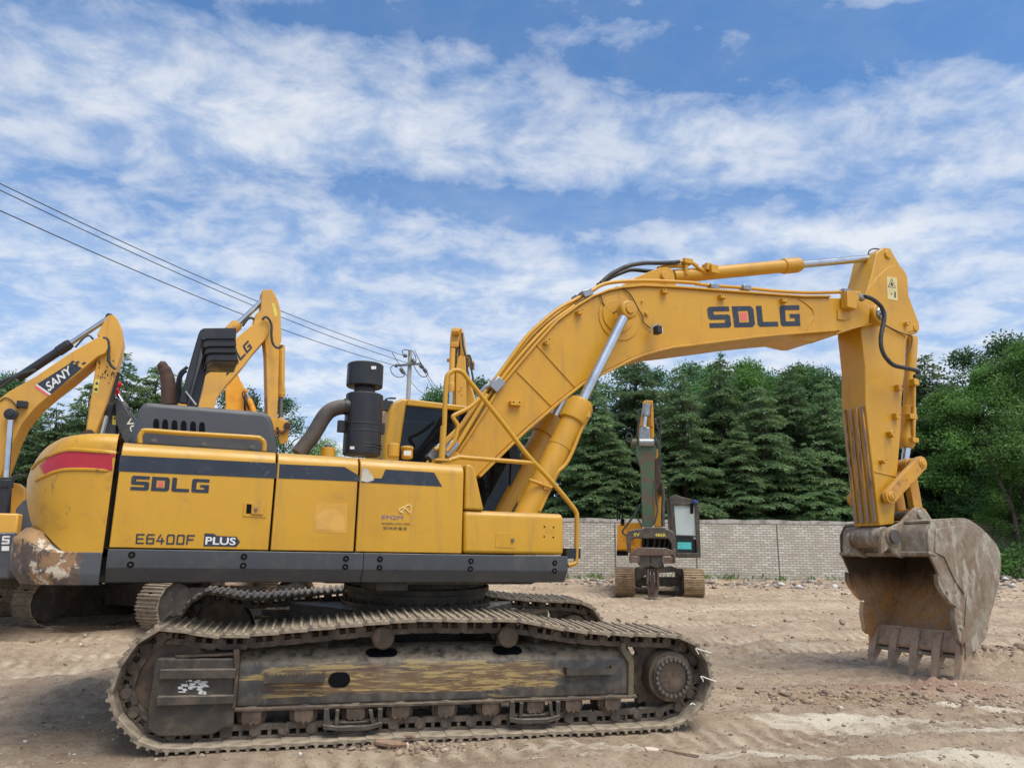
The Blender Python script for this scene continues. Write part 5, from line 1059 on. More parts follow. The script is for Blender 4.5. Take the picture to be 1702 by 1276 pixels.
# ------------------------------------------------------------------ machines behind
def bgtracks(F,root,L,Hh,w,gauge,shoes=38,yaw=0,mat=M_bshoe,z0=0.0,front_u=0.0):
    """two crawler tracks running away from the camera along v"""
    r=Hh/2; path=[]
    base=None
    for sg in (-1,1):
        tr=MB(); n=shoes; per=2*(L-Hh)+math.pi*Hh; sh=MB()
        for k in range(n):
            s=per*k/n; st=L-Hh
            if s<st: o=Vector((r+s,0)); d=Vector((1,0)); nv=Vector((0,-1))
            elif s<st+math.pi*r: a=(s-st)/r; o=Vector((r+st+r*math.sin(a),r-r*math.cos(a))); d=Vector((math.cos(a),math.sin(a))); nv=Vector((math.sin(a),-math.cos(a)))
            elif s<2*st+math.pi*r: o=Vector((r+st-(s-st-math.pi*r),Hh)); d=Vector((-1,0)); nv=Vector((0,1))
            else: a=(s-2*st-math.pi*r)/r; o=Vector((r-r*math.sin(a),r+r*math.cos(a))); d=Vector((-math.cos(a),-math.sin(a))); nv=Vector((-math.sin(a),math.cos(a)))
            Lp=per/n
            for a0,a1,h0,h1 in ((-.49,.49,-.05,-.03),(-.42,-.30,-.03,0),(-.03,.05,-.03,-.004),(.28,.40,-.03,0)):
                q=[o+d*Lp*a0+nv*h0,o+d*Lp*a1+nv*h0,o+d*Lp*a1+nv*h1,o+d*Lp*a0+nv*h1]
                vs=[(sg*gauge/2+x,p.x,p.y) for x in(-w/2,w/2) for p in q]
                sh.add(vs,[(0,1,2,3),(7,6,5,4),(0,4,5,1),(1,5,6,2),(2,6,7,3),(3,7,4,0)])
            for x in (-.0,):   # dark holes in the plate middle
                q=[o+d*Lp*.08+nv*-.026,o+d*Lp*.24+nv*-.026]; vs=[(sg*gauge/2-.06,q[0].x,q[0].y),(sg*gauge/2+.06,q[0].x,q[0].y),(sg*gauge/2+.06,q[1].x,q[1].y),(sg*gauge/2-.06,q[1].x,q[1].y)]
                if k%3==0: sh.add(vs,[(0,1,2,3)],1)
        t=sh.build('crawler_track',[mat,M_seam],root,angle=30); t.rotation_euler=(0,0,R(yaw)); t.location=(front_u,0,z0)
        fb=MB(); x=sg*gauge/2; fb.box((x,L/2,Hh*.5),(w*.55,L-Hh*.9,Hh*.62)); fb.cyl((x-w*.3,r,r),(x+w*.3,r,r),r*.80,n=24); fb.cyl((x-w*.3,L-r,r),(x+w*.3,L-r,r),r*.80,n=24)
        f=fb.build('track_frame',M_under,root,bevel=.02); f.rotation_euler=(0,0,R(yaw)); f.location=(front_u,0,z0)
def zg(x,y): return gbase(x,min(y,34.0))

# --- left machine (black lettering panel on the boom)
xL,yL=-9.2,14.2
F1=Frame(xL,yL,zg(xL,yL),20)
E1=empty('crawler_excavator',F1,'yellow excavator at the left edge whose boom wears a black panel with white letters','excavator','yellow excavators in the yard')
def P1(l,v): return F1.pts(D1(*l),v)
mb=MB(); mb.prism(P1(((596,85),(612,78),(638,80),(655,100),(672,140),(685,235),(670,310),(650,380),(625,470),(600,560),(560,660),(512,790),(478,790),(478,750),(500,600),(528,400),(540,330),(590,280),(575,215),(540,190)),-.2),-.2,.2)
st=mb.build('stick',M_yelbg,E1,bevel=.012); 
mb=MB()
for i in range(4): mb.prism(P1(((474,790),(480,700),(503,540),(510,540),(488,700),(482,790)),-.2),-.17+i*.09,-.12+i*.09)
mb.build('wear_strip',M_wear,st,split=.001)
mb=MB(); mb.prism(P1(((-160,660),(-60,590),(0,545),(50,505),(200,420),(400,285),(550,200),(590,212),(612,240),(590,290),(545,310),(400,432),(290,515),(200,592),(125,680),(75,780),(50,850),(0,985),(-80,1180),(-300,1180)),-.32),-.32,.32); bo=mb.build('boom',M_yelbg,E1,bevel=.012)
mb=MB(); flat(mb,F1,D1((205,465),(395,345),(458,375),(286,520)),-.32,0,.004)
for a,b in ((405,340),(432,342),(468,347),(425,357)): flat(mb,F1,D1((a-14,b+3),(a+3,b-8),(a+14,b),(a-3,b+11)),-.32,0,.004)
flat(mb,F1,D1((205,463),(286,519),(279,526),(200,470)),-.324,1,.002); flat(mb,F1,D1((199,471),(279,526),(262,529),(197,484)),-.32,2,.006)
text_on(mb,F1,'SANY',D1((252,460),(385,358),(405,402),(272,508)),-.326,1,True); mb.build('lettering',[M_navy,M_white,M_pink],bo)
mb=MB(); flat(mb,F1,D1((530,437),(556,441),(546,515),(520,508)),-.2,0,.004); flat(mb,F1,D1((541,447),(551,468),(531,466)),-.204,1,.002); flat(mb,F1,D1((528,485),(546,487),(543,503),(526,500)),-.204,1,.002); mb.build('warning_sticker',[M_ystick,M_navy],st)
rr_=np.random.default_rng(3); mb=MB()
for i in range(26):
    a,b=rr_.uniform(545,640),rr_.uniform(300,470); w,h=rr_.uniform(2,6),rr_.uniform(5,14)
    flat(mb,F1,D1((a-w,b),(a,b-h),(a+w,b),(a,b+h)),-.2,0,.003)
mb.build('paint_chips',M_rust,st)
ram(F1,D1((95,435))[0],D1((408,245))[0],D1((612,92))[0],0,.085,.05,(M_blk,M_chrome),E1,'stick_cylinder',1.2,.07,.16,.3,14)
ram(F1,D1((20,1190))[0],D1((32,985))[0],D1((62,633))[0],-.45,.10,.05,(M_blk,M_chrome),E1,'boom_cylinder',1.2,.11,.14,.2,14)
ram(F1,D1((650,400))[0],D1((585,640))[0],D1((555,775))[0],.02,.075,.045,(M_blk,M_chrome),E1,'bucket_cylinder',1.15,.06,.2,.25,14)
mb=MB(); mb.box(F1.P3(*D1((125,577))[0],-.38),(.17,.12,.12)); mb.tube(F1.path(D1((100,600),(70,560),(30,540),(0,560)),-.34),.012,6,smooth=3); mb.build('work_lamp',M_blk,bo,bevel=.01)
mb=MB(); mb.tube(F1.path(D1((575,205),(600,215),(608,260),(605,320),(620,360),(645,380)),-.3),.028,8,smooth=4); mb.tube(F1.path(D1((-20,500),(60,440),(130,405),(200,385)),-.1),.03,8,smooth=4); mb.tube(F1.path(D1((-20,470),(50,430),(110,410),(180,380)),.1),.03,8,smooth=4); mb.tube(F1.path(D1((420,260),(470,205),(500,195),(520,215)),-.1),.02,6,smooth=4); mb.build('black_hose',M_rub,bo,split=.0001)
mb=MB(); mb.cyl(F1.P3(*D1((495,748))[0],-.26),F1.P3(*D1((495,748))[0],.3),.11,n=16); mb.build('link_boss',M_rust,st,bevel=.01)
mb=MB(); mb.tube(F1.path(D1((25,1180),(70,1000),(90,975),(140,975)),-1.0),.022,6,smooth=3); mb.build('handrail',M_blk,E1)
# body, mostly beyond the frame edge
a0=F1.p(-120,852,-1.2); a1=F1.p(31,853,-1.2); mb=MB(); mb.prism([(a1[0]-3.4,1.0),(a1[0]-3.4,a0[1]),(a1[0],a1[1]),F1.p(27,884,-1.2),F1.p(20,905,-1.2),(a1[0]-.4,1.0)],-1.2,1.3); mb.build('side_body',M_yelbg,E1,bevel=.03)
mb=MB(); mb.prism(F1.pts([(-200,884),(26,884),(20,930),(14,962),(-200,962)],-1.23),-1.23,1.3); mb.prism(F1.pts([(22,884),(26,845),(40,829),(52,829),(56,884),(48,900)],-.9),-.9,.5); bd=mb.build('lower_body',M_grey,E1,bevel=.03)
mb=MB(); qf=quadmap(F1,[(4,890),(17,890),(15.5,904),(2.5,904)],-1.24); mb.add([(qf(a,b).x,-1.243,qf(a,b).y) for a,b in LOGO['S'][0]],[tuple(range(len(LOGO['S'][0])))]); mb.prism(F1.pts([(3,907),(15.5,907),(15,915),(2.5,915)],-1.24),-1.243,-1.235); mb.build('lettering',M_white,bd)
mb=MB(); mb.prism(F1.pts(D1((55,1010),(110,1020),(140,1045),(140,1190),(55,1190)),.6),.6,.75); mb.build('bracket_plate',M_yelbg,E1,bevel=.02)
def tracks_at(F,root,px,py_b,w,gauge,L,Hh,yaw):
    pass
FTR=Frame(0,0,0,0)
g=ground_at(28,1046); g2=ground_at(232,1056)
yawT=-math.degrees(math.atan2(g2.y-g.y,g2.x-g.x)); gauge=math.hypot(g2.x-g.x,g2.y-g.y)
mid=(g+g2)/2; ang=math.atan2(g2.y-g.y,g2.x-g.x)
tmpr=bpy.data.objects.new('t',None); COL.objects.link(tmpr)
before=set(bpy.data.objects); bgtracks(None,tmpr,4.2,1.02,.62,gauge,44,0,M_shoe)
tmpr.location=(mid.x,mid.y,mid.z); 
M1=Matrix.Translation(Vector((mid.x,mid.y,zg(mid.x,mid.y))))@Matrix.Rotation(ang-R(17),4,'Z'); M0=Matrix.Translation(F1.o)@Matrix.Rotation(F1.yaw,4,'Z'); rel=M0.inverted()@M1
hd=M1.to_3x3()@Vector((0,1,0)); pr=M1.to_3x3()@Vector((1,0,0)); r3=M0.to_3x3().inverted()
for o in set(bpy.data.objects)-before:
    sgx=-1 if o.data.vertices[0].co.x<0 else 1; gt=g if sgx<0 else g2; fr3=M1.translation+pr*sgx*gauge/2; dl=(gt-fr3).dot(hd); o.parent=E1; o.location=rel.translation+r3@(hd*dl); o.rotation_euler=rel.to_euler()
bpy.data.objects.remove(tmpr)
mb=MB(); mb.box((0,2.0,.62),(gauge-.5,1.6,.4)); mb.cyl((0,2.0,.8),(0,2.0,1.3),.6,n=24); o=mb.build('car_body',M_under,E1); o.location=rel.translation; o.rotation_euler=rel.to_euler()

# --- machine with dark boom and stick
xV,yV=-9.8,17.0
F2=Frame(xV,yV,zg(xV,yV),15)
E2=empty('crawler_excavator',F2,'dark grey excavator with white letters on its steep boom, seen between two yellow sticks','excavator','dark excavators in the yard')
mb=MB(); mb.prism(F2.pts(D1((570,800),(560,740),(585,620),(600,600),(650,560),(655,640),(640,800),(630,1300),(560,1300)),-.15),-.15,.25); sv=mb.build('stick',M_grey,E2,bevel=.015)
mb=MB(); mb.prism(F2.pts(D1((640,560),(655,540),(680,560),(745,665),(790,760),(900,1000),(820,1000),(700,800),(650,690)),-.25),-.25,.3); bv_=mb.build('boom',M_grey,E2,bevel=.015)
mb=MB(); text_on(mb,F2,'VOLVO',D1((731,653),(826,818),(793,837),(698,672)),-.25,0,True); mb.build('lettering',M_white,bv_)
ram(F2,D1((640,450))[0],D1((600,640))[0],D1((562,800))[0],-.28,.07,.045,(M_navy,M_chrome),E2,'bucket_cylinder',1.15,.06,.2,.25,14)
ram(F2,D1((800,740))[0],D1((690,560))[0],D1((640,500))[0],-.1,.06,.05,(M_blk,M_chrome),E2,'stick_cylinder',1.15,.06,.2,.25,14)
mb=MB(); flat(mb,F2,D1((629,640),(650,643),(648,692),(627,690)),-.15,0,.004); flat(mb,F2,D1((639,648),(646,660),(633,660)),-.155,1,.002); mb.build('warning_sticker',[M_ystick,M_navy],sv)
mb=MB()
for k in range(5): mb.tube(F2.path(D1((650+4*k,370+8*k),(640-6*k,450),(610-4*k,520+6*k),(590+6*k,630)),-.3+.03*k),.022,6,smooth=3)
mb.build('black_hose',M_rub,E2)
mb=MB(); mb.prism([(-1.5,1.0),(-1.5,1.9),(1.6,1.9),(1.6,1.0)],-1.2,1.3); mb.build('side_body',M_grey,E2,bevel=.04)
bgtracks(F2,E2,4.0,.95,.6,2.3,36,0,M_shoe)
mb=MB(); rr_=np.random.default_rng(8)
pts=F2.path(D1((612,480),(600,520),(580,600),(550,660),(535,700)),-.42)
mb.tube(pts,[.02,.05,.05,.05,.025],6,smooth=4)
for k in range(14):
    a=F2.P3(*D1((648+rr_.uniform(-14,14),478+rr_.uniform(-26,26)))[0],-.45+rr_.uniform(-.08,.08)); mb.lathe(a,(rr_.uniform(-1,1),rr_.uniform(-1,1),rr_.uniform(-1,1)),[(0,.02),(.02,.06),(.07,.07),(.10,.02)],7)
mb.tube(F2.path(D1((640,455),(620,452),(600,500)),-.42),.03,6,smooth=3)
o=mb.build('red_ribbon',M_redc,None); o.location=F2.o; o.rotation_euler=(0,0,F2.yaw); tag(o,'red cloth ribbon knotted round the dark excavator hoses','ribbon')

# --- yellow machine behind the raised flap
xS,yS=-6.2,16.5
F3=Frame(xS,yS,zg(xS,yS),26)
E3=empty('crawler_excavator',F3,'yellow excavator whose stick rises behind the raised black flap, lettering half hidden','excavator','yellow excavators in the yard')
mb=MB(); mb.prism(F3.pts(D2((1000,270),(1012,110),(1030,105),(1090,100),(1112,140),(1138,190),(1160,280),(1168,525),(1150,560),(1148,640),(1138,1000),(1125,1300),(1060,1300),(1050,1000),(1042,640),(1030,520),(985,430),(940,380),(960,300)),-.2),-.2,.24); st=mb.build('stick',M_yelbg,E3,bevel=.012)
mb=MB(); 
for i in range(4): mb.prism(F3.pts(D2((1058,1300),(1046,970),(1056,970),(1068,1300)),-.2),-.17+i*.1,-.115+i*.1)
mb.build('wear_strip',M_wear,st,split=.001)
mb=MB(); flat(mb,F3,D2((1086,212),(1112,222),(1136,318),(1112,328)),-.2,0,.004); mb.build('warning_sticker',[M_ystick,M_navy],st)
mb=MB(); mb.prism(F3.pts(D2((1005,340),(1035,335),(1075,370),(1080,420),(1030,515),(950,605),(850,735),(710,890),(640,990),(560,1300),(300,1300),(330,1000),(430,860),(560,735),(700,600),(810,490),(930,390)),-.32),-.32,.32); bo=mb.build('boom',M_yelbg,E3,bevel=.012)
mb=MB(); logo_on(mb,F3,D2((682,735),(895,515),(930,580),(722,808)),-.32); mb.build('lettering',[M_navy,M_pink],bo)
ram(F3,D2((560,620))[0],D2((835,395))[0],D2((1045,165))[0],0,.11,.062,(M_yelbg,M_chrome),E3,'stick_cylinder',1.25,.08,.16,.3,16)
ram(F3,D2((1165,560))[0],D2((1160,985))[0],D2((1160,1170))[0],0,.085,.05,(M_yelbg,M_bolt),E3,'bucket_cylinder',1.2,.06,.2,.25,14)
mb=MB(); mb.tube(F3.path(D2((1010,350),(1030,330),(1055,335),(1085,390),(1085,480),(1100,550),(1140,580),(1175,560)),-.4),.028,8,smooth=4); mb.tube(F3.path(D2((850,400),(890,345),(925,335),(945,350)),-.1),.03,8,smooth=3); mb.build('black_hose',M_rub,bo,split=.0001)
mb=MB(); mb.tube(F3.path(D2((1170,600),(1172,850),(1185,940)),-.2),.02,6); mb.build('cylinder_pipe',M_yelbg,E3)
for v in (-.36,.3):
    mb=MB(); mb.prism(capsule(F3.p(*D2((1110,1200))[0],v),F3.p(*D2((1200,1215))[0],v),.14,.12,8),v,v+.08); mb.prism(capsule(F3.p(*D2((1200,1215))[0],v),F3.p(*D2((1190,1320))[0],v),.10,.10,8),v+.09,v+.15); mb.build('tipping_link',M_yelw,E3,bevel=.01)
mb=MB(); mb.cyl(F3.P3(*D2((1215,1215))[0],-.4),F3.P3(*D2((1215,1215))[0],.4),.08,n=14); mb.tube(F3.path(D2((1130,1225),(1150,1265),(1180,1270),(1205,1240)),-.42),.03,6,smooth=3); mb.build('link_pin',M_rust,E3)
mb=MB(); mb.prism([(-3.0,1.15),(-3.0,2.4),(1.5,2.4),(1.5,1.15)],-1.3,1.3); mb.build('side_body',M_yelbg,E3,bevel=.05)
bgtracks(F3,E3,4.2,1.0,.5,1.35,40,-10,M_shoe,0,F3.p(382,1000,0)[0])
# --- bright orange machine
xO,yO=-9.0,24.0
F4=Frame(xO,yO,zg(xO,yO),20)
E4=empty('crawler_excavator',F4,'bright orange excavator arm far behind, framed under the slanting lettered boom','excavator','yellow excavators in the yard')
mb=MB(); mb.prism(F4.pts(D2((712,1300),(710,905),(735,880),(755,850),(790,795),(812,790),(830,840),(860,890),(862,1300)),-.1),-.1,.3); mb.build('boom',M_orange,E4,bevel=.015)
mb=MB(); mb.prism(F4.pts(D2((868,950),(885,935),(930,1000),(965,1090),(1010,1300),(930,1300),(880,1080)),-.2),-.2,.1); a=mb.build('stick',M_orange,E4,bevel=.015)
ram(F4,D2((955,1150))[0],D2((900,1000))[0],D2((880,930))[0],-.3,.07,.04,(M_orange,M_chrome),E4,'stick_cylinder',1.2,.06,.1,.2,12)
mb=MB(); mb.tube(F4.path(D2((900,1080),(868,1010),(848,960),(862,930),(900,910),(935,930),(950,1000)),-.25),.022,6,smooth=4); mb.tube(F4.path(D2((930,1090),(890,1030),(868,980),(900,950),(930,990)),-.3),.018,6,smooth=4); mb.build('black_hose',M_rub,E4,split=.0001)
mb=MB(); mb.prism([(-2.5,1.0),(-2.5,2.2),(1.5,2.2),(1.5,1.0)],-1.2,1.2); mb.build('side_body',M_orange,E4,bevel=.04); bgtracks(F4,E4,3.6,.9,.5,2.2,30,0,M_shoe)
# --- machine seen end-on behind the cab
xM,yM=-1.6,19.5
F5=Frame(xM,yM,zg(xM,yM),-4)
E5=empty('crawler_excavator',F5,'weathered yellow excavator seen end-on, its folded arm standing up behind the cab roof','excavator','yellow excavators in the yard')
mb=MB(); mb.prism(F5.pts(D3((812,240),(822,150),(840,112),(862,106),(930,108),(935,240),(918,340),(905,600),(905,1300),(800,1300),(800,500)),0),0,.5); st=mb.build('stick',M_yelbg,E5,bevel=.02)
mb=MB(); mb.prism(F5.pts(D3((905,500),(930,455),(1000,465),(1008,600),(1010,1300),(880,1300),(885,600)),-.15),-.15,.0); mb.prism(F5.pts(D3((935,120),(955,105),(970,180),(1005,455),(935,460)),.0),.0,.45); mb.build('stick_side',M_yelbg,st,bevel=.015)
mb=MB(); mb.prism(F5.pts(D3((1000,600),(1060,800),(1120,1000),(1200,1300),(985,1300)),.3),.3,.8); mb.build('boom',M_yelbg,E5,bevel=.02)
mb=MB(); mb.prism(F5.pts(D3((808,290),(915,290),(915,340),(895,355),(808,350)),-.16),-.16,.0); mb.cyl(F5.P3(*D3((840,165))[0],-.05),F5.P3(*D3((925,165))[0],-.05),.09); mb.build('stick_crosspiece',M_yelw,st,bevel=.02,split=.001)
ram(F5,D3((842,370))[0],D3((828,910))[0],D3((818,1150))[0],-.22,.075,.05,(M_yelbg,M_chrome),E5,'bucket_cylinder',1.12,.06,.2,.25,16)
mb=MB()
for l in (((1030,470),(1050,455),(1075,520),(1080,640),(1100,760),(1110,900)),((1035,490),(1020,560),(1040,700),(1075,820)),((1060,540),(1095,560),(1090,600),(1070,620)),((960,180),(975,330),(1010,480),(1035,600)),((860,380),(880,450),(875,560),(890,600)),((915,340),(890,430),(885,560))): mb.tube(F5.path(D3(*l),-.1),.028,8,smooth=4)
mb.build('black_hose',M_rub,E5,split=.0001)
mb=MB(); mb.box(F5.P3(*D3((1085,580))[0],0),(.12,.2,.2)); mb.box(F5.P3(*D3((1040,520))[0],.1),(.12,.2,.3)); mb.box(F5.P3(*D3((795,515))[0],-.1),(.1,.08,.08)); 
for a,b in ((955,850),(945,880),(955,940),(925,900),(925,630)): q=F5.P3(*D3((a,b))[0],-.16); mb.cyl(q,q+Vector((0,.03,0)),.03,n=8)
mb.build('hose_bracket',M_yelw,E5,bevel=.006,split=.001)
mb=MB(); mb.prism([(-1.4,1.05),(-1.4,2.3),(1.6,2.3),(1.6,1.05)],.8,4.4); mb.build('side_body',M_yelbg,E5,bevel=.05); bgtracks(F5,E5,4.2,.95,.5,1.9,40,4,M_shoe,0,F5.p(690,1000,0)[0])

# --- machine with the green arm by the wall
g=ground_at(1096,978); F6=Frame(g.x,23.6,zg(g.x,23.6),-8)
E6=empty('crawler_excavator',F6,'excavator with a rusty green arm and pile clamp, parked facing us by the brick wall','excavator','dark excavators in the yard')
E6['group']='yellow excavators in the yard'
def P6(l,v): return F6.pts(C8(*l),v)
s6=F6.scale(1096,978,0)
tw=30*s6*1.15; gg=(1155-1037)*s6
bgtracks(F6,E6,3.9,.85,tw,gg,40,0,M_bshoe,0,F6.p(1096,960,0)[0])
cu=F6.p(1096,960,0)[0]
mb=MB(); mb.prism(P6(((318,1050),(345,1040),(400,1045),(540,1035),(600,1060),(620,1090),(620,1120),(560,1070),(400,1080),(318,1140)),.6),.6,1.1); mb.prism(P6(((330,1100),(600,1100),(600,1150),(330,1150)),1.0),1.0,1.8); mb.build('car_body',M_gunm,E6,bevel=.02)
mb=MB(); mb.prism(P6(((228,800),(245,790),(360,786),(372,800),(365,960),(225,950)),.7),.7,3.4); mb.build('engine_housing',M_orange,E6,bevel=.03)
mb=MB(); mb.prism(P6(((224,948),(290,950),(290,975),(224,975)),.66),.66,1.6); mb.prism(P6(((360,860),(560,860),(560,975),(360,975)),1.2),1.2,3.2); mb.build('front_deck',M_seam,E6,bevel=.01)
mb=MB(); mb.prism(P6(((228,880),(262,878),(262,895),(285,895),(285,878),(310,878),(310,920),(330,920),(330,878),(360,878),(360,940),(228,940)),.62),.62,.7); mb.build('front_box',M_orange,E6,bevel=.01)
# cab
cb=P6(((520,665),(545,655),(640,663),(690,672),(702,980),(560,985),(540,975)),.35)
o6=P6(((528,672),(535,660),(690,678),(704,975),(698,985),(560,985),(558,950)),.35)
mb=MB()
A=[P6(((528,668),(552,668),(575,985),(545,985)),.35),P6(((528,668),(690,674),(692,692),(530,687)),.347),P6(((672,680),(692,682),(705,985),(684,985)),.344),P6(((565,960),(704,962),(704,988),(560,988)),.35),P6(((560,856),(686,860),(686,868),(560,864)),.352)]
for i,q in enumerate(A): mb.prism(q,.35-.004*i,.45)
mb.prism(P6(((528,668),(690,674),(704,985),(560,985)),.5),2.0,2.05)
mb.prism(P6(((690,676),(694,676),(706,985),(702,985)),.5),.46,2.0); mb.prism(P6(((525,668),(530,668),(558,985),(553,985)),.5),.46,2.0); mb.prism(P6(((525,640),(560,628),(600,640),(690,664),(690,674),(528,668)),.36),.36,2.0)
cab6=mb.build('cab',M_gunm,E6,bevel=.01)
mb=MB(); mb.prism(P6(((545,688),(675,692),(682,862),(556,860)),.40),.40,.406); mb.build('windscreen',glassmat('windscreen_painted_clouds',(.62,.70,.66),.15),cab6)  # pale tint paints in the clouds mirrored by the glass
mb=MB(); mb.prism(P6(((560,864),(682,868),(686,962),(568,960)),.40),.40,.406); lw=mb.build('lower_window',M_glass2,cab6)
mb=MB(); mb.prism(P6(((573,898),(652,900),(652,940),(573,938)),.39),.39,.394); mb.prism(P6(((664,868),(678,868),(678,882),(664,882)),.39),.39,.394,1); mb.build('paper_card',[M_turq,M_white],lw)
mb=MB(); mb.prism(P6(((645,674),(664,674),(664,735),(650,738),(645,730)),.2),.2,.25); mb.prism(P6(((662,655),(680,658),(692,680),(664,672)),.3),.3,.34,1); mb.build('mirror',[M_seam,surf('blue_lens',(.03,.06,.3),.4)],cab6,bevel=.01)
# arm
mb=MB(); mb.prism(P6(((332,345),(452,345),(455,375),(440,455),(440,640),(438,800),(425,812),(385,812),(372,800),(366,640),(360,470),(335,400)),-.3),-.3,.05); ga=mb.build('stick',M_green,E6,bevel=.02)
mb=MB(); mb.prism(P6(((352,240),(378,90),(392,85),(432,88),(438,240),(440,350),(470,380),(478,520),(490,640),(488,810),(442,812),(445,420),(350,345)),.3),.3,.75); gb=mb.build('boom',M_yelw,E6,bevel=.02)
mb=MB(); mb.prism(P6(((445,430),(470,400),(484,575),(478,640),(462,600),(447,600)),.0),.0,.28); mb.build('boom_side',M_rust,gb,bevel=.01)
mb=MB(); mb.prism(P6(((358,240),(412,240),(415,315),(440,318),(445,345),(350,345),(352,318)),-.25),-.25,.1); mb.cyl(F6.P3(*C8((352,330))[0],-.3),F6.P3(*C8((438,330))[0],-.3),.14); mb.build('arm_head',M_steel,ga,bevel=.02)
for px_ in (325,450):
    mb=MB(); q=F6.P3(*C8((px_,335))[0],-.1); mb.lathe(q-Vector((.12,0,0)),(1,0,0),[(0,.1),(.02,.16),(.2,.16),(.22,.1)],16); mb.build('pivot_cap',M_green,ga)
ram(F6,C8((398,110))[0],C8((390,180))[0],C8((383,245))[0],-.15,.13,.07,(M_steel,M_chrome),E6,'stick_cylinder',1.2,.08,.2,.1,14)
mb=MB(); mb.prism(P6(((375,95),(382,90),(372,235),(362,235)),-.16),-.18,.2); mb.prism(P6(((424,95),(432,92),(432,235),(420,235)),-.16),-.18,.2); mb.build('side_bracket',M_yelw,ga,split=.001)
mb=MB()
for l in (((280,310),(282,285),(300,275),(312,300),(300,325),(283,318)),((440,220),(455,190),(470,185),(478,220),(470,280),(452,330)),((448,210),(462,250),(475,320),(470,400),(480,460)),((436,300),(460,340),(468,420),(462,500)),((345,140),(350,190),(345,240),(340,300)),((340,690),(332,730),(290,790),(260,830),(262,850),(280,860)),((360,680),(330,740),(300,780),(270,820)),((340,760),(360,790),(372,815)),((445,540),(450,640),(458,720),(440,790))): mb.tube(F6.path(C8(*l),-.35),.026,6,smooth=4)
mb.build('black_hose',M_rub,E6,split=.0001)
mb=MB(); mb.tube(F6.path(C8((484,560),(492,640),(488,740),(490,810)),-.1),.06,8); mb.build('boom_cylinder',M_gunm,E6)
mb=MB(); mb.tube(F6.path(C8((228,775),(230,660),(238,655),(242,700),(240,770)),.8),.022,6); mb.tube(F6.path(C8((258,780),(256,670)),.8),.018,6); mb.box(F6.P3(*C8((258,785))[0],.75),(.12,.1,.22)); mb.build('mirror_bar',M_seam,E6,split=.001)
# clamp attachment
mb=MB(); mb.prism(P6(((278,860),(290,835),(330,825),(380,820),(385,812),(500,812),(505,822),(545,835),(560,860),(562,1000),(540,1000),(538,905),(520,880),(330,875),(308,890),(305,960),(285,960)),-.9),-.9,-.55); cl=mb.build('clamp_yoke',M_gunm,E6,bevel=.03)
mb=MB(); text_on(mb,F6,'SV',C8((322,846),(356,846),(356,864),(322,864)),-.9,0,True); text_on(mb,F6,'4BER',C8((444,848),(507,850),(507,868),(444,866)),-.9,0,True); mb.build('lettering',M_ystick,cl)
mb=MB(); mb.prism(P6(((298,965),(345,928),(505,932),(550,950),(552,975),(298,978)),-1.0),-1.0,-.5); mb.prism(P6(((292,978),(355,980),(355,1018),(300,1018)),-1.02),-1.02,-.5); mb.prism(P6(((484,982),(545,982),(545,1022),(484,1020)),-1.02),-1.02,-.5); mb.prism(P6(((548,940),(560,935),(562,1020),(548,1020)),-.95),-.95,-.5); mb.build('clamp_beam',M_brown,E6,bevel=.02)
mb=MB()
for cx in (386,452): q=F6.P3(*C8((cx,1000))[0],-.95); mb.cyl(q,q+Vector((0,.4,0)),.235,n=20)
mb.prism(P6(((355,985),(482,985),(500,1050),(395,1055),(350,1030)),-.75),-.75,-.4); mb.build('clamp_motor',M_gunm,E6,bevel=.02)
mb=MB(); mb.prism(P6(((393,1050),(462,1048),(470,1145),(458,1215),(405,1215),(402,1140),(393,1140)),-.8),-.8,-.6); mb.prism(P6(((412,1070),(420,1065),(422,1110),(412,1130)),-.86),-.86,-.78,1); mb.prism(P6(((432,1070),(442,1070),(446,1130),(436,1130)),-.86),-.86,-.78,1); mb.prism(P6(((400,1050),(408,1050),(406,1140),(398,1140)),-.9),-.9,-.5); mb.prism(P6(((455,1060),(466,1060),(468,1150),(456,1150)),-.9),-.9,-.5)
mb.prism(P6(((416,1085),(440,1085),(440,1190),(416,1190)),-.88),-.88,-.8,2); mb.build('clamp_jaw',[M_brown,M_steel,M_rust],E6,bevel=.01)
mb=MB()
for x in (375,400,440,470,500,525): mb.tube(F6.path(C8((x,865),(x+4,900),(x-6,935)),-.55),.03,6)
mb.build('clamp_hose',M_rub,E6,split=.0001)

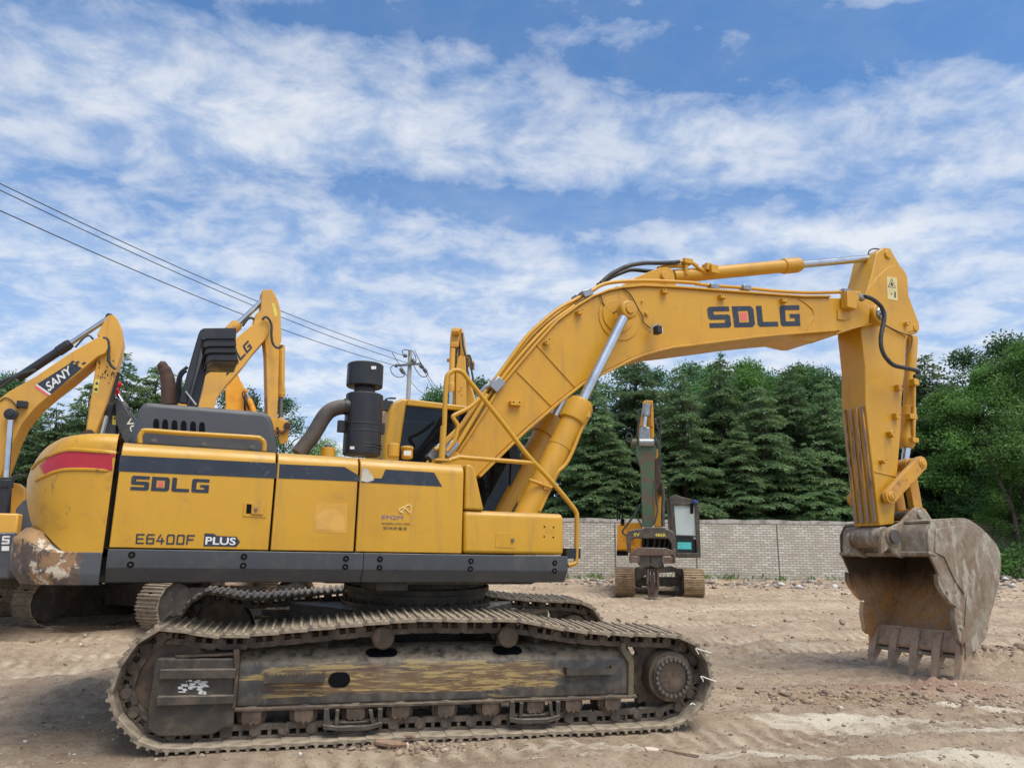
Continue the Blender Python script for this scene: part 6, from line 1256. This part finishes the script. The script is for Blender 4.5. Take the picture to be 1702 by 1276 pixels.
# ------------------------------------------------------------------ wall
def wall(name,x0,x1,y0,y1,label,px_top,th=.26,dark=False):
    a=Vector((x0,y0,0)); b=Vector((x1,y1,0)); L=(b-a).length; yaw=math.atan2(y1-y0,x1-x0); F=Frame(x0,y0,zg(x0,y0)-.3,math.degrees(yaw))
    zt=None; q=F.p(px_top[0],px_top[1],0)[1]
    root=empty(name,F,label,'wall'); mb=MB(); n=60; P=[(0,0)]+[(L*i/n,q-.12+.018*math.sin(i*1.7)+.012*math.sin(i*4.1)) for i in range(n+1)]+[(L,0)]; mb.prism(P,0,th)
    m,nt,b_,oc=newmat('whitewashed_brick'+('_shaded' if dark else ''))
    sx=nt.nodes.new('ShaderNodeSeparateXYZ'); nt.links.new(oc,sx.inputs[0]); cb=nt.nodes.new('ShaderNodeCombineXYZ'); nt.links.new(sx.outputs[0],cb.inputs[0]); nt.links.new(sx.outputs[2],cb.inputs[1])
    wob=noise(nt,oc,2.5,3); vv=nt.nodes.new('ShaderNodeVectorMath'); vv.operation='ADD'; nt.links.new(cb.outputs[0],vv.inputs[0]); cw_=nt.nodes.new('ShaderNodeCombineXYZ'); nt.links.new(mth(nt,'MULTIPLY',wob,.05),cw_.inputs[1]); nt.links.new(cw_.outputs[0],vv.inputs[1])
    br=nt.nodes.new('ShaderNodeTexBrick'); nt.links.new(vv.outputs[0],br.inputs['Vector']); br.inputs['Scale'].default_value=1; br.inputs['Brick Width'].default_value=.26; br.inputs['Row Height'].default_value=.092; br.inputs['Mortar Size'].default_value=.012; br.inputs['Mortar Smooth'].default_value=.2; br.inputs['Bias'].default_value=-.1
    k=.55 if False else 1
    br.inputs['Color1'].default_value=(.50,.455,.38,1); br.inputs['Color2'].default_value=(.72,.67,.58,1); br.inputs['Mortar'].default_value=(.22,.195,.165,1)
    n1=noise(nt,oc,.8,8,.65,.5); n2=noise(nt,oc,4,8,.7); c=mixc(nt,mth(nt,'MULTIPLY',remap(nt,n1,.42,.66),.6),br.outputs[0],(.36,.31,.25)); c=mixc(nt,mth(nt,'MULTIPLY',remap(nt,n2,.58,.7),.6),c,(.20,.165,.14)); c=mixc(nt,mth(nt,'MULTIPLY',remap(nt,n2,.42,.3),.4),c,(.55,.54,.51))
    low=mth(nt,'MULTIPLY',remap(nt,sx.outputs[2],.95,.25),.45); c=mixc(nt,mth(nt,'MULTIPLY',low,remap(nt,n2,.35,.6)),c,(.24,.185,.155))
    nt.links.new(c,b_.inputs['Base Color']); b_.inputs['Roughness'].default_value=.9; bump(nt,b_,br.outputs['Fac'],-.5,.012)
    mb.build('brickwork',m,root)
    mb=MB(); P=[(0,q-.14+.0)]+[(L*i/n,q+.02*math.sin(i*2.3)+.012*math.sin(i*5.7)) for i in range(n+1)]+[(L,q-.14)]
    mb.prism(P,-.02,th+.02); mb.build('coping',surf('coping_mortar'+str(dark),(.46,.43,.38),.9,col2=(.24,.22,.19),sc=3,dirt=(.15,.13,.1),damt=.6,bmp=.4,bsc=12),root)
    s=MB(); k=3.1
    for i in range(int(L/k)+1):
        s.prism([(i*k+.2,.0),(i*k+.2,q-.13),(i*k+.24,q-.13),(i*k+.24,0)],-.012,.002)
    s.build('joint_line',surf('joint_dark'+str(dark),(.15,.135,.12),.9),root)
    return root,F,q
WL=wall('brick_wall',-24,14.9,31.2,29.2,'long whitewashed brick wall behind the yard, standing beyond the green-armed excavator',(1250,864))
WR=wall('brick_wall',15.2,40,31.6,35.0,'shaded stretch of brick wall right of the big bucket, half hidden by shrubs',(1600,868),dark=True)

# ------------------------------------------------------------------ pole and wires
yP=40; pz=ray(682,583); t=yP/pz.y; ptop=EYE+pz*t; FP=Frame(ptop.x,yP,zg(0,34),0)
PO=empty('utility_pole',FP,'concrete power pole with a steel crossarm rising behind the cab roof','pole')
mb=MB(); mb.cyl((0,0,0),(0,0,ptop.z-FP.o.z),.16,.11,20); mb.build('shaft',M_conc,PO)
ar=FP.p(664,609,0); al=FP.p(661,609,0); br_=FP.p(700,606,0); mb=MB(); mb.prism([(al[0],al[1]-.05),(al[0],al[1]+.05),(br_[0],br_[1]+.05),(br_[0],br_[1]-.05)],-.25,-.15); mb.build('crossarm',M_bolt,PO)
mb=MB()
for a,b in (((656,607),(661,608)),((665,612),(672,621)),((697,606),(704,612)),((704,612),(709,619)),((684,596),(690,604)),((670,590),(677,592))):
    p=FP.P3(*a,-.2);q=FP.P3(*b,-.2); d=(q-p); mb.tube([p,q],.06,8); 
    for k in (.25,.5,.75): mb.cyl(p+d*(k-.08),p+d*(k+.08),.11,n=10)
mb.build('insulator',M_ins,PO,split=.001)
mb=MB()
for l in (((670,590),(669,583),(674,581),(680,582),(686,584),(691,594),(691,603),(688,605)),((655,607),(650,610),(650,617),(655,624),(662,627),(669,626),(673,622),(671,616)),((688,608),(693,617),(700,625),(707,626),(711,621),(706,613)),((680,583),(680,590))): mb.tube(FP.path(l,-.2),.022,6,smooth=5)
mb.build('jumper_wire',M_wire,PO,split=.0001)
def wire(p0,z_,p1,y1,label,sag=.35,ext=True):
    d=ray(*p0); 
    a=EYE+d*(z_/d.y); d1=ray(*p1); b=EYE+d1*(y1/d1.y); pts=[]
    a2=a+(a-b).normalized()*9
    for i in range(25):
        s=i/24; q=a2.lerp(b,s); L=(b-a2).length; q.z-=0
        pts.append(q)
    # sag through the photo: parabola zero at both visible ends
    P=[]
    for i in range(33):
        s=-.35+1.35*i/32; q=a.lerp(b,s); q.z-=sag*4*s*(1-s)*(1 if s>0 else .6); P.append(q)
    mb=MB(); mb.tube(P,.016,6); o=mb.build('overhead_wire',M_wire); tag(o,label,'wire','overhead power wires'); return o
wire((0,305),20,(672,591),40,'topmost of the three power wires climbing from the pole to the left edge')
wire((0,316),20.6,(680,604),40,'middle one of the three power wires sloping across the sky at left')
wire((0,350),18.5,(656,607),40,'lowest of the three power wires sloping across the sky at left')
wire((709,619),40,(735,650),58,'power wire leading from the crossarm tip down to the trees right of the pole',.2)
wire((703,612),40,(727,650),58,'thin power wire just inside the crossarm tip, dropping behind the cab roof trees',.2)
wire((671,616),40,(706,655),56,'power wire crossing low behind the pole shaft towards the trees',.2)
# ------------------------------------------------------------------ trees
def mesh_np(name,V,F,mat,smooth=False,k=3):
    me=bpy.data.meshes.new(name); me.vertices.add(len(V)); me.vertices.foreach_set('co',V.astype(np.float32).ravel())
    me.loops.add(F.size); me.loops.foreach_set('vertex_index',F.ravel().astype(np.int32)); me.polygons.add(len(F)); me.polygons.foreach_set('loop_start',np.arange(0,F.size,k,dtype=np.int32)); me.polygons.foreach_set('loop_total',np.full(len(F),k,np.int32)); me.update(calc_edges=True); me.materials.append(mat); return me
def nrm(a): return a/np.maximum(1e-6,np.linalg.norm(a,axis=-1,keepdims=True))
def leaves(C,D,ln,wd,rng,spread=.6,droop=.25):
    """small leaf quads at points C pointing roughly along D"""
    n=len(C); d=nrm(D+rng.normal(0,spread,(n,3))-np.array([0,0,droop])); up=nrm(np.array([0,0,1.])+rng.normal(0,.55,(n,3))); s=nrm(np.cross(d,up))
    L=(ln*rng.uniform(.6,1.4,n))[:,None]; w=(wd*rng.uniform(.6,1.3,n))[:,None]
    V=np.stack([C,C+d*L*.5+s*w,C+d*L,C+d*L*.5-s*w],1).reshape(-1,3); F=np.arange(4*n).reshape(n,4); return V,F
def cedar(seed,Ht=11,R0=2.9,nb=150,base=.10):
    rng=np.random.default_rng(seed); Cs=[];Ds=[]; tb=MB()
    tb.tube([(.0,0,-.3),(.05*rng.normal(),.05*rng.normal(),Ht*.4),(.1*rng.normal(),.1*rng.normal(),Ht*.75),(0,0,Ht)],[.19,.15,.08,.015],8,smooth=3)
    for i in range(nb):
        t=(i+.5)/nb; t=t**.9; z0=Ht*(base+(1-base)*t)+rng.normal(0,.1); az=i*2.399+rng.normal(0,.35); prof=(1-t)**.75*1.0+.04
        L=R0*prof*rng.uniform(.62,1.18); L=max(L,.25); dirh=np.array([math.cos(az),math.sin(az),0]); side=np.array([-dirh[1],dirh[0],0])
        m=max(5,int(L/.085)); s=np.linspace(.12,1,m); rise=rng.uniform(.10,.32)*(1-t*.2); dr=rng.uniform(.35,.6)
        P=np.array([0,0,z0])+dirh*(s*L)[:,None]+np.array([0,0,1.])*(rise*L*s-dr*L*s**2.4*.8)[:,None]+side*(rng.normal(0,.08)*L*s**2)[:,None]
        if i%2==0 and L>1: tb.tube([tuple(P[0]*[.0,.0,1]),tuple(P[m//3]),tuple(P[2*m//3]),tuple(P[-1])],[.035,.028,.018,.008],4)
        for sg in (-1,1):
            wl=.42*L*np.sin(np.clip(s*1.15,0,1)*math.pi)**.7*(1.05-s*.55)+.06
            for j in range(m):
                q=max(2,int(wl[j]/.075)); a=np.linspace(.05,1,q)*wl[j]; dd=side*sg*.8+dirh*.6+np.array([0,0,-.12])
                C=P[j]+dd*a[:,None]+np.array([0,0,-1.])*(a**2*.35)[:,None]+rng.normal(0,.03,(q,3)); Cs.append(C); Ds.append(np.tile(dd,(q,1)))
        Cs.append(P); Ds.append(np.tile(dirh,(m,1)))
    C=np.concatenate(Cs);D=np.concatenate(Ds); D2=D.copy(); V1,F1_=leaves(C,D,.20,.034,rng,.35,.30); V2,F2_=leaves(C+rng.normal(0,.04,C.shape),D,.15,.028,rng,.8,.6)
    V=np.concatenate([V1,V2]); F=np.concatenate([F1_,F2_+len(V1)])
    return tb,V,F
def broad(seed,Ht=9,W=3.2,ncl=70,base=.25,leaf=.11,dens=420,flat=.6,asp=.36):
    rng=np.random.default_rng(seed); tb=MB(); tb.tube([(0,0,-.3),(.1,.05,Ht*.25),(.25*rng.normal(),.2,Ht*.5),(.1,.1,Ht*.85)],[.17,.13,.09,.03],8,smooth=3)
    Cs=[];Ds=[]
    for i in range(ncl):
        z=Ht*(base+(1-base)*rng.random()**.85); rad=W*math.sin(min(1,max(.05,(z/Ht-base)/(1-base)*.86+.16))*math.pi)**.6*(.95 if z<Ht*.6 else .85); az=rng.uniform(0,6.283); r=rad*rng.uniform(.35,1)**.6
        c=np.array([r*math.cos(az),r*math.sin(az),z]); s=rng.uniform(.35,.8)*(.5+.5*W/3)
        if i%2==0: tb.tube([(0,0,max(.8,z-r*.9)),tuple(c*[.5,.5,1]-[0,0,.35]),tuple(c)],[.055,.035,.012],5,smooth=2)
        n=int(dens*s*s*1.6); p=nrm(rng.normal(0,1,(n,3)))*(rng.random((n,1))**.45)*[s,s,s*flat]; p[:,2]-=.12*(p[:,0]**2+p[:,1]**2)
        # layered sprays
        p[:,2]=np.round(p[:,2]/.16)*.16+rng.normal(0,.025,n)
        Cs.append(c+p); Ds.append(nrm(p+np.array([c[0],c[1],0])*.3))
    C=np.concatenate(Cs);D=np.concatenate(Ds); V,F=leaves(C,D,leaf,leaf*asp,rng,.6,.3); return tb,V,F
KINDS={}
def kind(name,fn,mat):
    tb,V,F=fn(); cm=mesh_np(name+'_crown',V,F,mat,k=4)
    tm=tb.build('tmp',M_bark); me=tm.data; bpy.data.objects.remove(tm); KINDS[name]=(cm,me,float(V[:,2].max()))
for i in range(4): kind('cedar%d'%i,lambda i=i:cedar(20+i,11,[3.3,3.6,3.0,3.4][i],[105,118,96,110][i]),M_cedar)
for i in range(3): kind('broad%d'%i,lambda i=i:broad(50+i,9,3.0+.3*i,110),M_leaf)
for i in range(2): kind('dark%d'%i,lambda i=i:broad(60+i,9,2.8,95,.12),M_leafd)
kind('shrub0',lambda:broad(70,1.6,1.1,34,.02,.10,420,.8),M_leafd); kind('shrub1',lambda:broad(71,1.2,1.3,34,.02,.09,420,.8),M_leaf)
kind('willow0',lambda:broad(80,7,3,80,.2,.16,420,1.2,.14),M_will)
def tree(kn,px,y,ytop,label,cat='tree',name=None,group=None,sx=1.0,rot=None):
    cm,tm,hm=KINDS[kn]; d=ray(px,ytop); p=EYE+d*(y/d.y); z0=zg(0,34) if y>30 else zg(p.x,y); h=p.z-z0; k=h/hm
    name=name or ('cedar_tree' if kn[:5]=='cedar' else 'broadleaf_tree')
    r=bpy.data.objects.new(name,None); COL.objects.link(r); r.location=(p.x,y,z0); r.rotation_euler=(0,0,random.uniform(0,6.28) if rot is None else rot); r.scale=(k*sx,k*sx,k); tag(r,label,cat,group)
    a=bpy.data.objects.new('crown',cm); COL.objects.link(a); a.parent=r
    b=bpy.data.objects.new('trunk',tm); COL.objects.link(b); b.parent=r
    return r
G1='dark cedars behind the brick wall'
TR=[ # kind, px, depth, ytop, label
 ('cedar0',985,35,622,'dark cedar left of the green-armed excavator, its crown cut by the boom cylinder'),
 ('cedar1',1062,37.5,600,'tall dark cedar standing directly behind the folded green arm'),
 ('cedar2',1128,34.5,612,'dark layered cedar just right of the green arm, above the small cab'),
 ('cedar3',1195,37,584,'tall cedar with a ragged tip below the middle of the big boom'),
 ('cedar1',1258,35,640,'mid-height cedar with a bare visible trunk above the wall'),
 ('cedar0',1310,37.5,606,'cedar whose tip shows between the boom underside and the stick'),
 ('cedar2',1368,35.5,628,'cedar with drooping boughs just left of the upright stick'),
 ('cedar3',1425,36.5,612,'cedar mostly hidden behind the upright stick'),
 ('cedar1',1480,38,600,'cedar peeping out right of the bucket cylinder'),
 ('cedar0',1535,37,586,'tall cedar beyond the right side of the stick and left of the bright leafy trees'),
 ('cedar3',915,38,640,'cedar glimpsed between the boom and its two lift cylinders'),
 ('cedar2',1225,34,700,'low cedar with wide pale boughs hanging over the wall top'),
 ('cedar0',1090,34,742,'low cedar boughs hanging behind the far small excavator'),
 ('cedar3',1340,34.2,735,'low spreading cedar bough over the wall left of the bucket'),
 ('cedar1',1015,34,715,'low wide cedar above the wall left of the far machine'),
 ('dark0',1145,40,596,'leafy tree whose rounded top shows just under the boom'),
 ('broad2',1240,41,592,'green leafy tree behind the cedars under the boom lettering'),
 ('dark1',1360,41,604,'dark round-topped tree behind the cedars beside the stick'),
 ('broad0',1330,43,598,'light leafy treetop far behind, left of the stick'),
 ('dark0',1040,42,596,'dark leafy tree high behind the green arm'),
 ('broad0',1570,34.5,640,'bright green leafy tree just above and right of the big bucket'),
 ('broad1',1640,33,600,'broad bright green tree with an open crown at the right edge'),
 ('broad2',1700,31.5,560,'largest bright green tree cut by the right edge of the photo'),
 ('dark0',1600,37.5,572,'dark leafy tree behind the bright green ones at right'),
 ('dark1',1668,38,546,'tall dark tree whose tip is highest at the far right'),
 ('cedar2',1748,36,580,'dark conifer partly beyond the right edge'),
 ('dark1',1625,32.6,740,'low dark foliage in the shade above the bucket back'),
 ('dark0',1530,36,700,'low dark tree filling the gap behind the bucket linkage'),
 ('broad1',1695,30.5,735,'low bright boughs over the shrubs at the right edge'),
 ('cedar0',205,30,582,'cedar with a pointed tip between the two left yellow sticks'),
 ('cedar1',268,32,606,'dark cedar behind the rusty exhaust pipe'),
 ('cedar2',150,31,640,'dark cedar below the boom with the black lettering panel'),
 ('cedar3',95,29,668,'dark cedar filling the arch of the left yellow boom'),
 ('cedar0',40,31,640,'dark cedar under the left boom near the frame edge'),
 ('cedar1',-20,30,620,'cedar at the left edge of the photo'),
 ('cedar3',240,30,650,'shorter cedar just left of the hood vents'),
 ('broad0',310,33,628,'leafy tree between the exhaust pipe and the raised flap'),
 ('dark1',20,36,612,'dark leafy treetop above the left boom hoses'),
 ('broad1',130,35,690,'yellowish green tree low behind the left stick'),
 ('dark0',385,34,640,'dark tree seen between the raised flap and the lettered stick'),
 ('dark1',410,33,640,'dark conifer-like tree right of the bright orange arm'),
 ('dark0',474,38,655,'lone dark tree beside the stick, against the pale sky'),
 ('dark1',727,48,636,'round dark tree between the power pole and the end-on arm'),
 ('dark0',797,46,622,'narrow green tree right of the end-on arm, beside the boom pipes'),
 ('dark1',965,44,610,'dark leafy tree in the second row, behind the cedars right of the lift cylinders'),
 ('dark0',1090,45,606,'leafy tree in the second row straight behind the green arm'),
 ('broad1',1185,46,600,'broad leafy tree in the second row under the start of the boom lettering'),
 ('dark1',1290,46,612,'dark leafy tree in the second row under the middle of the boom'),
 ('dark0',1400,45,618,'dark leafy tree in the second row behind the stick'),
 ('dark1',1500,44,610,'dark leafy tree in the second row behind the bucket cylinder'),
 ('willow0',545,50,722,'pale green willow low behind the black air cleaner'),
 ('willow0',500,52,738,'small pale willow top beside the bent intake duct'),
 ('broad0',860,44,640,'leafy tree hidden mostly by the lower boom'),
]
for kn,px,y,yt,lab in TR:
    tree(kn,px,y,yt,lab,name='willow_tree' if kn[0]=='w' else ('cedar_tree' if kn[0]=='c' else 'broadleaf_tree'),group={'c':'cedars round the yard','b':'leafy trees behind the wall','d':'leafy trees behind the wall','w':'willows beyond the yard'}[kn[0]],sx={'w':1.2,'c':random.uniform(1.1,1.35)}.get(kn[0],1.0))
for kn,px,y,yt,lab in (('shrub0',1655,30.0,893,'dark shrub behind the back of the bucket'),('shrub1',1690,29.0,900,'green shrub at the right edge above the rubble'),('shrub1',1672,30.8,905,'low leafy shrub between the bucket and the right edge'),('shrub0',1718,30.5,885,'shrub cut off by the right edge')):
    tree(kn,px,y,yt,lab,'shrub','shrub','shrubs on the rubble')
# a slim bent trunk at right
dT=ray(1690,905); pT=EYE+dT*(30.3/dT.y)
def bent(l,y,label):
    P=[]
    for a,b in l: d=ray(a,b); P.append(EYE+d*(y/d.y))
    P[0].z=zg(P[0].x,y)-.2
    o=Vector(P[0]); F=Frame(o.x,o.y,o.z,0); r=empty('bare_tree',F,label,'tree'); mb=MB(); mb.tube([p-o for p in P],[.09,.085,.075,.06,.045,.03],8,smooth=4); mb.build('trunk',surf('shade_toned_bark',(.10,.088,.072),.9,col2=(.06,.053,.045),sc=5),r)  # bark colour darkened to stand for the shade over this trunk
    mb=MB(); q=P[2]-o
    for l2 in (((1672,832),(1660,790),(1640,760),(1622,742)),((1676,840),(1682,800),(1690,770)),((1664,800),(1652,770),(1655,735))):
        Q=[]
        for a,b in l2: d=ray(a,b); Q.append(EYE+d*(y/d.y)-o)
        mb.tube(Q,[.04,.03,.02,.012],6,smooth=3)
    mb.build('limb',MATS['shade_toned_bark'],r)
bent(((1696,915),(1690,880),(1680,838),(1664,805),(1650,770),(1640,730)),30.4,'slim pale forked trunk leaning left above the shrubs at right')

# ------------------------------------------------------------------ loose things on the ground
def stones(name,n,fx,rng,mat,smin,smax,label,cat,hfun=None):
    V=[];F=[]; ico=bmesh.new(); bmesh.ops.create_icosphere(ico,subdivisions=1,radius=1); base=np.array([v.co for v in ico.verts]); fc=np.array([[v.index for v in f.verts] for f in ico.faces]); ico.free()
    x,y,s=fx(n,rng); z=gheight(x,y)
    for i in range(n):
        b=base*rng.uniform(.45,1.4,(len(base),1))*np.array([1,rng.uniform(.5,1),rng.uniform(.3,.8)])*s[i]; a=rng.uniform(0,6.28); c_,s_=math.cos(a),math.sin(a); b=b@np.array([[c_,s_,0],[-s_,c_,0],[0,0,1]])
        V.append(b+[x[i],y[i],z[i]+s[i]*.12]); F.append(fc+i*len(base))
    me=mesh_np(name,np.concatenate(V),np.concatenate(F),mat); o=bpy.data.objects.new(name,me); COL.objects.link(o); tag(o,label,cat,kind='stuff'); return o
def islandmat(name,cols,rough=.9):
    m,nt,b,oc=newmat(name); g=nt.nodes.new('ShaderNodeNewGeometry'); cr=nt.nodes.new('ShaderNodeValToRGB'); cr.color_ramp.interpolation='CONSTANT'
    e=cr.color_ramp.elements; e[0].color=(*cols[0][1],1); e[0].position=0; e[1].position=cols[1][0]; e[1].color=(*cols[1][1],1)
    for p,c in cols[2:]: q=e.new(p); q.color=(*c,1)
    nt.links.new(g.outputs['Random Per Island'],cr.inputs[0]); n=noise(nt,oc,30,4); c=mixc(nt,mth(nt,'MULTIPLY',remap(nt,n,.4,.7),.4),cr.outputs[0],(.2,.15,.11)); nt.links.new(c,b.inputs['Base Color']); b.inputs['Roughness'].default_value=rough; return m
def f_near(n,rng):
    y=4+ (rng.random(n)**1.6)*14; x=(rng.random(n)*2-1)*(y*.75+.5); return x,y,rng.gamma(1.3,.0045,n)+.003
M_grv=islandmat('gravel_bits',[(0,(.30,.22,.155)),(.35,(.38,.29,.21)),(.62,(.20,.145,.105)),(.82,(.48,.41,.33)),(.95,(.60,.57,.52))])
stones('gravel',15000,f_near,np.random.default_rng(2),M_grv,0,0,'small stones and crumbs of dirt strewn over the yard','gravel')
bxw,byw=FU.o.x+8.9*FU.U.x,FU.o.y+8.9*FU.U.y
def f_clod(n,rng):
    g1=ground_at(640,1240); g2=ground_at(1440,1165); g3=ground_at(1650,1085)
    k=rng.integers(0,4,n); cx=np.choose(k,[g1.x,g2.x,g3.x,g2.x+1.2]); cy=np.choose(k,[g1.y,g2.y,g3.y,g2.y-.4]); sx=np.choose(k,[.35,1.2,1.2,1.3]); sy=np.choose(k,[.08,.4,.4,.5])
    big=np.where(k==2,1.9,1.0)
    return cx+rng.normal(0,1,n)*sx,cy+rng.normal(0,1,n)*sy,(rng.gamma(1.5,.009,n)+.004)*big
stones('dirt',2600,f_clod,np.random.default_rng(4),islandmat('clod_dirt',[(0,(.30,.215,.15)),(.4,(.37,.275,.195)),(.75,(.22,.15,.11)),(.93,(.50,.41,.32))]),0,0,'heaped crumbly clods of reddish brown dirt by the bucket and the near track','dirt')
def f_rub(n,rng):
    x=rng.uniform(1.5,24,n); y=29.0-np.abs(rng.normal(0,.7,n))*1.1-.3; k=rng.random(n)<.25; x=np.where(k,rng.normal(17,2.2,n),x); y=np.where(k,rng.normal(26.5,2,n),y); return x,y,rng.gamma(1.8,.028,n)+.015
stones('rubble',1500,f_rub,np.random.default_rng(6),islandmat('rubble_bits',[(0,(.30,.25,.20)),(.35,(.42,.38,.33)),(.6,(.22,.13,.10)),(.75,(.62,.60,.56)),(.9,(.15,.12,.10))]),0,0,'broken brick and plaster rubble along the foot of the wall','rubble')
def f_mid(n,rng):
    y=12+rng.random(n)*16; x=(rng.random(n)*2-1)*(y*.75); return x,y,rng.gamma(1.5,.012,n)+.008
stones('pebbles',2600,f_mid,np.random.default_rng(9),M_grv,0,0,'pebbles and crumbs scattered across the far part of the yard','pebbles')
def weeds():
    rng=np.random.default_rng(77); C=[];D=[]
    for i in range(170):
        if i<70: x,y=rng.uniform(16,24),rng.uniform(27,30.5)
        else: x,y=rng.uniform(1,22),28.9-abs(rng.normal(0,.35))+.8
        z=float(gheight(np.array([x]),np.array([y]))[0]); n=int(rng.integers(8,26)); p=rng.normal(0,.11,(n,3)); p[:,2]=np.abs(p[:,2])*.5; C.append(p+[x,y,z]); d=rng.normal(0,.5,(n,3)); d[:,2]=1; D.append(d)
    V,F=leaves(np.concatenate(C),nrm(np.concatenate(D)),.17,.022,rng,.3,-.1); o=bpy.data.objects.new('weeds',mesh_np('weeds',V,F,M_leaf,k=4)); COL.objects.link(o); tag(o,'small green weeds sprouting along the foot of the wall and in the rubble','weeds',kind='stuff')
weeds()
# single scraps
def scrap(name,px,py,pts,th,mat,label,cat,rx=0,rz=0,lift=.01):
    g=ground_at(px,py); z=float(gheight(np.array([g.x]),np.array([g.y]))[0]); mb=MB(); n=len(pts)
    mb.add([(a,b,0) for a,b in pts]+[(a,b,th) for a,b in pts],[tuple(range(n-1,-1,-1)),tuple(range(n,2*n))]+[(i,(i+1)%n,(i+1)%n+n,i+n) for i in range(n)])
    o=mb.build(name,mat,bevel=th*.2); o.location=(g.x,g.y,z+lift); o.rotation_euler=(R(rx),R(rx*.6),R(rz)); tag(o,label,cat); return o
M_wood=surf('split_wood',(.28,.18,.12),.85,col2=(.16,.09,.065),sc=9,dirt=(.4,.32,.25),damt=.5)
scrap('wood_scrap',648,1243,[(-.13,-.03),(.02,-.045),(.14,-.01),(.12,.03),(-.02,.04),(-.12,.02)],.035,M_wood,'reddish brown wood scrap lying against the near track, middle of the lower edge','wood scrap',14,10,.02)
scrap('wood_scrap',672,1238,[(-.09,-.025),(.1,-.02),(.11,.02),(-.08,.025)],.02,M_wood,'flat square-ended wood scrap leaning on the dirt lump by the track','wood scrap',-18,-35,.04)
scrap('wood_scrap',622,1240,[(-.05,-.03),(.04,-.035),(.06,.02),(-.02,.04)],.05,M_wood,'stubby brown chunk at the left end of the scraps by the track','wood scrap',25,60,.02)
scrap('stone_chip',1083,1257,[(-.06,-.03),(.03,-.045),(.07,0),(.02,.035),(-.05,.03)],.018,surf('pale_chip',(.62,.50,.40),.8),'flat pale chip near the lower edge right of the track','stone chip',8,20)
scrap('stick',1130,1255,[(-.14,-.008),(.15,-.012),(.16,.006),(-.13,.01)],.014,M_wood,'thin brown stick on the dirt beside the pale chip','stick',4,-28)
scrap('stone_chip',1397,1187,[(-.04,-.02),(.02,-.03),(.045,.01),(-.01,.03)],.025,MATS['pale_chip'],'small pale stone in front of the bucket teeth','stone chip',10,40)
scrap('red_bag',1183,966,[(-.22,-.1),(.1,-.14),(.25,0),(.05,.12),(-.2,.1)],.07,surf('faded_red_plastic',(.33,.05,.06),.6,col2=(.5,.3,.3)),'crumpled red plastic by the wall right of the small excavator','plastic bag',12,10)
scrap('white_bag',1190,969,[(-.14,-.1),(.1,-.08),(.15,.03),(0,.12),(-.13,.07)],.05,surf('white_plastic',(.7,.7,.68),.5),'crumpled white plastic beside the red one at the wall foot','plastic bag',-8,50)
